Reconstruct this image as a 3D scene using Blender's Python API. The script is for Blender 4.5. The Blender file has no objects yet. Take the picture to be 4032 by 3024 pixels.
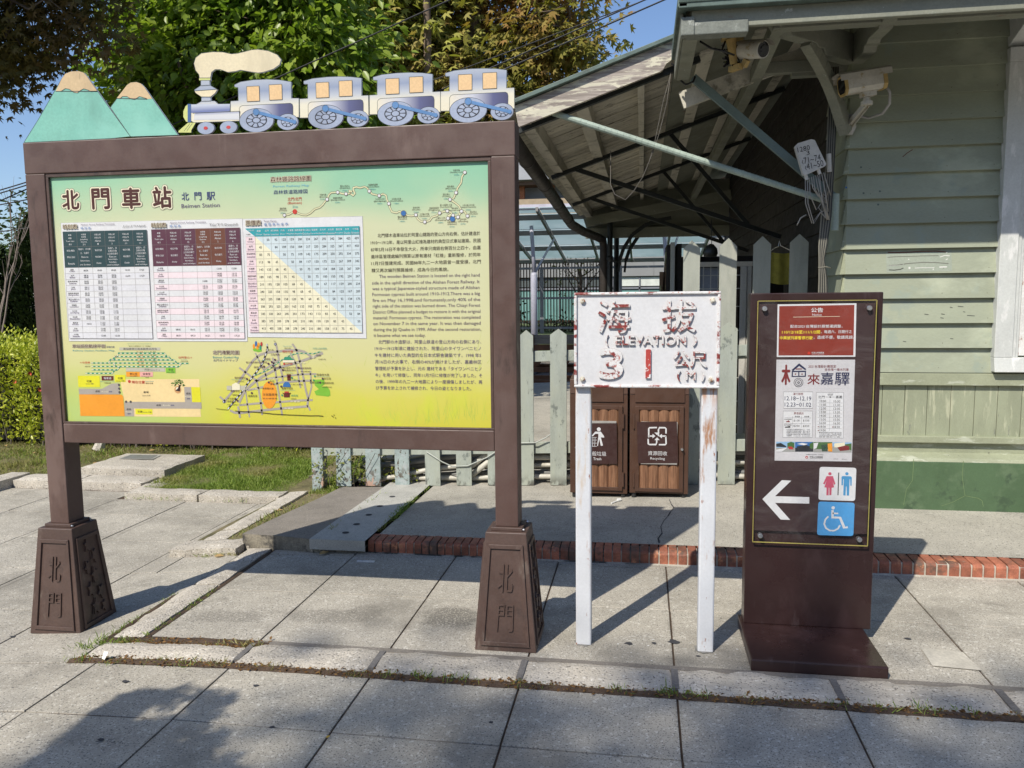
import bpy, bmesh, math, random
import numpy as np
from mathutils import Vector, Matrix, noise as mnoise
C = bpy.context.collection
SC = bpy.context.scene
R_ = random.Random(7)
# ------------------------------------------------------------------ camera
cam = bpy.data.cameras.new('camera'); camo = bpy.data.objects.new('camera', cam); C.objects.link(camo)
cam.sensor_fit = 'HORIZONTAL'; cam.sensor_width = 36.0; cam.lens = 36.0 * 3168.66 / 4032
cam.clip_start = 0.05; cam.clip_end = 600
YAW, PITCH, ROLL = -0.16113, 0.107582, -0.010385
fw = Vector((math.sin(YAW)*math.cos(PITCH), math.cos(YAW)*math.cos(PITCH), -math.sin(PITCH)))
rt = Vector((math.cos(YAW), -math.sin(YAW), 0)); up = rt.cross(fw)
r2 = rt*math.cos(ROLL) + up*math.sin(ROLL); u2 = up*math.cos(ROLL) - rt*math.sin(ROLL)
camo.matrix_world = Matrix(((r2.x, u2.x, -fw.x, 0), (r2.y, u2.y, -fw.y, 0), (r2.z, u2.z, -fw.z, 1.5), (0, 0, 0, 1)))
SC.camera = camo
# ------------------------------------------------------------------ world and sun
SUN_DIR = Vector((0.44, 0.85, -1.0)).normalized()          # the way the light travels
elev = math.asin(-SUN_DIR.z)
world = bpy.data.worlds.new('World'); SC.world = world; world.use_nodes = True
wn = world.node_tree.nodes; wl = world.node_tree.links
sky = wn.new('ShaderNodeTexSky'); sky.sky_type = 'NISHITA'; sky.sun_disc = False
sky.sun_elevation = elev; sky.sun_rotation = math.atan2(-SUN_DIR.x, -SUN_DIR.y)
sky.air_density = 1.0; sky.dust_density = 0.6; sky.ozone_density = 3.5
tint = wn.new('ShaderNodeMix'); tint.data_type = 'RGBA'; tint.blend_type = 'MULTIPLY'; tint.inputs[0].default_value = 1; tint.inputs[7].default_value = (1.0, 1.0, 1.06, 1)
wl.new(sky.outputs[0], tint.inputs[6]); wl.new(tint.outputs[2], wn['Background'].inputs[0]); wn['Background'].inputs[1].default_value = 0.115
sun = bpy.data.lights.new('sun', 'SUN'); suno = bpy.data.objects.new('sun', sun); C.objects.link(suno)
sun.energy = 4.3; sun.angle = math.radians(0.53); sun.color = (1.0, 0.94, 0.83)
suno.rotation_euler = SUN_DIR.to_track_quat('-Z', 'Y').to_euler(); suno.location = (-8, -14, 20)
SC.view_settings.view_transform = 'Standard'; SC.view_settings.look = 'None'
SC.view_settings.exposure = 0.28; SC.view_settings.gamma = 1.0
SC.cycles.max_bounces = 6; SC.cycles.diffuse_bounces = 4; SC.cycles.transparent_max_bounces = 8
# ------------------------------------------------------------------ materials
def srgb(r, g, b):
    f = lambda c: (c/255/12.92) if c/255 <= .04045 else ((c/255+.055)/1.055)**2.4
    return (f(r), f(g), f(b))
MATS = {}
class NT:
    def __init__(s, name):
        s.m = bpy.data.materials.new(name); s.m.use_nodes = True
        s.n = s.m.node_tree.nodes; s.l = s.m.node_tree.links; s.b = s.n['Principled BSDF']
        tc = s.n.new('ShaderNodeTexCoord'); s.co = tc.outputs['Object']
    def mapped(s, stretch, off=(0, 0, 0)):
        mp = s.n.new('ShaderNodeMapping'); mp.inputs['Scale'].default_value = stretch; mp.inputs['Location'].default_value = off
        s.l.new(s.co, mp.inputs[0]); return mp.outputs[0]
    def noise(s, scale, detail=4, rough=.55, stretch=None, off=(0, 0, 0), dist=0):
        t = s.n.new('ShaderNodeTexNoise'); t.inputs['Scale'].default_value = scale
        t.inputs['Detail'].default_value = detail; t.inputs['Roughness'].default_value = rough; t.inputs['Distortion'].default_value = dist
        s.l.new(s.mapped(stretch or (1, 1, 1), off), t.inputs['Vector']); return t.outputs['Fac']
    def rng(s, val, a, b, c=0., d=1., smooth=True):
        m = s.n.new('ShaderNodeMapRange'); m.interpolation_type = 'SMOOTHSTEP' if smooth else 'LINEAR'
        for i, v in zip((1, 2, 3, 4), (a, b, c, d)): m.inputs[i].default_value = v
        s.l.new(val, m.inputs[0]); return m.outputs[0]
    def math(s, op, a, b):
        m = s.n.new('ShaderNodeMath'); m.operation = op
        for i, v in enumerate((a, b)):
            if isinstance(v, (int, float)): m.inputs[i].default_value = v
            else: s.l.new(v, m.inputs[i])
        return m.outputs[0]
    def mix(s, fac, a, b, mode='MIX'):
        m = s.n.new('ShaderNodeMix'); m.data_type = 'RGBA'; m.blend_type = mode
        for i, v in ((0, fac), (6, a), (7, b)):
            if isinstance(v, (int, float)): m.inputs[i].default_value = v
            elif isinstance(v, tuple): m.inputs[i].default_value = (*v[:3], 1)
            else: s.l.new(v, m.inputs[i])
        return m.outputs[2]
    def xyz(s, k):
        q = s.n.new('ShaderNodeSeparateXYZ'); s.l.new(s.co, q.inputs[0]); return q.outputs[k]
    def island(s): return s.n.new('ShaderNodeNewGeometry').outputs['Random Per Island']
    def bump(s, h, strength=.3, dist=.01):
        b = s.n.new('ShaderNodeBump'); b.inputs['Strength'].default_value = strength; b.inputs['Distance'].default_value = dist
        s.l.new(h, b.inputs['Height'])
        if s.b.inputs['Normal'].links: s.l.new(s.b.inputs['Normal'].links[0].from_socket, b.inputs['Normal'])
        s.l.new(b.outputs[0], s.b.inputs['Normal'])
def pm(name, col, rough=.6, metal=0., var=.12, vscale=5., vstretch=None, fine=.06, fscale=90., bump=0., bscale=120., bstretch=None,
       island=0., patches=(), spec=.5, rvar=.1):
    """painted / plain surface: base colour, soft variation, fine grain, worn patches, bump"""
    if name in MATS: return MATS[name]
    t = NT(name); c = tuple(col)
    f = t.rng(t.noise(vscale, 5, .6, vstretch), .3, .7, 1-var, 1+var*.7)
    v = t.mix(1.0, c, f, 'MULTIPLY')
    if fine: v = t.mix(1.0, v, t.rng(t.noise(fscale, 3, .6, bstretch), .3, .7, 1-fine, 1+fine), 'MULTIPLY')
    if island: v = t.mix(1.0, v, t.rng(t.island(), 0, 1, 1-island, 1+island*.6, False), 'MULTIPLY')
    for i, p in enumerate(patches):
        pc, sc, th, soft, st = p[:5]
        m = t.rng(t.noise(sc, 6, .65, st, (i*3.7, i*1.3, i*5.1)), th-soft, th+soft)
        if len(p) > 5 and p[5]:                                   # worn only over a span of heights
            m = t.math('MULTIPLY', m, t.rng(t.xyz(2), p[5][0], p[5][1]))
        if len(p) > 6 and p[6]:
            m = t.math('MULTIPLY', m, t.rng(t.xyz(0), p[6][0], p[6][1]))
        v = t.mix(m, v, pc)
    t.l.new(v, t.b.inputs['Base Color'])
    t.l.new(t.rng(t.noise(vscale*3, 3), .3, .7, max(.02, rough-rvar), min(1, rough+rvar)), t.b.inputs['Roughness'])
    t.b.inputs['Metallic'].default_value = metal; t.b.inputs['Specular IOR Level'].default_value = spec
    if bump: t.bump(t.noise(bscale, 4, .6, bstretch), bump, .004)
    MATS[name] = t.m; return t.m
def granite(name, base, dark, light, sp=260., island=.08, stain=None, bump=.25, thr=(.42, .60), bdist=.002, spots=()):
    if name in MATS: return MATS[name]
    t = NT(name)
    n1 = t.noise(sp, 2, .5); n2 = t.noise(sp*.55, 2, .6, None, (4, 2, 7)); big = t.noise(1.3, 5, .6)
    v = t.mix(t.rng(n1, thr[0], thr[0]-.1), base, dark); v = t.mix(t.rng(n2, thr[1], thr[1]+.08), v, light)
    v = t.mix(1.0, v, t.rng(big, .3, .7, .86, 1.1), 'MULTIPLY')
    v = t.mix(1.0, v, t.rng(t.noise(7, 5, .7, None, (9, 1, 1)), .35, .7, 1.04, .9), 'MULTIPLY')
    if island: v = t.mix(1.0, v, t.rng(t.island(), 0, 1, 1-island, 1+island, False), 'MULTIPLY')
    if stain:
        for i, (sc, th, so, amt) in enumerate(stain):
            v = t.mix(t.rng(t.noise(sc, 6, .7, None, (i*7, 3, 0)), th-so, th+so, 0, amt), v, tuple(x*.35 for x in base))
    for x, y, rx, ry, amt in spots:                # old spills on the paving
        mp = t.n.new('ShaderNodeVectorMath'); mp.operation = 'SUBTRACT'; mp.inputs[1].default_value = (x, y, 0); t.l.new(t.co, mp.inputs[0])
        ml = t.n.new('ShaderNodeVectorMath'); ml.operation = 'MULTIPLY'; ml.inputs[1].default_value = (1/rx, 1/ry, 0); t.l.new(mp.outputs[0], ml.inputs[0])
        ln = t.n.new('ShaderNodeVectorMath'); ln.operation = 'LENGTH'; t.l.new(ml.outputs[0], ln.inputs[0])
        w = t.math('ADD', ln.outputs[1], t.math('MULTIPLY', t.math('SUBTRACT', t.noise(9, 6, .75), .5), 1.6))
        w = t.math('MULTIPLY', t.rng(w, 1.05, .55), t.rng(t.noise(sp*.7, 2, .6), .36, .52)); v = t.mix(t.math('MULTIPLY', w, amt), v, tuple(q*.30 for q in base))
    t.l.new(v, t.b.inputs['Base Color']); t.b.inputs['Roughness'].default_value = .8; t.b.inputs['Specular IOR Level'].default_value = .3
    if bump: t.bump(n1, bump, bdist)
    MATS[name] = t.m; return t.m
def leafmat(name, c1, c2, c3=None, trans=.35, rough=.45, spec=.4):
    if name in MATS: return MATS[name]
    t = NT(name); i = t.island()
    v = t.mix(t.rng(i, 0, 1, 0, 1, False), c1, c2)
    if c3: v = t.mix(t.rng(t.noise(.8, 3, .5), .48, .62), v, c3)
    t.l.new(v, t.b.inputs['Base Color']); t.b.inputs['Roughness'].default_value = rough; t.b.inputs['Specular IOR Level'].default_value = spec
    tr = t.n.new('ShaderNodeBsdfTranslucent'); ms = t.n.new('ShaderNodeMixShader'); ms.inputs[0].default_value = trans
    t.l.new(t.mix(1.0, v, (1.1, 1.25, .6), 'MULTIPLY'), tr.inputs[0])
    t.l.new(t.b.outputs[0], ms.inputs[1]); t.l.new(tr.outputs[0], ms.inputs[2])
    t.l.new(ms.outputs[0], t.n['Material Output'].inputs[0])
    MATS[name] = t.m; return t.m
# ------------------------------------------------------------------ mesh builder
class MB:
    def __init__(s): s.v = []; s.f = []; s.m = []
    def add(s, vs, fs, mi=0):
        o = len(s.v); s.v.extend([tuple(p) for p in vs]); s.f.extend([tuple(o+i for i in f) for f in fs]); s.m.extend([mi]*len(fs)); return s
    def box(s, x0, x1, y0, y1, z0, z1, mi=0):
        v = [(x, y, z) for z in (z0, z1) for y in (y0, y1) for x in (x0, x1)]
        return s.add(v, [(0, 2, 3, 1), (4, 5, 7, 6), (0, 1, 5, 4), (1, 3, 7, 5), (3, 2, 6, 7), (2, 0, 4, 6)], mi)
    def hexa(s, p, mi=0):   # 8 points, bottom 4 ccw then top 4 ccw
        return s.add(p, [(3, 2, 1, 0), (4, 5, 6, 7), (0, 1, 5, 4), (1, 2, 6, 5), (2, 3, 7, 6), (3, 0, 4, 7)], mi)
    def bar(s, a, b, w, h, upv=(0, 0, 1), mi=0):     # rectangular bar from a to b
        a = Vector(a); b = Vector(b); d = (b-a).normalized(); u = Vector(upv)
        if abs(d.dot(u)) > .98: u = Vector((0, 1, 0))
        sx = d.cross(u).normalized()*w/2; sy = sx.cross(d).normalized()*h/2
        return s.hexa([a-sx-sy, a+sx-sy, b+sx-sy, b-sx-sy, a-sx+sy, a+sx+sy, b+sx+sy, b-sx+sy], mi)
    def tube(s, pts, r, n=10, mi=0, caps=True):
        pts = [Vector(p) for p in pts]; rs = r if isinstance(r, (list, tuple)) else [r]*len(pts); o = len(s.v); prev = None
        for i, p in enumerate(pts):
            d = (pts[min(i+1, len(pts)-1)]-pts[max(i-1, 0)]).normalized()
            if prev is None:
                u = Vector((0, 0, 1)) if abs(d.z) < .9 else Vector((1, 0, 0)); a = d.cross(u).normalized()
            else: a = (prev-d*prev.dot(d)).normalized()
            prev = a; b = d.cross(a)
            for k in range(n):
                t = 2*math.pi*k/n; s.v.append(tuple(p+(a*math.cos(t)+b*math.sin(t))*rs[i]))
        for i in range(len(pts)-1):
            for k in range(n):
                q = o+i*n+k; q2 = o+i*n+(k+1) % n; s.f.append((q, q2, q2+n, q+n)); s.m.append(mi)
        if caps:
            s.f.append(tuple(o+k for k in reversed(range(n)))); s.m.append(mi)
            e = o+(len(pts)-1)*n; s.f.append(tuple(e+k for k in range(n))); s.m.append(mi)
        return s
    def prism(s, pts, y0, y1, mi=0, mside=None):      # outline in x,z; front at y0
        n = len(pts); area = sum(pts[i][0]*pts[(i+1) % n][1]-pts[(i+1) % n][0]*pts[i][1] for i in range(n))
        if area < 0: pts = pts[::-1]
        s.add([(x, y0, z) for x, z in pts], [tuple(range(n))], mi)
        ms = mi if mside is None else mside
        v = [(x, y0, z) for x, z in pts]+[(x, y1, z) for x, z in pts]
        s.add(v, [(i, i+n, (i+1) % n+n, (i+1) % n) for i in range(n)]+[tuple(reversed(range(n, 2*n)))], ms); return s
    def face(s, pts, y, mi=0):
        n = len(pts); area = sum(pts[i][0]*pts[(i+1) % n][1]-pts[(i+1) % n][0]*pts[i][1] for i in range(n))
        if area < 0: pts = pts[::-1]
        return s.add([(x, y, z) for x, z in pts], [tuple(range(n))], mi)
    def build(s, name, mats, parent=None, bevel=0, smooth=False, top=None):
        me = bpy.data.meshes.new(name); me.from_pydata(s.v, [], s.f)
        if not isinstance(mats, (list, tuple)): mats = [mats]
        for m in mats: me.materials.append(m)
        me.polygons.foreach_set('material_index', s.m)
        if smooth: me.polygons.foreach_set('use_smooth', [True]*len(s.f))
        me.update(); o = bpy.data.objects.new(name, me); C.objects.link(o)
        if parent is not None:
            o.parent = parent
            if parent.parent is None and parent.type == 'EMPTY': o.location = -parent.location
            elif parent.parent is None: pass
        if bevel:
            b = o.modifiers.new('Bevel', 'BEVEL'); b.width = bevel; b.segments = 2; b.limit_method = 'ANGLE'; b.angle_limit = math.radians(40)
            b.harden_normals = False
        return o
def tag(o, label=None, cat=None, group=None, kind=None):
    if label: o['label'] = label
    if cat: o['category'] = cat
    if group: o['group'] = group
    if kind: o['kind'] = kind
    return o
def thing(name, loc, label, cat, group=None):
    o = bpy.data.objects.new(name, None); C.objects.link(o); o.location = loc; o.empty_display_size = .1
    return tag(o, label, cat, group)
def copy_tree(o, parent=None):
    c = o.copy(); C.objects.link(c); c.parent = parent
    for ch in [x for x in o.children]: copy_tree(ch, c)
    return c
# ------------------------------------------------------------------ flat lettering
TXT = {}
def glyphs(t, bold=0., res=2):
    k = (t, bold, res)
    if k not in TXT:
        cu = bpy.data.curves.new('lettering', 'FONT'); cu.body = t; cu.resolution_u = res; cu.offset = bold; cu.fill_mode = 'FRONT'
        o = bpy.data.objects.new('lettering', cu); C.objects.link(o); dg = bpy.context.evaluated_depsgraph_get()
        me = bpy.data.meshes.new_from_object(o.evaluated_get(dg)); v = [(p.co.x, p.co.y) for p in me.vertices]; f = [tuple(p.vertices) for p in me.polygons]
        bpy.data.objects.remove(o); bpy.data.curves.remove(cu); bpy.data.meshes.remove(me)
        xs = [p[0] for p in v] or [0]; ys = [p[1] for p in v] or [0]
        TXT[k] = (v, f, min(xs)+bold, max(xs)-bold, min(ys)+bold, max(ys)-bold)
    return TXT[k]
def put_text(mb, t, x0, x1, z0, z1, y, mi, bold=0., res=2):
    v, f, a, b, c, d = glyphs(t, bold, res); sx = (x1-x0)/max(b-a, 1e-6); sz = (z1-z0)/max(d-c, 1e-6)
    mb.add([(x0+(p[0]-a)*sx, y, z0+(p[1]-c)*sz) for p in v], f, mi)
def strip(mb, pts, w, y, mi):                    # flat line of width w on an x,z plane
    n = len(pts); L = []; Rr = []
    for i, p in enumerate(pts):
        a = pts[max(i-1, 0)]; b = pts[min(i+1, n-1)]; dx, dz = b[0]-a[0], b[1]-a[1]; l = math.hypot(dx, dz) or 1
        if 0 < i < n-1:
            d1 = math.hypot(p[0]-a[0], p[1]-a[1]) or 1; d2 = math.hypot(b[0]-p[0], b[1]-p[1]) or 1
            cs = ((p[0]-a[0])*(b[0]-p[0])+(p[1]-a[1])*(b[1]-p[1]))/(d1*d2); k = 1/max(.6, math.sqrt(max(.05, (1+cs)/2)))
        else: k = 1
        nx, nz = -dz/l*w/2*k, dx/l*w/2*k; L.append((p[0]+nx, p[1]+nz)); Rr.append((p[0]-nx, p[1]-nz))
    for i in range(n-1): mb.face([L[i], Rr[i], Rr[i+1], L[i+1]], y, mi)
def disc(mb, x, z, r, y, mi, n=14): mb.face([(x+r*math.cos(2*math.pi*k/n), z+r*math.sin(2*math.pi*k/n)) for k in range(n)], y, mi)
INK = dict(maroon=(75, 30, 22), cream=(244, 236, 205), grey=(120, 112, 98), navy=(52, 60, 120), violet=(98, 78, 120), violetb=(96, 72, 105), ltblue=(120, 190, 215),
  red=(205, 60, 45), teal=(90, 165, 165), brown=(72, 58, 46), panelcream=(228, 226, 180), white=(230, 230, 231), blue=(50, 110, 175), black=(38, 34, 34), greybar=(196, 192, 172),
  ltgreen=(140, 180, 150), tgreen=(50, 150, 115), dgrey=(84, 80, 76), pgreen=(130, 195, 55), orange=(246, 160, 40), pink=(240, 176, 165), yellow=(232, 226, 40), dkred=(100, 30, 24),
  tan=(245, 218, 158), tan2=(214, 160, 105), road=(176, 167, 156), leaf1=(86, 150, 50), leaf2=(60, 120, 45), trunk=(50, 28, 20), red2=(190, 55, 50), dviolet=(86, 50, 74), crack=(60, 46, 20),
  brick=(142, 52, 37), gold=(250, 225, 60), greyp=(214, 212, 214), dkred2=(130, 42, 42), navy2=(40, 46, 82), dgrey2=(90, 88, 94), phsky=(150, 190, 225), phgrey=(165, 165, 160), phdark=(40, 44, 48),
  phgreen=(70, 110, 55), phdkgreen=(45, 75, 55), signblue=(85, 165, 225), rose=(205, 90, 115), skyb=(80, 155, 205), binplate=(66, 40, 36), chipbrown=(120, 72, 48), chipgrey=(120, 118, 108), chipwhite=(226, 226, 218),
  chipdark=(82, 84, 74), stain=(96, 108, 98), crackpale=(118, 140, 96), turq=(134, 200, 182), capt=(224, 196, 152), tealhead=(38, 68, 72), mauve=(92, 48, 66), rust=(110, 62, 44), pinkrow=(246, 228, 232), greyrow=(228, 228, 232), cyanhead=(40, 165, 175), fareblue=(212, 226, 230), fareyel=(244, 238, 206), farepink=(244, 220, 224), gridc=(140, 132, 128))
def ink(c, gloss=.55): return pm('print_'+c, srgb(*[q*.9 for q in INK[c]]), gloss, var=.05, vscale=9, fine=.03)
def printed(entries, y, gap=.0004, only=None):
    """build a block of printed shapes and lettering on the plane y (towards -Y)"""
    mb = MB(); keys = []
    def mi(c):
        if c not in keys: keys.append(c)
        return keys.index(c)
    for e in entries:
        yy = y-gap*(e[2]+1); k = mi(e[1])
        if e[0] == 'T' and e[8] > .04:                # outlined lettering: the halo is the glyph printed again all round
            v, f, a, b, c, d = glyphs(e[3], 0); em = (e[7]-e[6])/max(d-c, 1e-6); r = e[8]*em
            for q in range(14): put_text(mb, e[3], e[4]+r*math.cos(q*.449), e[5]+r*math.cos(q*.449), e[6]+r*math.sin(q*.449), e[7]+r*math.sin(q*.449), yy-q*.00002, k)
        elif e[0] == 'T':
            put_text(mb, e[3], e[4], e[5], e[6], e[7], yy, k)
            if e[8] > 0:
                r = e[8]*(e[7]-e[6])
                for q, (u, w) in enumerate(((-r, 0), (r, 0), (0, r), (0, -r))): put_text(mb, e[3], e[4]+u, e[5]+u, e[6]+w, e[7]+w, yy-.00002*(q+1), k)
        elif e[0] == 'P': mb.face(e[3], yy, k)
        elif e[0] == 'C': disc(mb, e[3], e[4], e[5], yy, k)
        elif e[0] == 'L':
            if len(e) > 5:                        # dashes along a line
                dl = e[5]; on = True; acc = 0.; seg = []
                P = [Vector(p) for p in e[4]]
                for i in range(len(P)-1):
                    a, b = P[i], P[i+1]; ln = (b-a).length; t = 0.
                    while t < ln:
                        st = min(dl-acc, ln-t); p = a+(b-a)*(t/ln); q = a+(b-a)*((t+st)/ln)
                        if on: strip(mb, [tuple(p), tuple(q)], e[3], yy, k)
                        t += st; acc += st
                        if acc >= dl-1e-9: acc = 0.; on = not on
            else: strip(mb, e[4], e[3], yy, k)
    return mb, [ink(c) for c in keys]
def sstep(x): x = max(0., min(1., x)); return x*x*(3-2*x)
def gz(x):                                        # the paving dips towards the left
    t = max(0., (-1.65-x)/1.05); return -.045*min(1.3, t*t)
def pz(x, y):                                     # the raised platform climbs a little to the back right
    t = max(0., min(1.3, (y-4.45)/1.42)); return .072+t*(.018+.032*(min(x, .75)+.8))
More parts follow.
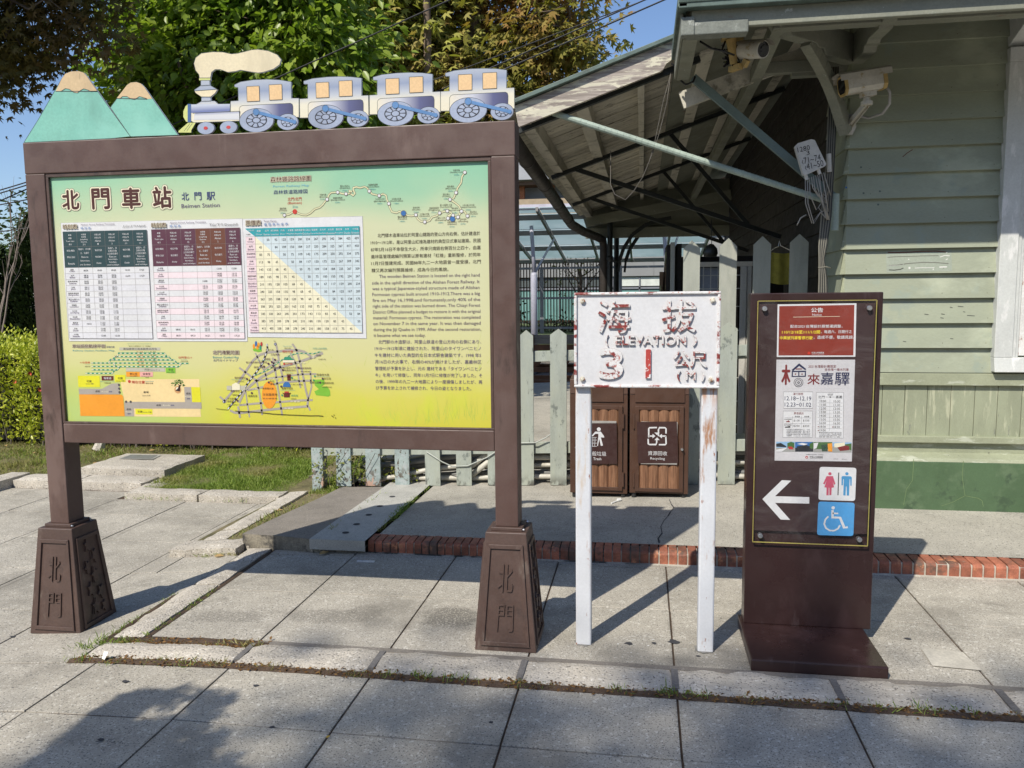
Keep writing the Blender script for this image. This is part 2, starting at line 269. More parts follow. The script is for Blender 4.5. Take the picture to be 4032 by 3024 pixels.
PRINT={
'BOARD_TITLE':[
 ('T','grey',2,'北',-2.5854,-2.5048,1.9138,1.9969,0.105),
 ('T','cream',3,'北',-2.5854,-2.5048,1.9138,1.9969,0.085),
 ('T','maroon',4,'北',-2.5854,-2.5048,1.9138,1.9969,0.034),
 ('T','grey',2,'門',-2.4374,-2.3535,1.912,1.9995,0.105),
 ('T','cream',3,'門',-2.4374,-2.3535,1.912,1.9995,0.085),
 ('T','maroon',4,'門',-2.4374,-2.3535,1.912,1.9995,0.034),
 ('T','grey',2,'車',-2.2898,-2.2032,1.9097,1.9977,0.105),
 ('T','cream',3,'車',-2.2898,-2.2032,1.9097,1.9977,0.085),
 ('T','maroon',4,'車',-2.2898,-2.2032,1.9097,1.9977,0.034),
 ('T','grey',2,'站',-2.1397,-2.0535,1.9083,1.9985,0.105),
 ('T','cream',3,'站',-2.1397,-2.0535,1.9083,1.9985,0.085),
 ('T','maroon',4,'站',-2.1397,-2.0535,1.9083,1.9985,0.034),
 ('T','navy',3,'北',-2.0034,-1.9684,1.9372,1.9714,0.008),
 ('T','navy',3,'門',-1.9423,-1.9093,1.9365,1.9706,0.008),
 ('T','navy',3,'駅',-1.8845,-1.8451,1.9348,1.9699,0.008),
 ('T','violet',3,'Beimen Station',-2.0063,-1.8248,1.9045,1.9219,0.0),
],
'ROUTE_MAP':[
 ('T','grey',2,'森林鐵路路線圖',-1.585,-1.4011,2.0024,2.0247,0.085),
 ('T','cream',3,'森林鐵路路線圖',-1.585,-1.4011,2.0024,2.0247,0.065),
 ('T','maroon',4,'森林鐵路路線圖',-1.585,-1.4011,2.0024,2.0247,0.012),
 ('T','ltblue',2,'Forest Railway Map',-1.5739,-1.4103,1.977,1.9887,0.0),
 ('T','navy',2,'森林鉄道路線図',-1.5731,-1.4192,1.9503,1.9685,0.0),
 ('T','red',2,'北門/北門',-1.5099,-1.4466,1.9208,1.9357,0.0),
 ('T','red',2,'(Beimen)',-1.5107,-1.4462,1.9037,1.9176,0.0),
 ('T','teal',2,'31m',-1.4889,-1.4651,1.8903,1.901,0.0),
 ('L','grey',1,.0085,[(-1.5275,1.8609),(-1.5072,1.8636),(-1.4925,1.8712),(-1.4791,1.8751),(-1.4667,1.8684),(-1.447,1.8609),(-1.427,1.8593),(-1.4095,1.8668),(-1.3889,1.8833),(-1.3659,1.8896),(-1.3512,1.9014),(-1.3393,1.9164),(-1.3306,1.924),(-1.3231,1.9412),(-1.3126,1.9499),(-1.2833,1.9511),(-1.2621,1.9441),(-1.2464,1.9426),(-1.2296,1.9437),(-1.2214,1.9539),(-1.2308,1.9568),(-1.2273,1.9436),(-1.2147,1.9354),(-1.2072,1.943),(-1.2139,1.9589),(-1.2137,1.9668),(-1.1996,1.9705),(-1.183,1.9658),(-1.1633,1.9705),(-1.1524,1.9649),(-1.1428,1.9515),(-1.1309,1.9391),(-1.1144,1.935),(-1.1007,1.9314),(-1.0839,1.9377),(-1.0702,1.9311),(-1.0669,1.9127),(-1.0585,1.8978),(-1.0551,1.881),(-1.0462,1.8625),(-1.0253,1.8577),(-1.0142,1.8637),(-.9957,1.8554),(-.9761,1.8449),(-.9597,1.8435),(-.9421,1.8472),(-.9354,1.8309),(-.922,1.8201),(-.9045,1.8176),(-.8837,1.8217),(-.8725,1.836),(-.8507,1.8417),(-.8396,1.8523),(-.8233,1.8576),(-.807,1.8602),(-.7909,1.8531),(-.7867,1.8478),(-.8047,1.8379),(-.8021,1.8342),(-.7825,1.841),(-.8022,1.8301),(-.785,1.827),(-.7617,1.8342),(-.7534,1.8469),(-.7462,1.8576),(-.7318,1.8541),(-.7224,1.8373)]),
 ('L','panelcream',2,.005,[(-1.5275,1.8609),(-1.5072,1.8636),(-1.4925,1.8712),(-1.4791,1.8751),(-1.4667,1.8684),(-1.447,1.8609),(-1.427,1.8593),(-1.4095,1.8668),(-1.3889,1.8833),(-1.3659,1.8896),(-1.3512,1.9014),(-1.3393,1.9164),(-1.3306,1.924),(-1.3231,1.9412),(-1.3126,1.9499),(-1.2833,1.9511),(-1.2621,1.9441),(-1.2464,1.9426),(-1.2296,1.9437),(-1.2214,1.9539),(-1.2308,1.9568),(-1.2273,1.9436),(-1.2147,1.9354),(-1.2072,1.943),(-1.2139,1.9589),(-1.2137,1.9668),(-1.1996,1.9705),(-1.183,1.9658),(-1.1633,1.9705),(-1.1524,1.9649),(-1.1428,1.9515),(-1.1309,1.9391),(-1.1144,1.935),(-1.1007,1.9314),(-1.0839,1.9377),(-1.0702,1.9311),(-1.0669,1.9127),(-1.0585,1.8978),(-1.0551,1.881),(-1.0462,1.8625),(-1.0253,1.8577),(-1.0142,1.8637),(-.9957,1.8554),(-.9761,1.8449),(-.9597,1.8435),(-.9421,1.8472),(-.9354,1.8309),(-.922,1.8201),(-.9045,1.8176),(-.8837,1.8217),(-.8725,1.836),(-.8507,1.8417),(-.8396,1.8523),(-.8233,1.8576),(-.807,1.8602),(-.7909,1.8531),(-.7867,1.8478),(-.8047,1.8379),(-.8021,1.8342),(-.7825,1.841),(-.8022,1.8301),(-.785,1.827),(-.7617,1.8342),(-.7534,1.8469),(-.7462,1.8576),(-.7318,1.8541),(-.7224,1.8373)]),
 ('L','grey',1,.0085,[(-.7462,1.8576),(-.7555,1.8779),(-.7714,1.8912),(-.7942,1.9063),(-.7791,1.911),(-.7679,1.9333),(-.7611,1.9526),(-.7458,1.9727),(-.7416,1.9981),(-.7296,2.0145)]),
 ('L','panelcream',2,.005,[(-.7462,1.8576),(-.7555,1.8779),(-.7714,1.8912),(-.7942,1.9063),(-.7791,1.911),(-.7679,1.9333),(-.7611,1.9526),(-.7458,1.9727),(-.7416,1.9981),(-.7296,2.0145)]),
 ('C','grey',3,-1.5275,1.8609,.0085),
 ('C','white',4,-1.5275,1.8609,.006),
 ('C','grey',3,-1.3317,1.9225,.0085),
 ('C','white',4,-1.3317,1.9225,.006),
 ('C','grey',3,-1.2833,1.9506,.0085),
 ('C','white',4,-1.2833,1.9506,.006),
 ('C','grey',3,-1.2464,1.9431,.0085),
 ('C','white',4,-1.2464,1.9431,.006),
 ('C','grey',3,-1.1428,1.951,.0085),
 ('C','white',4,-1.1428,1.951,.006),
 ('C','grey',3,-1.1001,1.9309,.0085),
 ('C','white',4,-1.1001,1.9309,.006),
 ('C','grey',3,-1.0585,1.8968,.0085),
 ('C','white',4,-1.0585,1.8968,.006),
 ('C','grey',3,-.9421,1.8472,.0085),
 ('C','white',4,-.9421,1.8472,.006),
 ('C','grey',3,-.9045,1.8171,.0085),
 ('C','white',4,-.9045,1.8171,.006),
 ('C','grey',3,-.8396,1.8523,.0085),
 ('C','white',4,-.8396,1.8523,.006),
 ('C','grey',3,-.807,1.8597,.0085),
 ('C','white',4,-.807,1.8597,.006),
 ('C','grey',3,-.8043,1.8296,.0085),
 ('C','white',4,-.8043,1.8296,.006),
 ('C','grey',3,-.7825,1.841,.0085),
 ('C','white',4,-.7825,1.841,.006),
 ('C','grey',3,-.7617,1.8337,.0085),
 ('C','white',4,-.7617,1.8337,.006),
 ('C','grey',3,-.7462,1.857,.0085),
 ('C','white',4,-.7462,1.857,.006),
 ('C','grey',3,-.7208,1.8368,.0085),
 ('C','white',4,-.7208,1.8368,.006),
 ('C','grey',3,-.7942,1.9063,.0085),
 ('C','white',4,-.7942,1.9063,.006),
 ('C','grey',3,-.7679,1.9333,.0085),
 ('C','white',4,-.7679,1.9333,.006),
 ('C','grey',3,-.7296,2.0145,.0085),
 ('C','white',4,-.7296,2.0145,.006),
 ('C','red',4,-1.4791,1.8751,.0105),
 ('C','grey',3,-.9957,1.8554,.0125),
 ('C','blue',4,-.9957,1.8554,.0105),
 ('C','grey',3,-.785,1.8265,.0125),
 ('C','blue',4,-.785,1.8265,.0105),
 ('T','brown',3,'嘉義/嘉義',-1.5482,-1.5181,1.8855,1.8941,0.0),
 ('T','brown',3,'(Chiayi)',-1.5519,-1.5152,1.8771,1.8845,0.0),
 ('T','teal',3,'30m',-1.5455,-1.5225,1.8678,1.8742,0.0),
 ('T','brown',3,'竹崎/竹崎',-1.3644,-1.3349,1.9383,1.9467,0.0),
 ('T','brown',3,'(Jhuci)',-1.3658,-1.3342,1.9298,1.9372,0.0),
 ('T','teal',3,'127m',-1.3616,-1.3391,1.9207,1.9271,0.0),
 ('T','brown',3,'樟腦寮/樟脳寮',-1.3047,-1.2634,1.9233,1.9317,0.0),
 ('T','brown',3,'(Jhangnaoliao)',-1.3159,-1.2529,1.9152,1.9226,0.0),
 ('T','teal',3,'543m',-1.2959,-1.2735,1.9056,1.9119,0.0),
 ('T','brown',3,'獨立山/独立山',-1.2714,-1.2304,1.9718,1.9802,0.0),
 ('T','brown',3,'(Dulishan)',-1.2736,-1.2288,1.9634,1.9708,0.0),
 ('T','teal',3,'743m',-1.2627,-1.2404,1.9542,1.9605,0.0),
 ('T','brown',3,'梨園寮/梨園寮',-1.1462,-1.1056,1.9731,1.9814,0.0),
 ('T','brown',3,'(Liyuanliao)',-1.1527,-1.0996,1.9649,1.9722,0.0),
 ('T','teal',3,'905m',-1.1375,-1.1154,1.9555,1.9618,0.0),
 ('T','brown',3,'交力坪/交力坪',-1.118,-1.0774,1.9126,1.921,0.0),
 ('T','brown',3,'(Jiaoliping)',-1.1245,-1.0715,1.9044,1.9117,0.0),
 ('T','teal',3,'997m',-1.1093,-1.0872,1.8951,1.9014,0.0),
 ('T','brown',3,'水社寮/水社寮',-1.0456,-1.0053,1.9116,1.9199,0.0),
 ('T','brown',3,'(Shuesheliao)',-1.0542,-0.9971,1.9035,1.9108,0.0),
 ('T','teal',3,'1186m',-1.0369,-1.0149,1.8941,1.9004,0.0),
 ('T','brown',3,'奮起湖/奮起湖',-1.0217,-0.9814,1.8367,1.8451,0.0),
 ('T','brown',3,'(Fenqihu)',-1.0215,-0.982,1.8283,1.8357,0.0),
 ('T','teal',3,'1403m',-1.013,-0.991,1.8192,1.8255,0.0),
 ('T','brown',3,'多林/多林',-0.9545,-0.926,1.873,1.8814,0.0),
 ('T','brown',3,'(Duolin)',-0.9579,-0.923,1.8648,1.8721,0.0),
 ('T','teal',3,'1516m',-0.9516,-0.9298,1.8558,1.862,0.0),
 ('T','brown',3,'十字路/十字路',-0.9249,-0.8849,1.8457,1.854,0.0),
 ('T','brown',3,'(Shitzulu)',-0.9268,-0.8833,1.8374,1.8447,0.0),
 ('T','teal',3,'1534m',-0.9162,-0.8944,1.8283,1.8345,0.0),
 ('T','brown',3,'屏遮那/屏遮那',-0.8834,-0.8437,1.8695,1.8778,0.0),
 ('T','brown',3,'(Pingjhena)',-0.8876,-0.8399,1.8614,1.8686,0.0),
 ('T','teal',3,'1711m',-0.8748,-0.8531,1.8522,1.8584,0.0),
 ('T','brown',3,'第一分道/第一分道',-0.8374,-0.7865,1.8807,1.889,0.0),
 ('T','brown',3,'(1st-Switch)',-0.838,-0.7862,1.8725,1.8797,0.0),
 ('T','teal',3,'1827m',-0.823,-0.8015,1.8632,1.8695,0.0),
 ('T','brown',3,'二萬平/二万平',-0.8556,-0.8158,1.8273,1.8356,0.0),
 ('T','brown',3,'(Erwanping)',-0.8597,-0.8121,1.8191,1.8263,0.0),
 ('T','teal',3,'2000m',-0.8469,-0.8252,1.8099,1.8161,0.0),
 ('T','brown',3,'神木/神木',-0.7885,-0.7604,1.8659,1.8742,0.0),
 ('T','brown',3,'(Sacred tree)',-0.8026,-0.7467,1.858,1.8653,0.0),
 ('T','teal',3,'2138m',-0.7855,-0.764,1.8488,1.855,0.0),
 ('T','brown',3,'阿里山/阿里山',-0.8071,-0.7676,1.8095,1.8178,0.0),
 ('T','brown',3,'(Alishan)',-0.8069,-0.7681,1.8011,1.8084,0.0),
 ('T','teal',3,'2216m',-0.7985,-0.7769,1.7921,1.7983,0.0),
 ('T','brown',3,'沼平/沼平',-0.7544,-0.7262,1.8195,1.8278,0.0),
 ('T','brown',3,'(Zhaoping)',-0.7619,-0.719,1.8115,1.8187,0.0),
 ('T','teal',3,'2274m',-0.7513,-0.7299,1.8024,1.8086,0.0),
 ('T','brown',3,'十字分道/十字分道',-0.7421,-0.6916,1.877,1.8853,0.0),
 ('T','brown',3,'(Shihzi-Switch)',-0.7491,-0.6849,1.869,1.8762,0.0),
 ('T','teal',3,'2332m',-0.7278,-0.7065,1.8596,1.8658,0.0),
 ('T','brown',3,'祝山/祝山',-0.7104,-0.6824,1.8494,1.8576,0.0),
 ('T','brown',3,'(Chushan)',-0.7158,-0.6774,1.8413,1.8485,0.0),
 ('T','teal',3,'2451m',-0.7074,-0.686,1.8323,1.8385,0.0),
 ('T','brown',3,'塔山/塔山',-0.8241,-0.7959,1.9242,1.9325,0.0),
 ('T','brown',3,'(Tashan)',-0.8273,-0.7929,1.9161,1.9233,0.0),
 ('T','teal',3,'2346m',-0.8211,-0.7996,1.9071,1.9133,0.0),
 ('T','brown',3,'眠月/眠月',-0.8051,-0.777,1.9551,1.9633,0.0),
 ('T','brown',3,'(Mienyueh)',-0.8127,-0.7698,1.9471,1.9543,0.0),
 ('T','teal',3,'2303m',-0.8021,-0.7807,1.938,1.9442,0.0),
 ('T','brown',3,'石猴/石猴',-0.7786,-0.7506,2.0203,2.0285,0.0),
 ('T','brown',3,'(Monkey rock)',-0.7926,-0.737,2.0126,2.0198,0.0),
 ('T','teal',3,'2318m',-0.7756,-0.7543,2.0033,2.0095,0.0),
],
'HISTORY':[
 ('T','brown',2,'北門驛木造車站位於阿里山鐵路的登山方向右側，估計建造於',-1.112,-0.668,1.7568,1.7737,0.0),
 ('T','brown',2,'1910～1912年，是以阿里山紅檜為建材的典型日式車站建築。民國',-1.1435,-0.6674,1.7273,1.7443,0.0),
 ('T','brown',2,'87年5月16日不幸發生大火，所幸只燒毀右側百分之四十，由嘉',-1.1439,-0.6673,1.6981,1.7151,0.0),
 ('T','brown',2,'義林區管理處編列預算以原有建材「紅檜」重新整修，於同年',-1.1436,-0.6677,1.6689,1.6859,0.0),
 ('T','brown',2,'11月7日整建完成。民國88年九二一大地震曾一度受損，北門',-1.144,-0.6676,1.6402,1.6572,0.0),
 ('T','brown',2,'驛又再次編列預算維修，成為今日的風貌。',-1.1432,-0.8064,1.6103,1.6273,0.0),
 ('T','violetb',2,'The wooden Beimen Station is located on the right hand',-1.1103,-0.6732,1.5826,1.6002,0.0),
 ('T','violetb',2,'side in the uphill direction of the Alishan Forest Railway. It',-1.1431,-0.6742,1.5552,1.5728,0.0),
 ('T','violetb',2,'was a typical Japanese-styled structure made of Alishan',-1.1427,-0.6745,1.531,1.5487,0.0),
 ('T','violetb',2,'Formosan cypress built around 1910-1912.There was a big',-1.1429,-0.6733,1.5063,1.524,0.0),
 ('T','violetb',2,'fire on May 16,1998,and fortunately,only 40% of the',-1.1426,-0.6725,1.481,1.4988,0.0),
 ('T','violetb',2,'right side of the station was burned down. The Chiayi Forest',-1.1422,-0.6724,1.4568,1.4746,0.0),
 ('T','violetb',2,'District Office planned a budget to restore it with the original',-1.1418,-0.6722,1.4314,1.4492,0.0),
 ('T','violetb',2,'material: Formosan cypress. The restoration was completed',-1.142,-0.6726,1.4066,1.4244,0.0),
 ('T','violetb',2,'on November 7 in the same year. It was then damaged',-1.1422,-0.6718,1.3817,1.3995,0.0),
 ('T','violetb',2,'during the Jiji Quake in 1999. After the second restoration,',-1.1418,-0.67,1.3562,1.3741,0.0),
 ('T','violetb',2,'it became what we see today.',-1.1414,-0.912,1.3312,1.3491,0.0),
 ('T','violet',2,'北門駅の木造駅は、阿里山鉄道の登山方向の右側にあり、',-1.1218,-0.6702,1.3057,1.3225,0.0),
 ('T','violet',2,'1910～1912年頃に建設された、阿里山のタイワンベニヒノ',-1.1391,-0.6723,1.2773,1.2942,0.0),
 ('T','violet',2,'キを建材に用いた典型的な日本式駅舎建築です。1998 年5',-1.14,-0.6721,1.2484,1.2654,0.0),
 ('T','violet',2,'月16日の大火事で、右側の40%が焼けましたが、嘉義林区',-1.1397,-0.6715,1.22,1.237,0.0),
 ('T','violet',2,'管理処が予算を計上し、元の 建材である「タイワンベニヒノ',-1.1399,-0.6713,1.191,1.208,0.0),
 ('T','violet',2,'キ」を用いて修復し、同年11月7日に修復が完了しました。そ',-1.1402,-0.669,1.1625,1.1795,0.0),
 ('T','violet',2,'の後、1999年の九二一大地震により一度損傷しましたが、再',-1.1393,-0.6683,1.1345,1.1515,0.0),
 ('T','violet',2,'び予算を計上されて補修され、今日の姿となりました。',-1.139,-0.7162,1.1064,1.1235,0.0),
],
'FACILITIES':[
 ('T','grey',2,'車站設施動線平面',-2.5867,-2.4199,1.2889,1.3048,0.085),
 ('T','cream',3,'車站設施動線平面',-2.5867,-2.4199,1.2889,1.3048,0.065),
 ('T','maroon',4,'車站設施動線平面',-2.5867,-2.4199,1.2889,1.3048,0.012),
 ('T','navy',2,'駅構内図',-2.4145,-2.3748,1.2882,1.2969,0.0),
 ('T','teal',2,'Railway Station Facilities Map',-2.586,-2.3754,1.2703,1.2801,0.0),
 ('P','greybar',1,[(-2.3499,1.2911),(-2.1471,1.2902),(-2.1485,1.2774),(-2.3508,1.2779)]),
 ('T','black',2,'新站房完工尚未啟用北月台',-2.3302,-2.164,1.2788,1.2888,0.0),
 ('T','ltgreen',2,'North platform new station building was',-2.3083,-2.1864,1.3066,1.3106,0.0),
 ('T','ltgreen',2,'done,not opened to the public yet',-2.3071,-2.1868,1.3003,1.304,0.0),
 ('T','brown',2,'竣工した新駅北ホーム（未開放）',-2.3018,-2.1934,1.2934,1.2986,0.0),
 ('L','tgreen',1,.0065,[(-2.4979,1.2192),(-2.0124,1.2189)]),
 ('L','cream',2,.004,[(-2.4979,1.2192),(-2.0124,1.2189)],.011),
 ('L','tgreen',1,.0065,[(-2.4094,1.2201),(-2.3989,1.2346),(-2.3893,1.2355),(-2.3709,1.2485),(-2.3644,1.2505)]),
 ('L','cream',2,.004,[(-2.4094,1.2201),(-2.3989,1.2346),(-2.3893,1.2355),(-2.3709,1.2485),(-2.3644,1.2505)],.011),
 ('L','tgreen',1,.0065,[(-2.3941,1.234),(-2.0824,1.2341),(-2.0688,1.2193)]),
 ('L','cream',2,.004,[(-2.3941,1.234),(-2.0824,1.2341),(-2.0688,1.2193)],.011),
 ('L','tgreen',1,.0065,[(-2.3788,1.2485),(-2.1063,1.2483),(-2.0963,1.2352)]),
 ('L','cream',2,.004,[(-2.3788,1.2485),(-2.1063,1.2483),(-2.0963,1.2352)],.011),
 ('L','tgreen',1,.0065,[(-2.3619,1.2508),(-2.3572,1.2644),(-2.127,1.264),(-2.1186,1.2503)]),
 ('L','cream',2,.004,[(-2.3619,1.2508),(-2.3572,1.2644),(-2.127,1.264),(-2.1186,1.2503)],.011),
 ('L','tgreen',1,.0065,[(-2.4978,1.2033),(-2.0642,1.2034),(-2.0479,1.2182)]),
 ('L','cream',2,.004,[(-2.4978,1.2033),(-2.0642,1.2034),(-2.0479,1.2182)],.011),
 ('L','tgreen',1,.0065,[(-2.3842,1.2167),(-2.3724,1.2051)]),
 ('L','cream',2,.004,[(-2.3842,1.2167),(-2.3724,1.2051)],.011),
 ('L','tgreen',1,.0065,[(-2.498,1.1878),(-2.3688,1.1878),(-2.3535,1.2023)]),
 ('L','cream',2,.004,[(-2.498,1.1878),(-2.3688,1.1878),(-2.3535,1.2023)],.011),
 ('L','tgreen',1,.0065,[(-2.5304,1.1717),(-2.3937,1.1718),(-2.3816,1.1863)]),
 ('L','cream',2,.004,[(-2.5304,1.1717),(-2.3937,1.1718),(-2.3816,1.1863)],.011),
 ('T','red2',3,'第一股道',-2.2652,-2.234,1.2682,1.2733,0.0),
 ('T','ltgreen',3,'Track',-2.2292,-2.2028,1.2688,1.2728,0.0),
 ('T','brown',3,'第一番線',-2.198,-2.1701,1.2682,1.2734,0.0),
 ('T','red2',3,'第二股道',-2.2646,-2.2334,1.2532,1.2584,0.0),
 ('T','ltgreen',3,'Track',-2.2286,-2.2022,1.2539,1.2579,0.0),
 ('T','brown',3,'第二番線',-2.1973,-2.1695,1.2533,1.2585,0.0),
 ('T','red2',3,'第三股道',-2.264,-2.2329,1.2383,1.2435,0.0),
 ('T','ltgreen',3,'Track',-2.228,-2.2016,1.239,1.243,0.0),
 ('T','brown',3,'第三番線',-2.1967,-2.1688,1.2384,1.2436,0.0),
 ('T','red2',3,'第四股道',-2.2625,-2.2313,1.2234,1.2285,0.0),
 ('T','ltgreen',3,'Track',-2.2265,-2.2,1.224,1.2281,0.0),
 ('T','brown',3,'第四番線',-2.1952,-2.1673,1.2235,1.2287,0.0),
 ('T','red2',3,'第五股道',-2.2613,-2.2301,1.2084,1.2136,0.0),
 ('T','ltgreen',3,'Track',-2.2253,-2.1988,1.2091,1.2131,0.0),
 ('T','brown',3,'第五番線',-2.194,-2.1661,1.2086,1.2138,0.0),
 ('T','red',2,'←往嘉義',-2.554,-2.5029,1.2168,1.2261,0.0),
 ('T','teal',2,'To Chiayi',-2.5292,-2.505,1.2093,1.2128,0.0),
 ('T','brown',2,'嘉義方面',-2.5298,-2.504,1.2002,1.2055,0.0),
 ('T','red',2,'往阿里山→',-2.0608,-1.994,1.2404,1.2504,0.0),
 ('T','teal',2,'To Alishan',-2.0492,-2.0186,1.2336,1.237,0.0),
 ('T','brown',2,'阿里山方面',-2.0502,-2.015,1.2256,1.2308,0.0),
 ('P','greybar',1,[(-2.3238,1.1975),(-2.1296,1.1974),(-2.1306,1.1811),(-2.3243,1.1808)]),
 ('T','black',2,'月台',-2.2321,-2.2064,1.1849,1.195,0.0),
 ('T','dgrey',2,'Platforms ホーム',-2.2038,-2.155,1.1856,1.1914,0.0),
 ('P','pgreen',1,[(-2.1252,1.1983),(-2.079,1.1979),(-2.0798,1.1741),(-2.1257,1.1745)]),
 ('T','black',2,'草皮',-2.1127,-2.0891,1.1852,1.1946,0.0),
 ('T','dgrey',2,'Lawn 芝生',-2.1196,-2.0848,1.1762,1.1826,0.0),
 ('P','orange',1,[(-2.3238,1.1793),(-2.2557,1.1793),(-2.2559,1.1571),(-2.324,1.157)]),
 ('T','black',2,'辦公室',-2.3057,-2.2683,1.165,1.1751,0.0),
 ('T','dgrey',2,'Office 事務所',-2.3066,-2.268,1.1577,1.1626,0.0),
 ('P','pink',1,[(-2.2557,1.1793),(-2.1908,1.1794),(-2.1913,1.1569),(-2.2559,1.1571)]),
 ('T','black',2,'候車室',-2.2412,-2.203,1.1647,1.1748,0.0),
 ('T','dgrey',2,'Passenger waiting room',-2.249,-2.1943,1.1578,1.1618,0.0),
 ('T','brown',2,'待合室',-2.229,-2.2128,1.1509,1.1561,0.0),
 ('P','yellow',1,[(-2.5703,1.1598),(-2.459,1.161),(-2.4599,1.1082),(-2.5707,1.1079)]),
 ('T','black',2,'花園',-2.5266,-2.5019,1.1293,1.1404,0.0),
 ('T','dgrey',2,'Garden 花壇',-2.5312,-2.4928,1.1199,1.1264,0.0),
 ('P','dkred',1,[(-2.4491,1.1598),(-2.3892,1.1596),(-2.39,1.139),(-2.4494,1.1389)]),
 ('T','white',2,'機車庫',-2.4386,-2.4001,1.1439,1.1544,0.0),
 ('T','teal',2,'Railcar maintenance room',-2.4569,-2.3852,1.1321,1.1362,0.0),
 ('T','brown',2,'列車格納庫',-2.4372,-2.4048,1.1241,1.1299,0.0),
 ('P','yellow',1,[(-2.3827,1.1654),(-2.3289,1.1651),(-2.3292,1.1324),(-2.3835,1.1323)]),
 ('T','black',2,'花園',-2.3679,-2.3435,1.1443,1.1548,0.0),
 ('T','dgrey',2,'Garden 花壇',-2.3768,-2.3351,1.1344,1.1408,0.0),
 ('P','tan',0,[(-2.3527,1.1453),(-1.9652,1.1482),(-1.9673,1.0137),(-1.9663,.9763),(-2.2977,.9738),(-2.2968,1.0112),(-2.3408,1.0413),(-2.3464,1.0747),(-2.3542,1.1241)]),
 ('P','road',1,[(-2.5706,1.1006),(-2.4515,1.1001),(-2.4002,1.1252),(-2.3636,1.1261),(-2.3623,1.0755),(-2.5694,1.0736)]),
 ('T','black',2,'道路',-2.4857,-2.4619,1.0837,1.0931,0.0),
 ('T','cream',2,'Roads',-2.4529,-2.4204,1.084,1.0898,0.0),
 ('T','navy',2,'道路',-2.417,-2.3996,1.0843,1.0907,0.0),
 ('P','orange',1,[(-2.5694,1.0733),(-2.3544,1.0741),(-2.3461,1.066),(-2.3444,.974),(-2.5705,.9725)]),
 ('P','road',1,[(-2.3424,1.0413),(-2.0406,1.043),(-2.0409,1.112),(-2.007,1.1117),(-2.0057,1.0425),(-1.961,1.0424),(-1.9605,1.0137),(-2.2968,1.0112),(-2.2964,.9741),(-2.3438,.974)]),
 ('P','yellow',1,[(-2.0063,1.1117),(-1.963,1.1114),(-1.9625,1.0433),(-2.0057,1.0428)]),
 ('T','black',2,'道路',-2.1836,-2.1595,1.0227,1.0319,0.0),
 ('T','cream',2,'Roads',-2.1493,-2.1151,1.0239,1.0303,0.0),
 ('T','navy',2,'道路',-2.1112,-2.0942,1.0244,1.0307,0.0),
 ('T','black',2,'道路',-2.3333,-2.3095,1.002,1.0116,0.0),
 ('T','cream',2,'Roads',-2.3374,-2.3052,0.992,0.9981,0.0),
 ('T','navy',2,'道路',-2.33,-2.3134,0.9827,0.9892,0.0),
 ('T','black',2,'道路',-2.0334,-2.0102,1.0776,1.0871,0.0),
 ('T','cream',2,'Roads',-2.0374,-2.0079,1.0649,1.071,0.0),
 ('T','navy',2,'道路',-2.0299,-2.014,1.0558,1.0621,0.0),
 ('P','yellow',1,[(-2.289,1.0089),(-2.2039,1.0094),(-2.2045,.9841),(-2.2898,.9835)]),
 ('T','black',2,'花園',-2.2779,-2.2545,0.9916,1.0012,0.0),
 ('T','dgrey',2,'Garden 花壇',-2.2519,-2.2095,0.9919,0.9977,0.0),
 ('C','dgrey',2,-2.3634,1.1188,.0058),
 ('C','dgrey',2,-2.3633,1.1019,.0058),
 ('C','dgrey',2,-2.3629,1.0848,.0058),
 ('C','dgrey',2,-2.3328,1.0417,.0058),
 ('C','dgrey',2,-2.31,1.0416,.0058),
 ('C','red',2,-2.3103,1.1351,.007),
 ('T','red',2,'現在位置',-2.2987,-2.2336,1.1259,1.1384,0.01),
 ('T','teal',2,'Present Location',-2.2301,-2.1889,1.1342,1.1388,0.0),
 ('T','brown',2,'現在位置',-2.2306,-2.1923,1.1241,1.1307,0.0),
 ('T','black',2,'廣場',-2.2432,-2.2178,1.0815,1.0913,0.0),
 ('T','dgrey',2,'Square 広場',-2.2506,-2.21,1.0669,1.0742,0.0),
 ('C','tan2',2,-2.0726,1.0988,.0165),
 ('C','cream',3,-2.0724,1.1017,.0095),
 ('P','trunk',4,[(-2.0846,1.0944),(-2.07,1.106),(-2.0662,1.1175),(-2.0703,1.1261),(-2.0614,1.1204),(-2.053,1.1219),(-2.0602,1.1147),(-2.0606,1.0975),(-2.0631,1.0917)]),
 ('P','leaf1',3,[(-2.0521,1.131),(-2.0491,1.1332),(-2.0464,1.1311),(-2.0494,1.1289)]),
 ('P','leaf2',3,[(-2.0697,1.1384),(-2.0663,1.1409),(-2.0631,1.1385),(-2.0666,1.136)]),
 ('P','leaf2',3,[(-2.0595,1.1279),(-2.0553,1.1309),(-2.0515,1.128),(-2.0557,1.125)]),
 ('P','leaf1',3,[(-2.0751,1.1378),(-2.0721,1.1399),(-2.0693,1.1378),(-2.0723,1.1356)]),
 ('P','leaf2',3,[(-2.0599,1.1258),(-2.0558,1.1287),(-2.0521,1.1258),(-2.0562,1.1229)]),
 ('P','leaf1',3,[(-2.0917,1.1332),(-2.0893,1.135),(-2.0871,1.1333),(-2.0895,1.1316)]),
 ('P','leaf2',3,[(-2.0421,1.1197),(-2.0383,1.1224),(-2.0347,1.1197),(-2.0386,1.117)]),
 ('P','leaf1',3,[(-2.0697,1.1406),(-2.0658,1.1434),(-2.0621,1.1406),(-2.0661,1.1378)]),
 ('P','leaf1',3,[(-2.0922,1.1282),(-2.0885,1.1308),(-2.0852,1.1282),(-2.0888,1.1256)]),
 ('P','leaf1',3,[(-2.0662,1.1434),(-2.0622,1.1463),(-2.0586,1.1435),(-2.0626,1.1406)]),
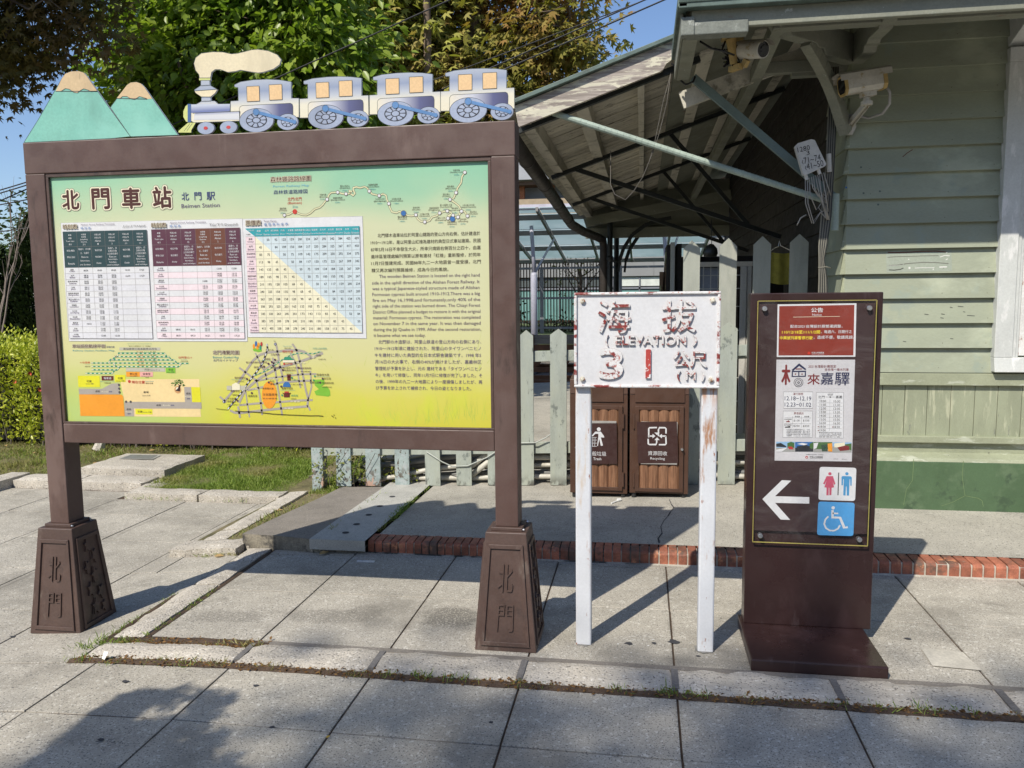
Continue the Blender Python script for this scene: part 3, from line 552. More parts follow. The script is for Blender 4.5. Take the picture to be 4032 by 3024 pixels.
 ('P','leaf1',3,[(-2.0466,1.1186),(-2.0438,1.1206),(-2.0413,1.1186),(-2.0441,1.1166)]),
 ('P','leaf1',3,[(-2.0657,1.1388),(-2.0628,1.1408),(-2.0602,1.1388),(-2.063,1.1368)]),
 ('P','leaf2',3,[(-2.0966,1.127),(-2.0933,1.1294),(-2.0902,1.1271),(-2.0935,1.1247)]),
 ('P','leaf1',3,[(-2.0808,1.1424),(-2.0772,1.1449),(-2.0739,1.1424),(-2.0775,1.1398)]),
 ('P','leaf1',3,[(-2.1047,1.1283),(-2.1011,1.1308),(-2.0978,1.1283),(-2.1014,1.1257)]),
 ('P','leaf1',3,[(-2.0854,1.1306),(-2.0821,1.1329),(-2.079,1.1306),(-2.0824,1.1282)]),
 ('P','leaf1',3,[(-2.0777,1.14),(-2.075,1.1419),(-2.0726,1.14),(-2.0753,1.1381)]),
 ('P','leaf1',3,[(-2.0609,1.1265),(-2.0577,1.1288),(-2.0548,1.1265),(-2.058,1.1242)]),
 ('P','leaf2',3,[(-2.0899,1.1163),(-2.0861,1.1191),(-2.0826,1.1164),(-2.0864,1.1136)]),
 ('P','leaf2',3,[(-2.0862,1.1196),(-2.0831,1.1218),(-2.0803,1.1196),(-2.0834,1.1174)]),
 ('P','leaf1',3,[(-2.0868,1.1206),(-2.0834,1.1231),(-2.0802,1.1207),(-2.0837,1.1182)]),
 ('P','leaf2',3,[(-2.0615,1.137),(-2.0582,1.1394),(-2.0551,1.137),(-2.0584,1.1347)]),
 ('P','leaf1',3,[(-2.0717,1.1447),(-2.0688,1.1467),(-2.0662,1.1447),(-2.069,1.1427)]),
 ('P','leaf2',3,[(-2.0481,1.1234),(-2.044,1.1264),(-2.0403,1.1235),(-2.0444,1.1206)]),
 ('P','leaf2',3,[(-2.06,1.1295),(-2.0564,1.132),(-2.0531,1.1295),(-2.0567,1.1269)]),
 ('P','leaf2',3,[(-2.0532,1.1396),(-2.0492,1.1424),(-2.0455,1.1396),(-2.0495,1.1368)]),
 ('P','leaf1',3,[(-2.0588,1.141),(-2.0558,1.1431),(-2.0531,1.141),(-2.0561,1.1389)]),
 ('P','leaf1',3,[(-2.0823,1.1273),(-2.0781,1.1302),(-2.0743,1.1273),(-2.0785,1.1244)]),
 ('P','leaf2',3,[(-2.0534,1.1337),(-2.0498,1.1363),(-2.0465,1.1337),(-2.0501,1.1311)]),
 ('P','leaf2',3,[(-2.0677,1.1325),(-2.0649,1.1345),(-2.0623,1.1325),(-2.0651,1.1305)]),
 ('P','leaf1',3,[(-2.0489,1.1169),(-2.0455,1.1193),(-2.0424,1.117),(-2.0458,1.1145)]),
 ('P','leaf1',3,[(-2.0606,1.137),(-2.0581,1.1388),(-2.0558,1.137),(-2.0583,1.1352)]),
 ('P','leaf2',3,[(-2.0823,1.1349),(-2.0787,1.1374),(-2.0754,1.1349),(-2.079,1.1324)]),
 ('P','leaf1',3,[(-2.0793,1.1321),(-2.076,1.1344),(-2.0731,1.1322),(-2.0763,1.1299)]),
 ('P','leaf2',3,[(-2.0445,1.1208),(-2.0404,1.1237),(-2.0366,1.1208),(-2.0407,1.1179)]),
 ('P','leaf1',3,[(-2.0808,1.1321),(-2.0774,1.1345),(-2.0743,1.1321),(-2.0777,1.1297)]),
 ('P','leaf1',3,[(-2.0628,1.1323),(-2.0598,1.1344),(-2.0571,1.1323),(-2.06,1.1302)]),
 ('P','leaf1',3,[(-2.0498,1.1351),(-2.0473,1.1369),(-2.0451,1.1351),(-2.0475,1.1334)]),
 ('P','leaf1',3,[(-2.1021,1.118),(-2.0996,1.1198),(-2.0973,1.118),(-2.0998,1.1162)]),
 ('P','leaf1',3,[(-2.0471,1.1329),(-2.0443,1.1348),(-2.0418,1.1329),(-2.0446,1.1309)]),
 ('P','leaf1',3,[(-2.0867,1.1359),(-2.0842,1.1376),(-2.082,1.1359),(-2.0844,1.1342)]),
 ('P','leaf2',3,[(-2.0608,1.1315),(-2.057,1.1343),(-2.0534,1.1316),(-2.0573,1.1288)]),
 ('P','leaf1',3,[(-2.1003,1.1317),(-2.0979,1.1334),(-2.0957,1.1317),(-2.0981,1.13)]),
 ('P','leaf1',3,[(-2.0869,1.14),(-2.0837,1.1423),(-2.0809,1.1401),(-2.084,1.1378)]),
 ('P','leaf2',3,[(-2.085,1.1233),(-2.0809,1.1262),(-2.0771,1.1233),(-2.0812,1.1204)]),
 ('P','leaf2',3,[(-2.0986,1.1309),(-2.096,1.1328),(-2.0936,1.1309),(-2.0962,1.1291)]),
 ('P','leaf1',3,[(-2.0553,1.1391),(-2.0529,1.1409),(-2.0506,1.1392),(-2.0531,1.1374)]),
 ('P','leaf2',3,[(-2.0638,1.1285),(-2.061,1.1305),(-2.0584,1.1285),(-2.0613,1.1265)]),
 ('P','leaf1',3,[(-2.0681,1.1392),(-2.0653,1.1412),(-2.0627,1.1392),(-2.0656,1.1372)]),
 ('P','leaf1',3,[(-2.0613,1.1426),(-2.0587,1.1444),(-2.0564,1.1426),(-2.059,1.1408)]),
 ('P','leaf1',3,[(-2.0695,1.1423),(-2.066,1.1448),(-2.0628,1.1423),(-2.0663,1.1398)]),
 ('P','leaf1',3,[(-2.0652,1.1435),(-2.0611,1.1464),(-2.0574,1.1435),(-2.0614,1.1406)]),
 ('P','leaf1',3,[(-2.0483,1.1183),(-2.0446,1.1209),(-2.0412,1.1183),(-2.0449,1.1157)]),
 ('P','leaf1',3,[(-2.0731,1.1333),(-2.0701,1.1354),(-2.0675,1.1333),(-2.0704,1.1313)]),
 ('P','leaf1',3,[(-2.1034,1.1271),(-2.0992,1.13),(-2.0954,1.1271),(-2.0996,1.1241)]),
 ('P','leaf1',3,[(-2.0859,1.1227),(-2.0818,1.1256),(-2.0782,1.1228),(-2.0822,1.1199)]),
 ('P','leaf2',3,[(-2.0736,1.1315),(-2.0697,1.1344),(-2.066,1.1316),(-2.07,1.1287)]),
 ('P','leaf1',3,[(-2.0763,1.1269),(-2.0726,1.1296),(-2.0692,1.127),(-2.0729,1.1243)]),
 ('P','leaf1',3,[(-2.0714,1.1324),(-2.0691,1.134),(-2.067,1.1324),(-2.0693,1.1308)]),
 ('P','leaf2',3,[(-2.0625,1.1429),(-2.059,1.1454),(-2.0559,1.1429),(-2.0593,1.1405)]),
],
'CITY_MAP':[
 ('T','grey',2,'北門導覽地圖',-1.8917,-1.7672,1.2591,1.2771,0.085),
 ('T','cream',3,'北門導覽地圖',-1.8917,-1.7672,1.2591,1.2771,0.065),
 ('T','maroon',4,'北門導覽地圖',-1.8917,-1.7672,1.2591,1.2771,0.012),
 ('T','teal',2,'Beimen Guided Map',-1.8931,-1.7696,1.2387,1.2512,0.0),
 ('T','navy',2,'北門ガイドマップ',-1.8926,-1.7738,1.2274,1.2376,0.0),
 ('L','road',1,.009215632680288303,[(-1.5153,1.3063),(-1.4964,1.2786),(-1.4803,1.2181),(-1.4609,1.1042),(-1.4518,1.0636),(-1.4556,1.0355),(-1.4432,1.0127)]),
 ('L','road',1,.010185699278213386,[(-1.8521,1.0466),(-1.8025,1.0988),(-1.7378,1.1866),(-1.7029,1.2327),(-1.6691,1.2582),(-1.6308,1.2684),(-1.5768,1.2735),(-1.5365,1.2781),(-1.4911,1.2786),(-1.4595,1.2711),(-1.4311,1.251)]),
 ('L','road',1,.00873059938132576,[(-1.5926,1.3114),(-1.5872,1.2811),(-1.5793,1.2178),(-1.5681,1.167),(-1.5664,1.1441)]),
 ('L','road',1,.011155765876138472,[(-1.7792,1.0422),(-1.7717,1.0552),(-1.7476,1.0993),(-1.6937,1.1408),(-1.6628,1.1614),(-1.6241,1.1795),(-1.58,1.2026),(-1.4987,1.2231),(-1.4233,1.2472),(-1.3751,1.2661)]),
 ('L','road',1,.00873059938132576,[(-1.7699,1.2006),(-1.7435,1.1815),(-1.6908,1.1433),(-1.6819,1.1024),(-1.674,1.0382),(-1.6709,.9892)]),
 ('L','road',1,.006790466185475592,[(-1.6904,1.2658),(-1.6806,1.2455),(-1.656,1.1921),(-1.6461,1.1717),(-1.6419,1.1462)]),
 ('L','road',1,.007275499484438133,[(-1.6533,1.1921),(-1.6061,1.2202),(-1.584,1.233)]),
 ('L','road',1,.00824556608236322,[(-1.6103,1.2456),(-1.6037,1.2126),(-1.5977,1.1669),(-1.5919,1.1159),(-1.5839,1.052),(-1.5759,.9879)]),
 ('L','road',1,.007275499484438133,[(-1.691,1.1408),(-1.6253,1.154),(-1.5278,1.1672),(-1.4741,1.1726),(-1.409,1.1742)]),
 ('L','road',1,.00873059938132576,[(-1.7366,1.0994),(-1.6705,1.1127),(-1.6103,1.126),(-1.5748,1.1364),(-1.4914,1.1421),(-1.4326,1.145)]),
 ('L','road',1,.00873059938132576,[(-1.7783,1.0319),(-1.6957,1.0405),(-1.5867,1.0481),(-1.5057,1.0554),(-1.4307,1.0587)]),
 ('L','road',1,.010185699278213386,[(-1.8237,1.008),(-1.8021,.9979),(-1.7746,.9969),(-1.6425,1.0128),(-1.5474,1.0229),(-1.4531,1.0304)]),
 ('L','road',1,.009700665979250844,[(-1.7841,1.0266),(-1.7771,.9748)]),
 ('L','road',1,.006305432886513049,[(-1.7448,1.0993),(-1.7396,1.0375),(-1.7316,.9781)]),
 ('L','road',1,.007275499484438133,[(-1.5263,1.266),(-1.5114,1.2382),(-1.5016,1.218),(-1.4952,1.1801),(-1.4912,1.1471),(-1.4846,1.1116)]),
 ('L','road',1,.006790466185475592,[(-1.4363,1.1879),(-1.4353,1.145),(-1.4337,1.1171),(-1.4505,1.0636)]),
 ('L','road',1,.009215632680288303,[(-1.8702,1.0698),(-1.849,1.0518),(-1.8411,1.0441)]),
 ('L','black',2,.0075,[(-1.6337,1.3064),(-1.6316,1.2811),(-1.6452,1.2506),(-1.6602,1.2175),(-1.689,1.1817),(-1.7294,1.1354),(-1.7645,1.0888),(-1.7964,1.055),(-1.8344,1.0131)]),
 ('L','white',3,.005,[(-1.6337,1.3064),(-1.6316,1.2811),(-1.6452,1.2506),(-1.6602,1.2175),(-1.689,1.1817),(-1.7294,1.1354),(-1.7645,1.0888),(-1.7964,1.055),(-1.8344,1.0131)],.011),
 ('L','tgreen',2,.0045,[(-1.7035,1.1638),(-1.6565,1.1819),(-1.6233,1.1973),(-1.601,1.2126),(-1.5706,1.233),(-1.5403,1.2508),(-1.497,1.2647),(-1.4571,1.2648),(-1.4174,1.2635),(-1.3827,1.2736)]),
 ('L','cream',3,.0022,[(-1.7035,1.1638),(-1.6565,1.1819),(-1.6233,1.1973),(-1.601,1.2126),(-1.5706,1.233),(-1.5403,1.2508),(-1.497,1.2647),(-1.4571,1.2648),(-1.4174,1.2635),(-1.3827,1.2736)],.01),
 ('P','orange',2,[(-1.5975,1.0801),(-1.5994,1.0641),(-1.6036,1.0492),(-1.6097,1.0364),(-1.6175,1.0265),(-1.6263,1.0202),(-1.6355,1.018),(-1.6446,1.02),(-1.6528,1.0261),(-1.6597,1.0358),(-1.6647,1.0486),(-1.6676,1.0634),(-1.668,1.0794),(-1.6661,1.0954),(-1.6618,1.1102),(-1.6556,1.123),(-1.6479,1.1328),(-1.6391,1.139),(-1.6299,1.1412),(-1.6209,1.1391),(-1.6127,1.1331),(-1.6059,1.1234),(-1.6008,1.1107),(-1.598,1.0959)]),
 ('P','pgreen',1,[(-1.4219,1.1488),(-1.3741,1.1504),(-1.3722,1.1302),(-1.3886,1.1174),(-1.362,1.1202),(-1.3495,1.1026),(-1.3477,1.0798),(-1.3584,1.0747),(-1.4139,1.0805),(-1.4212,1.0969),(-1.3996,1.1072),(-1.4176,1.1223)]),
 ('P','pgreen',1,[(-1.7018,1.2836),(-1.684,1.2874),(-1.66,1.2811),(-1.659,1.2735),(-1.674,1.2697),(-1.6982,1.2747)]),
 ('P','blue',2,[(-1.6796,1.3064),(-1.6806,1.3001),(-1.6828,1.2955),(-1.6856,1.2938),(-1.6882,1.2955),(-1.69,1.3001),(-1.6904,1.3065),(-1.6894,1.3128),(-1.6872,1.3174),(-1.6844,1.3191),(-1.6818,1.3174),(-1.68,1.3128)]),
 ('P','orange',2,[(-1.6904,1.295),(-1.6914,1.2893),(-1.6936,1.2851),(-1.6964,1.2836),(-1.699,1.2851),(-1.7008,1.2893),(-1.7012,1.295),(-1.7002,1.3008),(-1.6981,1.3049),(-1.6953,1.3065),(-1.6926,1.3049),(-1.6909,1.3007)]),
 ('P','orange',2,[(-1.6677,1.3014),(-1.6686,1.2957),(-1.6708,1.2915),(-1.6736,1.29),(-1.6762,1.2915),(-1.678,1.2957),(-1.6785,1.3014),(-1.6775,1.3071),(-1.6753,1.3112),(-1.6725,1.3128),(-1.6699,1.3112),(-1.6681,1.3071)]),
 ('P','red2',2,[(-1.654,1.3052),(-1.6549,1.3001),(-1.6571,1.2964),(-1.6598,1.295),(-1.6625,1.2964),(-1.6643,1.3001),(-1.6648,1.3052),(-1.6638,1.3102),(-1.6617,1.3139),(-1.6589,1.3153),(-1.6563,1.3139),(-1.6545,1.3102)]),
 ('P','tgreen',2,[(-1.6595,1.29),(-1.6605,1.2842),(-1.6627,1.2801),(-1.6655,1.2785),(-1.6681,1.2801),(-1.6699,1.2842),(-1.6704,1.29),(-1.6694,1.2957),(-1.6672,1.2998),(-1.6644,1.3014),(-1.6618,1.2998),(-1.66,1.2957)]),
 ('P','orange',2,[(-1.6736,1.29),(-1.6746,1.2849),(-1.6767,1.2812),(-1.6795,1.2798),(-1.6821,1.2812),(-1.6839,1.2849),(-1.6844,1.29),(-1.6835,1.295),(-1.6813,1.2987),(-1.6785,1.3001),(-1.6759,1.2987),(-1.6741,1.295)]),
 ('P','cream',4,[(-1.5624,1.2356),(-1.5075,1.2357),(-1.5094,1.2243),(-1.5615,1.2242)]),
 ('P','tgreen',4,[(-1.5651,1.2343),(-1.5541,1.2419),(-1.5153,1.242),(-1.5068,1.2344)]),
 ('P','tgreen',4,[(-1.5568,1.2419),(-1.5524,1.2488),(-1.5243,1.2488),(-1.5206,1.242)]),
 ('P','dkred',4,[(-1.545,1.1722),(-1.5276,1.1723),(-1.5251,1.1673),(-1.5479,1.1671)]),
 ('P','dkred',4,[(-1.5439,1.1672),(-1.5283,1.1672),(-1.5293,1.1444),(-1.5449,1.1443)]),
 ('P','red2',4,[(-1.5483,1.1582),(-1.5255,1.1584),(-1.528,1.1622),(-1.5446,1.1621)]),
 ('P','blue',4,[(-1.5676,1.1161),(-1.5643,1.1289),(-1.5559,1.1378),(-1.5398,1.1379),(-1.5321,1.1291),(-1.53,1.1151)]),
 ('P','dkred',4,[(-1.5714,1.0905),(-1.5607,1.0881),(-1.5392,1.0882),(-1.5297,1.0909),(-1.5368,1.0819),(-1.5373,1.0704),(-1.5642,1.0701),(-1.5637,1.0816)]),
 ('P','red2',4,[(-1.5604,1.0957),(-1.5402,1.0959),(-1.5397,1.0895),(-1.5612,1.0893)]),
 ('P','cream',4,[(-1.808,1.1246),(-1.7883,1.1337),(-1.7696,1.1248),(-1.7708,1.1004),(-1.8093,1.1001)]),
 ('P','greybar',4,[(-1.8331,1.1192),(-1.8097,1.1194),(-1.8106,1.1),(-1.8341,1.0999)]),
 ('P','greybar',4,[(-1.7685,1.1197),(-1.7438,1.1199),(-1.7447,1.1006),(-1.7694,1.1004)]),
 ('C','dviolet',5,-1.5986,1.2365,.0048),
 ('C','dviolet',5,-1.6139,1.2261,.0048),
 ('C','dviolet',5,-1.6299,1.2187,.0048),
 ('C','dviolet',5,-1.6084,1.2098,.0048),
 ('C','dviolet',5,-1.6513,1.2059,.0048),
 ('C','dviolet',5,-1.7347,1.1502,.0048),
 ('C','dviolet',5,-1.785,1.0525,.0048),
 ('C','dviolet',5,-1.6321,1.1355,.0048),
 ('C','dviolet',5,-1.715,1.0875,.0048),
 ('C','dviolet',5,-1.5635,1.1914,.0048),
 ('C','dviolet',5,-1.4906,1.2014,.0048),
 ('C','dviolet',5,-1.3798,1.1534,.0048),
 ('C','dviolet',5,-1.3921,1.1364,.0048),
 ('C','dviolet',5,-1.5745,1.1178,.0048),
 ('C','red',5,-1.5559,1.2181,.0048),
 ('C','tgreen',5,-1.416,1.1643,.0042),
 ('C','tgreen',5,-1.422,1.1466,.0042),
 ('C','tgreen',5,-1.5719,1.079,.0042),
 ('C','tgreen',5,-1.5229,1.1571,.0042),
 ('T','red',6,'現在位置',-1.5627,-1.5127,1.2669,1.2776,0.0),
 ('T','brown',6,'現在位置',-1.552,-1.5235,1.2841,1.2897,0.0),
 ('T','teal',6,'You are here',-1.5583,-1.5165,1.294,1.2985,0.0),
 ('T','dviolet',6,'交趾陶館',-1.6171,-1.5756,1.2547,1.2634,0.0),
 ('T','dviolet',6,'博物館',-1.6501,-1.62,1.2351,1.2438,0.0),
 ('T','dviolet',6,'動力室木雕作品展示館',-1.7352,-1.6361,1.2201,1.2288,0.0),
 ('T','dviolet',6,'森林之歌',-1.6995,-1.6555,1.199,1.2077,0.0),
 ('T','dviolet',6,'阿里山森林鐵路車庫園區',-1.6202,-1.5781,1.1976,1.2057,0.0),
 ('T','red',6,'北門驛',-1.549,-1.5171,1.2138,1.2219,0.0),
 ('T','brown',6,'阿里山鐵道北門駅',-1.5726,-1.4996,1.198,1.2041,0.0),
 ('T','dviolet',6,'檜意森活村',-1.5575,-1.5046,1.1861,1.1948,0.0),
 ('T','dviolet',6,'獄政博物館',-1.4857,-1.4313,1.1951,1.2037,0.0),
 ('T','brown',6,'獄政博物館',-1.4828,-1.4385,1.1827,1.1877,0.0),
 ('T','dviolet',6,'鐵道藝術村',-1.7938,-1.7407,1.1509,1.1602,0.0),
 ('T','brown',6,'鉄道芸術村',-1.792,-1.7488,1.1368,1.1419,0.0),
 ('T','dviolet',6,'嘉義車站',-1.8162,-1.7729,1.0912,1.1,0.0),
 ('T','brown',6,'嘉義駅',-1.8083,-1.7826,1.0755,1.0817,0.0),
 ('T','dviolet',6,'文化創意',-1.8331,-1.7928,1.0574,1.0662,0.0),
 ('T','dviolet',6,'產業園區',-1.8351,-1.7939,1.045,1.0538,0.0),
 ('T','brown',6,'文化創意産業パーク',-1.836,-1.7658,1.0317,1.0369,0.0),
 ('T','brown',6,'中央',-1.627,-1.6064,1.1361,1.1448,0.0),
 ('T','brown',6,'廣場',-1.6262,-1.6061,1.1241,1.1328,0.0),
 ('T','brown',6,'嘉義客運',-1.7326,-1.69,1.0698,1.0796,0.0),
 ('T','brown',6,'中央噴水池',-1.6643,-1.6111,1.1036,1.1133,0.0),
 ('T','brown',6,'文化路夜市',-1.6628,-1.5939,1.0758,1.0872,0.0),
 ('T','brown',6,'文化路夜市',-1.6651,-1.5947,1.0612,1.0668,0.0),
 ('T','brown',6,'嘉義市政府',-1.573,-1.5208,1.1048,1.1145,0.0),
 ('T','tgreen',6,'城隍廟',-1.5308,-1.4988,1.0738,1.0825,0.0),
 ('T','brown',6,'城隍廟',-1.5315,-1.5064,1.061,1.0661,0.0),
 ('T','tgreen',6,'九華山',-1.5263,-1.4965,1.1446,1.1518,0.0),
 ('T','brown',6,'九華山地藏庵',-1.528,-1.4746,1.1245,1.1301,0.0),
 ('T','brown',6,'嘉義樹木園',-1.4068,-1.3509,1.1664,1.176,0.0),
 ('T','brown',6,'射日塔',-1.3738,-1.3423,1.1491,1.1582,0.0),
 ('T','brown',6,'嘉義公園',-1.4413,-1.3984,1.1323,1.1414,0.0),
 ('T','brown',6,'史蹟資料館',-1.383,-1.3303,1.1306,1.1397,0.0),
 ('T','brown',6,'史跡資料館',-1.3832,-1.3397,1.1139,1.1195,0.0),
 ('T','ltgreen',6,'阿里山森林鐵路',-1.4195,-1.3559,1.2816,1.2906,0.0),
 ('T','teal',6,'Chiayi Municipal Museum',-1.6838,-1.6163,1.2307,1.2348,0.0),
 ('T','teal',6,'Chiayi Railway Art Village',-1.8109,-1.7411,1.1446,1.1493,0.0),
 ('T','teal',6,'Chiayi Botanical Garden',-1.4106,-1.3473,1.1605,1.1651,0.0),
 ('T','teal',6,'Chiayi City Government',-1.5789,-1.5091,1.0989,1.1035,0.0),
 ('T','teal',6,'Hinoki Village',-1.5513,-1.5166,1.1763,1.1808,0.0),
 ('T','cream',6,'中山路',-1.7265,-1.6831,1.1023,1.1095,0.0),
 ('T','cream',6,'民權路',-1.5325,-1.4897,1.0477,1.0548,0.0),
 ('T','cream',6,'垂楊路',-1.5635,-1.5205,1.0166,1.0238,0.0),
 ('T','cream',6,'林森路',-1.4986,-1.4561,1.2195,1.2266,0.0),
 ('T','cream',6,'民族路',-1.6279,-1.5849,1.1478,1.155,0.0),
 ('C','navy',5,-1.5945,1.3051,.0055),
 ('T','white',6,'1',-1.5962,-1.5926,1.3021,1.3081,0.0),
 ('C','navy',5,-1.8515,1.0466,.0055),
 ('T','white',6,'1',-1.8533,-1.8496,1.0435,1.0497,0.0),
 ('C','cream',5,-1.4167,1.249,.0062),
 ('T','black',6,'3',-1.4199,-1.4132,1.2449,1.253,0.0),
 ('T','black',6,'往',-1.4361,-1.4283,1.2389,1.2464,0.0),
 ('T','black',6,'竹崎',-1.407,-1.3855,1.2515,1.2598,0.0),
 ('T','brown',6,'竹崎方面',-1.3971,-1.3629,1.2359,1.2415,0.0),
 ('T','brown',6,'民雄方面',-1.6396,-1.6034,1.277,1.2831,0.0),
 ('T','brown',6,'往',-1.6002,-1.5923,1.3144,1.321,0.0),
 ('L','crack',7,.0018,[(-1.8898,1.0155),(-1.8622,1.0127),(-1.8318,1.0105)]),
 ('L','crack',7,.0028,[(-1.7989,1.0062),(-1.7578,1.0036),(-1.7249,1.0033),(-1.6921,1.0019),(-1.6541,.9985),(-1.6162,.9946),(-1.5756,.9931),(-1.5352,.9915),(-1.4869,.9904),(-1.4414,.9892),(-1.4067,.9902),(-1.3828,.9879)]),
 ('C','crack',7,-1.343,.9898,.0022),
 ('C','crack',7,-1.3336,.9937,.0022),
 ('C','crack',7,-1.3274,.9811,.0022),
 ('C','crack',7,-1.3378,.986,.0022),
],
'TT_HEAD':[
 ('T','grey',2,'時刻表',-2.5889,-2.5182,1.8262,1.8464,0.085),
 ('T','cream',3,'時刻表',-2.5889,-2.5182,1.8262,1.8464,0.065),
 ('T','maroon',4,'時刻表',-2.5889,-2.5182,1.8262,1.8464,0.012),
 ('T','violetb',2,'Alishan Forest Railway Timetable',-2.5002,-2.3318,1.8387,1.847,0.0),
 ('T','blue',2,'時 刻 表',-2.5012,-2.4514,1.8219,1.8342,0.0),
 ('T','black',2,'上山/上り/Uphill',-2.2958,-2.183,1.8249,1.8376,0.0),
 ('T','grey',2,'時刻表',-2.1527,-2.0814,1.8232,1.8424,0.085),
 ('T','cream',3,'時刻表',-2.1527,-2.0814,1.8232,1.8424,0.065),
 ('T','maroon',4,'時刻表',-2.1527,-2.0814,1.8232,1.8424,0.012),
 ('T','violetb',2,'Alishan Forest Railway Timetable',-2.0642,-1.8918,1.8359,1.8447,0.0),
 ('T','blue',2,'時 刻 表',-2.0649,-2.0127,1.8205,1.8326,0.0),
 ('T','black',2,'下山/下り/Downhill',-1.8788,-1.744,1.8216,1.8346,0.0),
],
'FARE_HEAD':[
 ('T','grey',2,'票價表',-1.7061,-1.6347,1.8207,1.8423,0.085),
 ('T','cream',3,'票價表',-1.7061,-1.6347,1.8207,1.8423,0.065),
 ('T','maroon',4,'票價表',-1.7061,-1.6347,1.8207,1.8423,0.012),
 ('T','violetb',2,'Train Fares',-1.6224,-1.5634,1.8338,1.8418,0.0),
 ('T','blue',2,'乗 車 券 料 金 表',-1.6218,-1.5108,1.8176,1.8294,0.0),
],
'NOTICE':[
 ('P','white',0,[(.561,1.458),(.8754,1.4599),(.8784,1.2376),(.5627,1.236)]),
 ('P','brick',1,[(.5678,1.4505),(.8672,1.4532),(.8702,1.2434),(.5693,1.2425)]),
 ('T','white',2,'公告',0.6964,0.744,1.4237,1.4426,0.02),
 ('T','white',2,'Notice',0.7016,0.739,1.4089,1.4184,0.0),
 ('L','cream',2,.0015,[(.6245,1.4041),(.8114,1.4061)]),
 ('T','white',2,'配合2021台灣設計展營運調整，',0.6146,0.8228,1.3586,1.3719,0.01),
 ('T','gold',2,'110/12/18至111/1/2間',0.5815,0.7346,1.3343,1.3481,0.02),
 ('T','white',2,'，每週六、日開行之',0.7384,0.8609,1.3354,1.3491,0.01),
 ('T','gold',2,'中興號列車暫停行駛',0.5734,0.706,1.3098,1.3242,0.02),
 ('T','white',2,'，造成不便，敬請見諒。',0.7098,0.8707,1.3117,1.3265,0.01),
 ('C','red',2,.6926,1.2527,.006),
 ('T','white',2,'阿里山林業鐵路',0.7041,0.7533,1.2512,1.2581,0.0),
 ('T','white',2,'Alishan Forest Railway',0.7044,0.7535,1.2464,1.2501,0.0),
],
'POSTER':[
 ('P','greyp',0,[(.562,1.2248),(.8778,1.2255),(.8792,.7932),(.5646,.7899)]),
 ('L','white',1,.001,[(.5644,1.1015),(.8748,1.105)]),
 ('L','white',1,.001,[(.5762,1.2114),(.5769,1.0962)]),
 ('L','white',1,.001,[(.8588,1.2244),(.8591,1.0942)]),
 ('T','dkred2',2,'木',0.5857,0.6185,1.1189,1.2023,0.03),
 ('P','navy2',2,[(.6242,1.181),(.6541,1.2095),(.6843,1.185),(.6783,1.1812),(.6544,1.1988),(.6309,1.1773)]),
 ('L','dkred2',2,.004,[(.6409,1.1854),(.6665,1.186)]),
 ('P','navy2',2,[(.6253,1.1773),(.683,1.1786),(.6827,1.1529),(.6249,1.1515)]),
 ('P','greyp',3,[(.63,1.1719),(.6515,1.172),(.652,1.1559),(.6305,1.1558)]),
 ('P','greyp',3,[(.6561,1.172),(.6781,1.1721),(.678,1.1571),(.6565,1.1565)]),
 ('C','dkred2',4,.6405,1.1639,.003),
 ('C','dkred2',4,.6671,1.164,.003),
 ('C','dgrey2',2,.6537,1.128,.0195),
 ('C','greyp',3,.6537,1.128,.017),
 ('C','dgrey2',4,.6537,1.128,.0135),
 ('C','greyp',5,.6537,1.128,.0105),
 ('C','dgrey2',6,.6537,1.128,.0055),
 ('C','greyp',7,.6537,1.128,.002),
 ('T','dkred2',2,'來',0.69,0.7389,1.1197,1.1652,0.01),
 ('T','navy2',2,'嘉',0.7432,0.793,1.1201,1.1708,0.01),
 ('T','navy2',2,'驛',0.8003,0.8575,1.1178,1.1711,0.01),
 ('T','dkred2',2,'2021台灣設計展限定',0.692,0.803,1.1904,1.2032,0.0),
 ('T','dkred2',2,'全台唯一檜木列車',0.7578,0.8537,1.1778,1.1896,0.0),
 ('P','white',1,[(.5936,1.0877),(.7125,1.0887),(.7145,1.0187),(.5954,1.0173)]),
 ('L','dgrey2',2,.0008,[(.5936,1.0877),(.7125,1.0887),(.7145,1.0187),(.5954,1.0173),(.5936,1.0877)]),
 ('P','white',1,[(.5947,1.0054),(.7138,1.0069),(.716,.8931),(.5959,.891)]),
 ('L','dgrey2',2,.0008,[(.5947,1.0054),(.7138,1.0069),(.716,.8931),(.5959,.891),(.5947,1.0054)]),
 ('P','white',1,[(.7273,1.0867),(.8367,1.0866),(.8405,.8921),(.7294,.8923)]),
 ('L','dgrey2',2,.0008,[(.7273,1.0867),(.8367,1.0866),(.8405,.8921),(.7294,.8923),(.7273,1.0867)]),
 ('T','dkred2',2,'運行期間',0.6333,0.6735,1.074,1.0843,0.0),
 ('T','navy2',2,'12.18−12.19',0.5993,0.7072,1.0515,1.0688,0.005),
 ('T','navy2',2,'12.23−01.02',0.5999,0.7079,1.025,1.0423,0.005),
 ('T','dkred2',2,'票價資訊',0.6386,0.6783,0.9907,1.0016,0.0),
 ('L','dgrey2',2,.0008,[(.6,.9766),(.7096,.9771)]),
 ('L','dgrey2',2,.0008,[(.6006,.9522),(.7098,.9522)]),
 ('L','dgrey2',2,.0008,[(.6339,.9842),(.6336,.9342)]),
 ('L','dgrey2',2,.0008,[(.6694,.9846),(.6697,.9347)]),
 ('T','black',2,'單程票',0.6426,0.6633,0.9789,0.9854,0.0),
 ('T','black',2,'來回票',0.6806,0.7012,0.9794,0.9859,0.0),
 ('T','black',2,'$100',0.6379,0.6632,0.9598,0.9696,0.0),
 ('T','black',2,'$150',0.6764,0.7022,0.9604,0.9701,0.0),
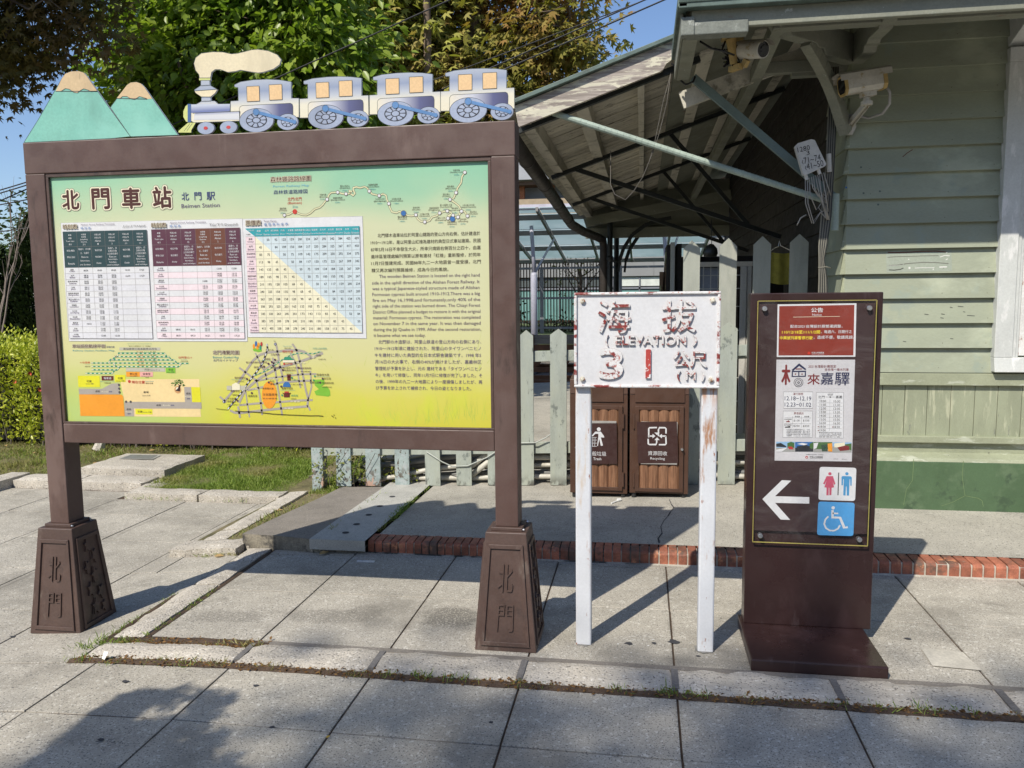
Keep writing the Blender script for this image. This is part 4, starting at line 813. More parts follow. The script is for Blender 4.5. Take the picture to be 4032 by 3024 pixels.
 ('T','black',2,'$200',0.638,0.6633,0.937,0.9467,0.0),
 ('T','black',2,'$350',0.6771,0.7023,0.937,0.9468,0.0),
 ('T','black',2,'柴油機關車',0.6001,0.6301,0.9674,0.9728,0.0),
 ('P','dkred2',2,[(.6083,.9577),(.6081,.9621),(.6133,.9621),(.6148,.9654),(.6184,.9655),(.6195,.9622),(.6226,.9623),(.6227,.9579)]),
 ('T','black',2,'蒸汽機關車',0.6002,0.6302,0.9429,0.9483,0.0),
 ('P','black',2,[(.6037,.9337),(.6036,.938),(.6165,.9393),(.618,.9415),(.6252,.9416),(.6254,.934)]),
 ('T','dgrey2',2,'※中途可於停車時間內上、下車。',0.61,0.7079,0.9234,0.9289,0.0),
 ('T','dgrey2',2,'※單程票可於區間各站乘車，最多上車1次。',0.6102,0.7081,0.9166,0.9221,0.0),
 ('T','dgrey2',2,'來回票可於區間各站乘車，最多上車4次。',0.6104,0.7083,0.9098,0.9152,0.0),
 ('T','dgrey2',2,'※搭乘當日請出示票卡及相關文件。',0.6105,0.7085,0.903,0.9084,0.0),
 ('T','dgrey2',2,'※團體票：15人以上9折，25人以上8折。',0.6107,0.7086,0.8961,0.9016,0.0),
 ('T','black',2,'北門',0.7354,0.761,1.061,1.0728,0.0),
 ('T','black',2,'嘉義',0.8053,0.8318,1.0617,1.074,0.0),
 ('L','black',2,.001,[(.764,1.0672),(.8035,1.0675)]),
 ('C','black',3,.7833,1.0674,.003),
 ('T','black',2,'乘車時間',0.7722,0.794,1.0774,1.0817,0.0),
 ('T','black',2,'(暫停時)',0.7734,0.7927,1.0726,1.0764,0.0),
 ('T','black',2,'10:00',0.742,0.7676,1.0449,1.0546,0.0),
 ('T','black',2,'10:30',0.7979,0.8238,1.0444,1.0541,0.0),
 ('L','dgrey2',2,.0006,[(.7342,1.0421),(.8326,1.0427)]),
 ('T','black',2,'11:00',0.7423,0.7678,1.0293,1.039,0.0),
 ('T','black',2,'11:30',0.7982,0.8241,1.0289,1.0385,0.0),
 ('L','dgrey2',2,.0006,[(.7344,1.0265),(.8327,1.0271)]),
 ('T','black',2,'12:00',0.7425,0.7681,1.0137,1.0234,0.0),
 ('T','black',2,'12:30',0.7985,0.8245,1.0133,1.023,0.0),
 ('L','dgrey2',2,.0006,[(.7346,1.0109),(.8329,1.0116)]),
 ('T','black',2,'13:00',0.7428,0.7684,0.9981,1.0078,0.0),
 ('T','black',2,'13:30',0.7989,0.8248,0.9977,1.0074,0.0),
 ('L','dgrey2',2,.0006,[(.7348,.9953),(.833,.996)]),
 ('T','black',2,'14:00',0.743,0.7686,0.9824,0.9921,0.0),
 ('T','black',2,'14:30',0.7992,0.8252,0.9821,0.9918,0.0),
 ('L','dgrey2',2,.0006,[(.735,.9796),(.8332,.9804)]),
 ('T','black',2,'15:00',0.7433,0.7689,0.9667,0.9765,0.0),
 ('T','black',2,'15:30',0.7995,0.8255,0.9665,0.9762,0.0),
 ('L','dgrey2',2,.0006,[(.7352,.9639),(.8333,.9648)]),
 ('T','black',2,'16:00',0.7435,0.7692,0.9511,0.9608,0.0),
 ('T','black',2,'16:30',0.7998,0.8258,0.9508,0.9605,0.0),
 ('L','dgrey2',2,.0006,[(.7354,.9482),(.8335,.9492)]),
 ('T','black',2,'18:00',0.7438,0.7694,0.9354,0.9451,0.0),
 ('T','black',2,'18:30',0.8002,0.8262,0.9352,0.9449,0.0),
 ('L','dgrey2',2,.0006,[(.7356,.9325),(.8336,.9335)]),
 ('C','dkred2',3,.7393,.9402,.0023),
 ('T','black',2,'19:00',0.7441,0.7697,0.9197,0.9294,0.0),
 ('L','dgrey2',2,.0006,[(.7358,.9168),(.8338,.9179)]),
 ('C','dkred2',3,.7397,.9245,.0023),
 ('C','dkred2',3,.7973,.94,.0023),
 ('L','dgrey2',2,.0006,[(.7826,1.0561),(.7847,.9214)]),
 ('T','dgrey2',2,'●開往嘉義站的當日首末班車',0.743,0.8336,0.912,0.9164,0.0),
 ('T','dgrey2',2,'※12/18與12/19首日，限定蒸汽機關車',0.7432,0.8338,0.9063,0.9107,0.0),
 ('T','dgrey2',2,'※本列車行駛及票價依現場公告為準，請旅客',0.7433,0.834,0.9007,0.905,0.0),
 ('T','dgrey2',2,'留意最新公告。',0.7435,0.8342,0.895,0.8993,0.0),
 ('P','phsky',2,[(.5689,.8724),(.645,.8738),(.6457,.8479),(.5695,.8464)]),
 ('P','phgrey',2,[(.5695,.8464),(.6457,.8479),(.6462,.8306),(.5699,.8291)]),
 ('P','phdark',3,[(.5691,.8637),(.5881,.8676),(.6113,.8537),(.6114,.8494),(.5694,.8507)]),
 ('P','phgreen',3,[(.6153,.8473),(.6148,.8668),(.6298,.8735),(.6436,.8695),(.6442,.8479)]),
 ('P','red2',4,[(.6167,.8517),(.6342,.8529),(.6421,.8414),(.6231,.841)]),
 ('P','white',4,[(.5697,.8377),(.6077,.8463),(.6153,.8465),(.5928,.8295),(.5699,.8291)]),
 ('P','blue',2,[(.6466,.8728),(.7212,.8742),(.7219,.849),(.6473,.8475)]),
 ('P','phdark',2,[(.6473,.8475),(.7219,.849),(.7224,.8322),(.6477,.8307)]),
 ('P','white',3,[(.6543,.8645),(.6766,.8691),(.6991,.8654),(.6844,.8588)]),
 ('P','phdark',4,[(.6546,.854),(.6918,.861),(.7068,.855),(.7073,.8403),(.655,.8371)]),
 ('P','phgreen',3,[(.7051,.8655),(.7212,.8742),(.722,.8448),(.7071,.8466)]),
 ('P','phgreen',2,[(.7227,.8736),(.7973,.875),(.7982,.8447),(.7236,.8432)]),
 ('P','phgrey',2,[(.7236,.8432),(.7982,.8447),(.7986,.8316),(.724,.8301)]),
 ('P','white',3,[(.7229,.8693),(.7415,.8718),(.7347,.8477),(.7236,.8432)]),
 ('P','phdkgreen',4,[(.753,.8612),(.779,.866),(.7799,.8356),(.7575,.8351)]),
 ('P','orange',4,[(.7789,.8682),(.7974,.8707),(.7986,.8338),(.7821,.8356)]),
 ('P','phsky',2,[(.7984,.874),(.8749,.8754),(.8755,.8581),(.7989,.8566)]),
 ('P','phgrey',2,[(.7989,.8566),(.8755,.8581),(.8764,.8322),(.7997,.8306)]),
 ('P','cream',3,[(.8062,.8698),(.8482,.8749),(.8489,.8533),(.8067,.8524)]),
 ('P','phgreen',3,[(.8485,.8663),(.8751,.8711),(.8761,.8408),(.8529,.849)]),
 ('P','dkred2',4,[(.8182,.8527),(.8524,.862),(.8663,.8579),(.8668,.8428),(.8302,.8377)]),
 ('T','dgrey2',2,'洽詢電話 (05)2768094（北門車站）',0.6923,0.7642,0.8168,0.8223,0.0),
 ('C','red2',2,.6958,.8071,.0058),
 ('C','greyp',3,.6959,.806,.003),
 ('T','black',2,'阿里山林業鐵路',0.7085,0.7615,0.8057,0.8134,0.0),
 ('T','black',2,'Alishan Forest Railway',0.7088,0.7617,0.8008,0.8046,0.0),
 ('T','dgrey2',2,'活動官網',0.8041,0.824,0.8013,0.8045,0.0),
 ('T','dgrey2',2,'鐵路粉絲',0.8382,0.8586,0.8009,0.8042,0.0),
],
'PICTO':[
 ('P','white',1,[(.5177,.6195),(.5969,.7051),(.6355,.7039),(.5704,.6339),(.7115,.6342),(.7123,.6055),(.5711,.6044),(.6358,.5312),(.596,.5315)]),
 ('P','white',1,[(.7499,.7557),(.7506,.7608),(.7529,.7644),(.7567,.7665),(.7619,.7672),(.887,.7665),(.8921,.7658),(.8958,.7636),(.898,.76),(.8987,.755),(.8981,.6344),(.8974,.6293),(.8951,.6257),(.8914,.6235),(.8862,.6228),(.761,.6227),(.7558,.6234),(.752,.6256),(.7498,.6292),(.7491,.6343)]),
 ('P','signblue',1,[(.7491,.6043),(.7499,.6094),(.7522,.6131),(.7559,.6153),(.7611,.616),(.8851,.6152),(.8902,.6144),(.8938,.6122),(.896,.6086),(.8967,.6035),(.8961,.4812),(.8954,.4761),(.8931,.4724),(.8894,.4702),(.8843,.4695),(.7598,.4685),(.7545,.4692),(.7508,.4713),(.7486,.475),(.7479,.4802)]),
 ('C','rose',2,.7923,.7382,.0068),
 ('P','rose',2,[(.7793,.7275),(.8049,.7281),(.8162,.6945),(.8102,.6905),(.804,.7084),(.8115,.6795),(.8013,.6776),(.8013,.6463),(.7931,.6444),(.7916,.6773),(.7896,.6773),(.7901,.6443),(.7808,.644),(.7809,.677),(.7716,.679),(.7799,.7088),(.7722,.6911),(.766,.6942)]),
 ('L','black',2,.0038,[(.8279,.744),(.8279,.646)]),
 ('C','skyb',2,.8611,.7399,.0068),
 ('P','skyb',2,[(.8431,.7297),(.8772,.7294),(.8815,.7235),(.8816,.6886),(.8765,.6885),(.8746,.7168),(.8726,.7168),(.8729,.6457),(.8637,.6454),(.8614,.6848),(.8589,.6847),(.8586,.6452),(.8494,.6461),(.8492,.7162),(.8466,.7161),(.8465,.6898),(.8408,.6897),(.8397,.7241)]),
 ('C','white',2,.8102,.5904,.0072),
 ('L','white',2,.009,[(.8079,.5803),(.8089,.5483),(.8397,.5483),(.858,.5047),(.8723,.508)]),
 ('L','white',2,.0065,[(.8084,.5665),(.8315,.5662)]),
 ('L','white',2,.0068,[(.7918,.5522),(.7799,.5379),(.7758,.5183),(.7836,.5003),(.7994,.4903),(.8174,.4904),(.8325,.4999),(.8403,.5151)]),
],
'ELEV':[
 ('T','w',0,'海',-0.1788,-0.0485,1.3504,1.4816,0.0),
 ('T','w',0,'拔',0.0784,0.2119,1.3527,1.4812,0.0),
 ('T','w',0,'(',-0.1497,-0.1373,1.2964,1.341,0.0),
 ('T','w',0,'ELEVATION',-0.1085,0.1743,1.3005,1.3378,0.0),
 ('T','w',0,')',0.202,0.2162,1.2972,1.3411,0.0),
 ('T','w',0,'3',-0.1713,-0.0819,1.1637,1.2824,0.0),
 ('T','w',0,'1',0.0134,0.0342,1.1648,1.2824,0.0),
 ('T','w',0,'公尺',0.1257,0.2577,1.2088,1.2757,0.0),
 ('T','w',0,'(',0.1407,0.1541,1.1521,1.1944,0.0),
 ('T','w',0,'M',0.1759,0.2132,1.1585,1.1936,0.0),
 ('T','w',0,')',0.2379,0.2492,1.1527,1.1959,0.0),
 ('C','b',2,-.2433,1.4806,.011),
 ('C','b',2,.2772,1.4793,.011),
 ('C','b',2,-.2441,1.1591,.011),
 ('C','b',2,.2749,1.1591,.011),
],
'BIN_TRASH':[
 ('P','binplate',0,[(-.4303,.6272),(-.1723,.6311),(-.1653,.3477),(-.4263,.3399)]),
 ('T','white',1,'一般垃圾',-0.3711,-0.2407,0.3999,0.4318,0.0),
 ('T','white',1,'Trash',-0.3302,-0.2753,0.3705,0.3892,0.012),
 ('C','white',1,-.2921,.5871,.0135),
 ('P','white',1,[(-.3172,.5699),(-.2782,.5706),(-.2566,.5401),(-.2548,.5296),(-.2782,.5309),(-.2634,.4738),(-.2781,.4709),(-.2894,.5201),(-.298,.4705),(-.3041,.4704),(-.2947,.5394),(-.2955,.5553),(-.3172,.5549),(-.3328,.537),(-.3433,.5386)]),
 ('L','white',1,.003,[(-.3607,.5312),(-.3607,.4675)]),
 ('L','white',1,.003,[(-.3476,.5315),(-.3459,.466)]),
 ('L','white',1,.003,[(-.3328,.5317),(-.3345,.4662)]),
 ('L','white',1,.003,[(-.3172,.532),(-.3206,.4665)]),
 ('L','white',1,.003,[(-.3676,.5293),(-.3068,.5304)]),
 ('L','white',1,.003,[(-.3676,.5099),(-.3068,.511)]),
 ('L','white',1,.003,[(-.3676,.4886),(-.3067,.4898)]),
 ('L','white',1,.003,[(-.3676,.4656),(-.3067,.4668)]),
],
'BIN_RECYCLE':[
 ('P','binplate',0,[(-.0338,.6427),(.235,.6493),(.2476,.3617),(-.0234,.3545)]),
 ('L','white',1,.0095,[(.0478,.5367),(.0474,.5978),(.0516,.6031),(.1024,.6056)]),
 ('L','white',1,.0095,[(.1131,.5466),(.1127,.5901),(.1193,.605),(.1573,.6048),(.1633,.5979),(.1636,.5649)]),
 ('L','white',1,.0095,[(.1621,.5475),(.1651,.4953),(.1593,.4882),(.1162,.4873)]),
 ('L','white',1,.0095,[(.0437,.5262),(.0456,.4912),(.0525,.487),(.0966,.4878),(.1016,.5028),(.1014,.5202)]),
 ('L','white',1,.0095,[(.0478,.5455),(.0775,.546)]),
 ('L','white',1,.0095,[(.1646,.5475),(.1325,.547)]),
 ('P','white',2,[(.0858,.5705),(.1213,.5711),(.1037,.5534)]),
 ('P','white',2,[(.0927,.5463),(.0731,.5616),(.0734,.5302)]),
 ('P','white',2,[(.1165,.5467),(.1366,.5627),(.1369,.5314)]),
 ('P','white',2,[(.1038,.5377),(.0862,.5182),(.1218,.5189)]),
 ('T','white',1,'資源回收',0.0435,0.1726,0.4123,0.4421,0.0),
 ('T','white',1,'Recycling',0.06,0.1577,0.3776,0.3995,0.0),
],
'SCRATCH':[
 ('L','chipbrown',0,.007,[(1.5298,1.7569),(1.5973,1.754),(1.6643,1.7559),(1.7384,1.7592),(1.8123,1.7593),(1.8751,1.7519)]),
 ('L','chipgrey',0,.004,[(1.5272,1.7254),(1.5758,1.7292),(1.6505,1.7295),(1.7396,1.731),(1.8282,1.7309)]),
 ('L','chipwhite',0,.005,[(1.836,1.7214),(1.865,1.731),(1.8931,1.7282)]),
 ('L','chipgrey',0,.0045,[(1.5329,1.674),(1.5779,1.6756),(1.6522,1.6854),(1.7413,1.6902),(1.8154,1.6874),(1.8857,1.6799)]),
 ('L','chipwhite',0,.003,[(1.533,1.6724),(1.5705,1.6734),(1.6226,1.6804)]),
 ('L','chipdark',0,.006,[(1.5339,1.6463),(1.5641,1.6442),(1.6014,1.6484),(1.6198,1.6568)]),
 ('L','chipwhite',0,.004,[(1.687,1.6549),(1.7278,1.6566),(1.8019,1.6563)]),
 ('L','chipwhite',0,.008,[(1.8314,1.6589),(1.8755,1.6598)]),
 ('L','chipwhite',0,.005,[(1.8717,1.7465),(1.8803,1.7502)]),
 ('L','chipwhite',0,.005,[(1.8699,1.7036),(1.8821,1.7097)]),
 ('C','chipwhite',2,1.6556,1.6562,.007),
 ('C','chipwhite',2,1.6527,1.7106,.004),
 ('C','chipwhite',2,1.795,1.6462,.004),
 ('L','chipdark',0,.004,[(1.7578,1.3663),(1.7818,1.3629)]),
 ('L','chipdark',0,.004,[(1.8559,1.3672),(1.8768,1.3639)]),
 ('L','chipdark',0,.004,[(1.851,1.3434),(1.869,1.3401)]),
 ('L','chipdark',0,.004,[(2.007,1.3567),(2.0512,1.3532)]),
 ('L','chipdark',0,.004,[(1.9551,1.4138),(1.9876,1.4104)]),
 ('L','chipdark',0,.004,[(1.9089,1.4087),(1.9238,1.4054)]),
 ('L','chipdark',0,.004,[(1.9853,1.3805),(1.9972,1.3772)]),
 ('L','chipdark',0,.004,[(1.9162,1.2128),(1.9341,1.2096)]),
 ('L','chipdark',0,.004,[(1.6364,1.1949),(1.6547,1.1917)]),
 ('L','chipbrown',0,.005,[(1.5928,2.3433),(1.6177,2.3653),(1.6521,2.387)]),
 ('C','stain',2,1.3457,2.2868,.006),
 ('C','stain',2,1.3662,2.1268,.006),
 ('C','stain',2,1.4633,2.1355,.006),
 ('C','stain',2,1.4603,2.0555,.006),
 ('C','blue',2,1.2631,2.1659,.006),
],
'PLINTH':[
 ('L','crackpale',0,.0032,[(1.7154,.4451),(1.7158,.3959),(1.7134,.3053),(1.6793,.2466),(1.6737,.1967),(1.6667,.1426)]),
 ('L','crackpale',0,.0032,[(2.0108,.4395),(2.0077,.3458),(2.0211,.2645),(2.0308,.2157),(1.9618,.1725),(1.8954,.1457)]),
 ('L','crackpale',0,.0032,[(2.0308,.2157),(2.1095,.2016),(2.1325,.186),(2.1417,.1494)]),
],
'JBOX':[
 ('T','black',1,'1280',0.9535,1.0275,2.3888,2.4194,0.0),
 ('T','black',1,'3',1.0017,1.0208,2.3602,2.387,0.0),
 ('T','black',1,'‹71~74',0.9659,1.079,2.3117,2.3501,0.0),
 ('T','black',1,'‹41~50',0.9775,1.0891,2.2728,2.3113,0.0),
],
}
GEO={'sheet1': [(-2.6022, 1.8552), (-1.7226, 1.8524), (-1.7246, 1.3174), (-2.6023, 1.3199)], 'up': [(-2.5933, 1.8155), (-2.1778, 1.8143), (-2.1791, 1.3306), (-2.5955, 1.3326)], 'uphead': [1.753, 1.6542], 'dn': [(-2.1557, 1.8149), (-1.734, 1.8132), (-1.7354, 1.3297), (-2.1573, 1.3317)], 'dnhead': [1.7502, 1.6539], 'sheet2': [(-1.7216, 1.8508), (-1.1767, 1.8486), (-1.1749, 1.3297), (-1.722, 1.3364)], 'fare': [(-1.7089, 1.8088), (-1.1903, 1.8067), (-1.1912, 1.3536), (-1.7102, 1.357)], 'farehead': 1.773, 'farecol0': -1.6646}
CUT={'mt1': [(-2.7721,2.2187),(-2.6904,2.3167),(-2.6196,2.4095),(-2.5566,2.4908),(-2.5397,2.5073),(-2.511,2.5155),(-2.4737,2.5152),(-2.4496,2.5069),(-2.4325,2.4871),(-2.3373,2.3526),(-2.243,2.2248),(-2.3344,2.2193)],'mt2': [(-2.3323,2.3535),(-2.2452,2.4441),(-2.2263,2.4539),(-2.199,2.4546),(-2.1783,2.4471),(-2.1612,2.4302),(-2.0146,2.2213),(-2.243,2.2237)],'cap1': [(-2.5943,2.4345),(-2.5566,2.4908),(-2.5397,2.5073),(-2.511,2.5155),(-2.4737,2.5152),(-2.4496,2.5069),(-2.4325,2.4871),(-2.3889,2.4244),(-2.4186,2.4242),(-2.4365,2.4332),(-2.4547,2.4385),(-2.4707,2.4322),(-2.487,2.4222),(-2.5054,2.4258),(-2.5262,2.4404),(-2.5446,2.444),(-2.5674,2.4332)],'cap2': [(-2.299,2.3903),(-2.2452,2.4441),(-2.2263,2.4539),(-2.199,2.4546),(-2.1783,2.4471),(-2.1612,2.4302),(-2.1282,2.3805),(-2.1523,2.3805),(-2.176,2.3892),(-2.1879,2.393),(-2.213,2.3808),(-2.2309,2.3854),(-2.2485,2.3959),(-2.2698,2.397),(-2.2826,2.389)],'smoke': [(-1.8998,2.4567),(-1.9002,2.4699),(-1.9157,2.4892),(-1.9217,2.5185),(-1.9127,2.5416),(-1.8852,2.5584),(-1.8323,2.5617),(-1.7858,2.558),(-1.7457,2.5479),(-1.7167,2.5489),(-1.6527,2.5598),(-1.624,2.5602),(-1.6177,2.5588),(-1.578,2.5514),(-1.5389,2.5337),(-1.5216,2.5121),(-1.5294,2.4919),(-1.5586,2.4753),(-1.6049,2.4648),(-1.628,2.4634),(-1.6571,2.4686),(-1.7086,2.4797),(-1.732,2.4752),(-1.767,2.4734),(-1.8013,2.4868),(-1.8246,2.488),(-1.8416,2.4774),(-1.8487,2.4541)],'loco': [(-1.937,2.2711),(-1.9844,2.2962),(-1.983,2.3202),(-1.9716,2.341),(-1.9562,2.3499),(-1.9268,2.3453),(-1.8964,2.3587),(-1.8954,2.3772),(-1.9193,2.3943),(-1.9264,2.4036),(-1.9261,2.4089),(-1.8957,2.4248),(-1.8945,2.4459),(-1.9015,2.4478),(-1.901,2.4557),(-1.8482,2.453),(-1.8486,2.4451),(-1.8535,2.4422),(-1.8533,2.4243),(-1.8203,2.4052),(-1.8311,2.3899),(-1.853,2.3752),(-1.8522,2.3582),(-1.8346,2.3574),(-1.8195,2.3434),(-1.7621,2.3418),(-1.7603,2.3533),(-1.7248,2.3532),(-1.7237,2.4083),(-1.7399,2.4117),(-1.7394,2.4206),(-1.711,2.4312),(-1.6529,2.4361),(-1.5891,2.4354),(-1.5321,2.4299),(-1.4813,2.4195),(-1.483,2.3521),(-1.4489,2.3504),(-1.4522,2.2724),(-1.5389,2.2737),(-1.7191,2.2685)],'boiler_hi': [(-1.9321,2.3045),(-1.9258,2.3112),(-1.7639,2.3075),(-1.7171,2.308),(-1.7218,2.2739),(-1.9364,2.2818)],'front': [(-1.9844,2.2962),(-1.983,2.3202),(-1.9716,2.341),(-1.958,2.3499),(-1.9624,2.2738),(-1.9725,2.2759)],'ring': [(-1.961,2.3501),(-1.9456,2.3494),(-1.95,2.2722),(-1.9655,2.2729)],'stackband': [(-1.901,2.4557),(-1.8482,2.453),(-1.8486,2.4451),(-1.9015,2.4468)],'cow': [(-2.011,2.2314),(-2.0106,2.2384),(-1.9638,2.2712),(-1.9281,2.2697),(-1.9508,2.2385),(-1.9513,2.2289)],'bogie': [(-1.8802,2.2462),(-1.7741,2.2454)],'car': [(-1.1186,2.4075),(-1.1182,2.4197),(-1.0796,2.4279),(-1.0141,2.431),(-0.9599,2.4301),(-0.9061,2.4258),(-0.8622,2.4184),(-0.8638,2.3475),(-0.83,2.3473),(-0.8317,2.265),(-0.9422,2.2675),(-1.0349,2.2666),(-1.1421,2.2689),(-1.1397,2.3473),(-1.1028,2.3475),(-1.101,2.4066)],'win': [[(-1.0637,2.4098),(-1.0065,2.4093),(-1.0071,2.3469),(-1.0644,2.3472)],[(-0.9615,2.4115),(-0.9037,2.4111),(-0.9041,2.348),(-0.962,2.3483)]],'under': [(-1.1034,2.2697),(-1.1019,2.3209),(-1.0962,2.3283),(-1.0879,2.3315),(-0.8679,2.3315),(-0.8599,2.3271),(-0.8574,2.3169),(-0.8585,2.2688)],'w1': [(-1.0239,2.2697),(-0.945,2.2661),(-1.0226,2.3171)],'w2': [(-0.883,2.2557),(-0.8357,2.2535),(-0.8823,2.2876)],'rod': [(-1.023,2.3008),(-0.8507,2.2522)],'wins': [(-1.6834,2.4141),(-1.3703,2.4107),(-1.0637,2.4098),(-0.7537,2.4082)],'wins2': [[(-1.6829,2.4141),(-1.6263,2.4128),(-1.6269,2.3511),(-1.6848,2.3513)],[(-1.5797,2.4141),(-1.5225,2.4138),(-1.524,2.3525),(-1.5814,2.3526)]],'last': [(-0.5215,2.347),(-0.5213,2.2634),(-0.5545,2.4141)]}
# ================================================================== SETTING: ground, paving, kerb, platform
m_soil = pm('soil', (.075, .048, .030), .95, var=.4, vscale=14, fine=.3, fscale=200, bump=.6, bscale=150)
m_earth = pm('earth', (.16, .14, .10), .95, var=.3, vscale=2)
G0 = (.43, .395, .33); GD = (.14, .135, .125); GL = (.60, .57, .50)
m_slab = granite('granite_slab', G0, GD, GL, 150, .05, [(1.25, .58, .10, .5), (5, .63, .07, .3), (11, .74, .02, .35)], .25, thr=(.44, .585), spots=((-.88, 3.57, .17, .15, .8), (-1.47, 3.50, .26, .10, .55), (-1.95, 3.45, .24, .09, .5), (-1.30, 3.58, .10, .10, .5), (-.55, 3.7, .3, .12, .3), (-3.1, 5.2, .5, .2, .3), (-3.6, 4.6, .5, .15, .25), (1.2, 3.65, .25, .08, .35), (-.4, 2.2, .12, .08, .4), (.45, 3.25, .5, .05, .4)))
def joint_dirt(m):                                 # grime worked into the slab edges beside the joints
    nt = m.node_tree; t = NT.__new__(NT); t.m = m; t.n = nt.nodes; t.l = nt.links; t.b = t.n['Principled BSDF']; t.co = [x for x in t.n if x.type == 'TEX_COORD'][0].outputs['Object']
    src = t.b.inputs['Base Color'].links[0].from_socket; fx = t.math('FRACT', t.math('DIVIDE', t.math('ADD', t.xyz(0), 59.862), .6), 0); d = t.math('ABSOLUTE', t.math('SUBTRACT', fx, .5), 0)
    mk = t.math('MULTIPLY', t.rng(d, .462, .5), t.rng(t.noise(6, 5, .7, None, (3, 8, 1)), .42, .66)); t.l.new(t.mix(t.math('MULTIPLY', mk, .55), src, (.12, .105, .085)), t.b.inputs['Base Color'])
joint_dirt(m_slab)
m_kerb = granite('rough_granite', (.50, .455, .385), (.15, .135, .12), (.68, .64, .57), 105, .07, [(4, .66, .08, .3)], .9, bdist=.006)
m_conc = granite('rough_concrete', (.40, .375, .32), (.14, .135, .12), (.50, .475, .41), 120, 0, [(1.2, .6, .1, .35), (5, .66, .05, .3)], .7, bdist=.004)
m_concd = granite('old_concrete', (.235, .21, .18), (.12, .11, .10), (.32, .29, .25), 140, 0, [(2.2, .58, .12, .3)], .4)
m_ledge = granite('cut_granite', (.43, .42, .38), (.2, .2, .19), (.56, .55, .51), 200, 0, [(3, .7, .05, .2)], .15)
m_side = pm('stained_concrete', (.22, .195, .15), .9, var=.35, vscale=9, fine=.2, fscale=120, bump=.5, bscale=90, patches=[((.06, .055, .05), 7, .56, .06, None), ((.40, .36, .27), 11, .62, .03, None)])
m_gum = pm('old_gum', (.045, .045, .05), .9)
m_bird = pm('droppings', (.72, .71, .68), .9)
# far ground, reaching the horizon
mb = MB(); mb.add([(-220, -160, -.2), (220, -160, -.2), (220, 380, -.2), (-220, 380, -.2)], [(0, 1, 2, 3)])
tag(mb.build('ground', m_earth), kind='structure')
# soil bed under the paving joints
mb = MB(); xs = [-9+.15*i for i in range(int(18/.15)+1)]
for i, x in enumerate(xs): mb.v += [(x, -6, gz(x)-.0055), (x, 7.5, gz(x)-.0055)]
for i in range(len(xs)-1): mb.f.append((2*i, 2*i+2, 2*i+3, 2*i+1)); mb.m.append(0)
tag(mb.build('joint_bed', m_soil), kind='structure')
# paving slabs
mb = MB(); J = .0034
def slab(x0, x1, y0, y1, dz=0., k=0):
    dz += R_.uniform(-.0012, .0012); n = max(1, int((x1-x0)/.32)); e = .0015
    xs = [x0+J+(x1-x0-2*J)*i/n for i in range(n+1)]
    for a, b in zip(xs, xs[1:]):
        pass
    vs = []; 
    for x in xs:
        ex = e if x == xs[0] else (-e if x == xs[-1] else 0)
        vs += [(x, y0+J, gz(x)-.03), (x, y0+J, gz(x)+dz-e), (x+ex, y0+J+e, gz(x)+dz), (x+ex, y1-J-e, gz(x)+dz), (x, y1-J, gz(x)+dz-e), (x, y1-J, gz(x)-.03)]
    fs = []
    for i in range(n):
        for q in range(5): a = i*6+q; fs.append((a, a+6, a+7, a+1))
    fs.append((5, 4, 3, 2, 1, 0)); o = n*6; fs.append(tuple(o+q for q in range(6)))
    mb.add(vs, [tuple(reversed(f)) for f in fs], k)
xj = [.138+.6*k for k in range(-15, 12)]
for i in range(len(xj)-1):
    a, b = xj[i], xj[i+1]
    for y0, y1 in ((-5.28, -4.68), (-4.68, -4.08), (-4.08, -3.48), (-3.48, -2.88), (-2.88, -2.28), (-2.28, -1.68), (-1.68, -1.08), (-1.08, -.48), (-.48, .12), (.12, .72), (.72, 1.32), (1.32, 1.92), (1.92, 2.52), (2.52, 2.925)): slab(a, b, y0, y1)
    if a > -2.27:
        a2 = max(a, -2.193)
        for y0, y1 in ((3.185, 3.79), (3.79, 4.385), (4.385, 4.46)):
            if b-a2 > .03: slab(a2, b, y0, y1)
# left area, past the kerb that runs away from us
yl = [2.925, 3.50, 4.08, 4.66, 5.24, 5.66]
for i in range(len(xj)-1):
    a, b = xj[i]-.04, xj[i+1]-.04
    if a > -2.4: continue
    for y0, y1 in zip(yl, yl[1:]):
        lim = -2.375 if y1 < 4.4 else -2.735
        if y0 < 4.4 < y1: lim = -2.735
        if min(b, lim)-a > .05: slab(a, min(b, lim), y0, y1)
    if b < -4.0: slab(a, b, 5.66, 5.90)
slab(-2.735, -2.375, 4.08, 4.36)
# dark spots of trodden gum and bird droppings
def spot(x, y, r, k):
    n = 9; rr = [r*R_.uniform(.6, 1.25) for _ in range(n)]
    mb.add([(x+rr[q]*math.cos(6.283*q/n), y+.75*rr[q]*math.sin(6.283*q/n), gz(x)+.0022) for q in range(n)], [tuple(range(n))], k)
for x, y, r in ((-2.02, 2.77, .016), (-1.48, 2.80, .014), (-1.83, 2.36, .013), (-1.28, 2.52, .012), (-.05, 3.385, .02), (.06, 3.40, .014), (.145, 3.43, .028), (-.26, 3.40, .013), (-.3, 3.72, .013), (.24, 3.30, .010), (.53, 3.5, .010), (-.52, 2.66, .008), (.95, 3.2, .014), (.1, 2.2, .010), (-2.9, 3.2, .015), (1.15, 3.6, .018), (-.9, 2.1, .01), (.42, 2.46, .008)): spot(x, y, r, 1)
for k in range(16): spot(R_.uniform(-.3, .5), R_.uniform(3.22, 3.45), R_.uniform(.003, .006), 2)
for k in range(34): spot(R_.uniform(-3, 2), R_.uniform(2.0, 4.3), R_.uniform(.002, .005), 1)
tag(mb.build('paving', [m_slab, m_gum, m_bird]), kind='structure')
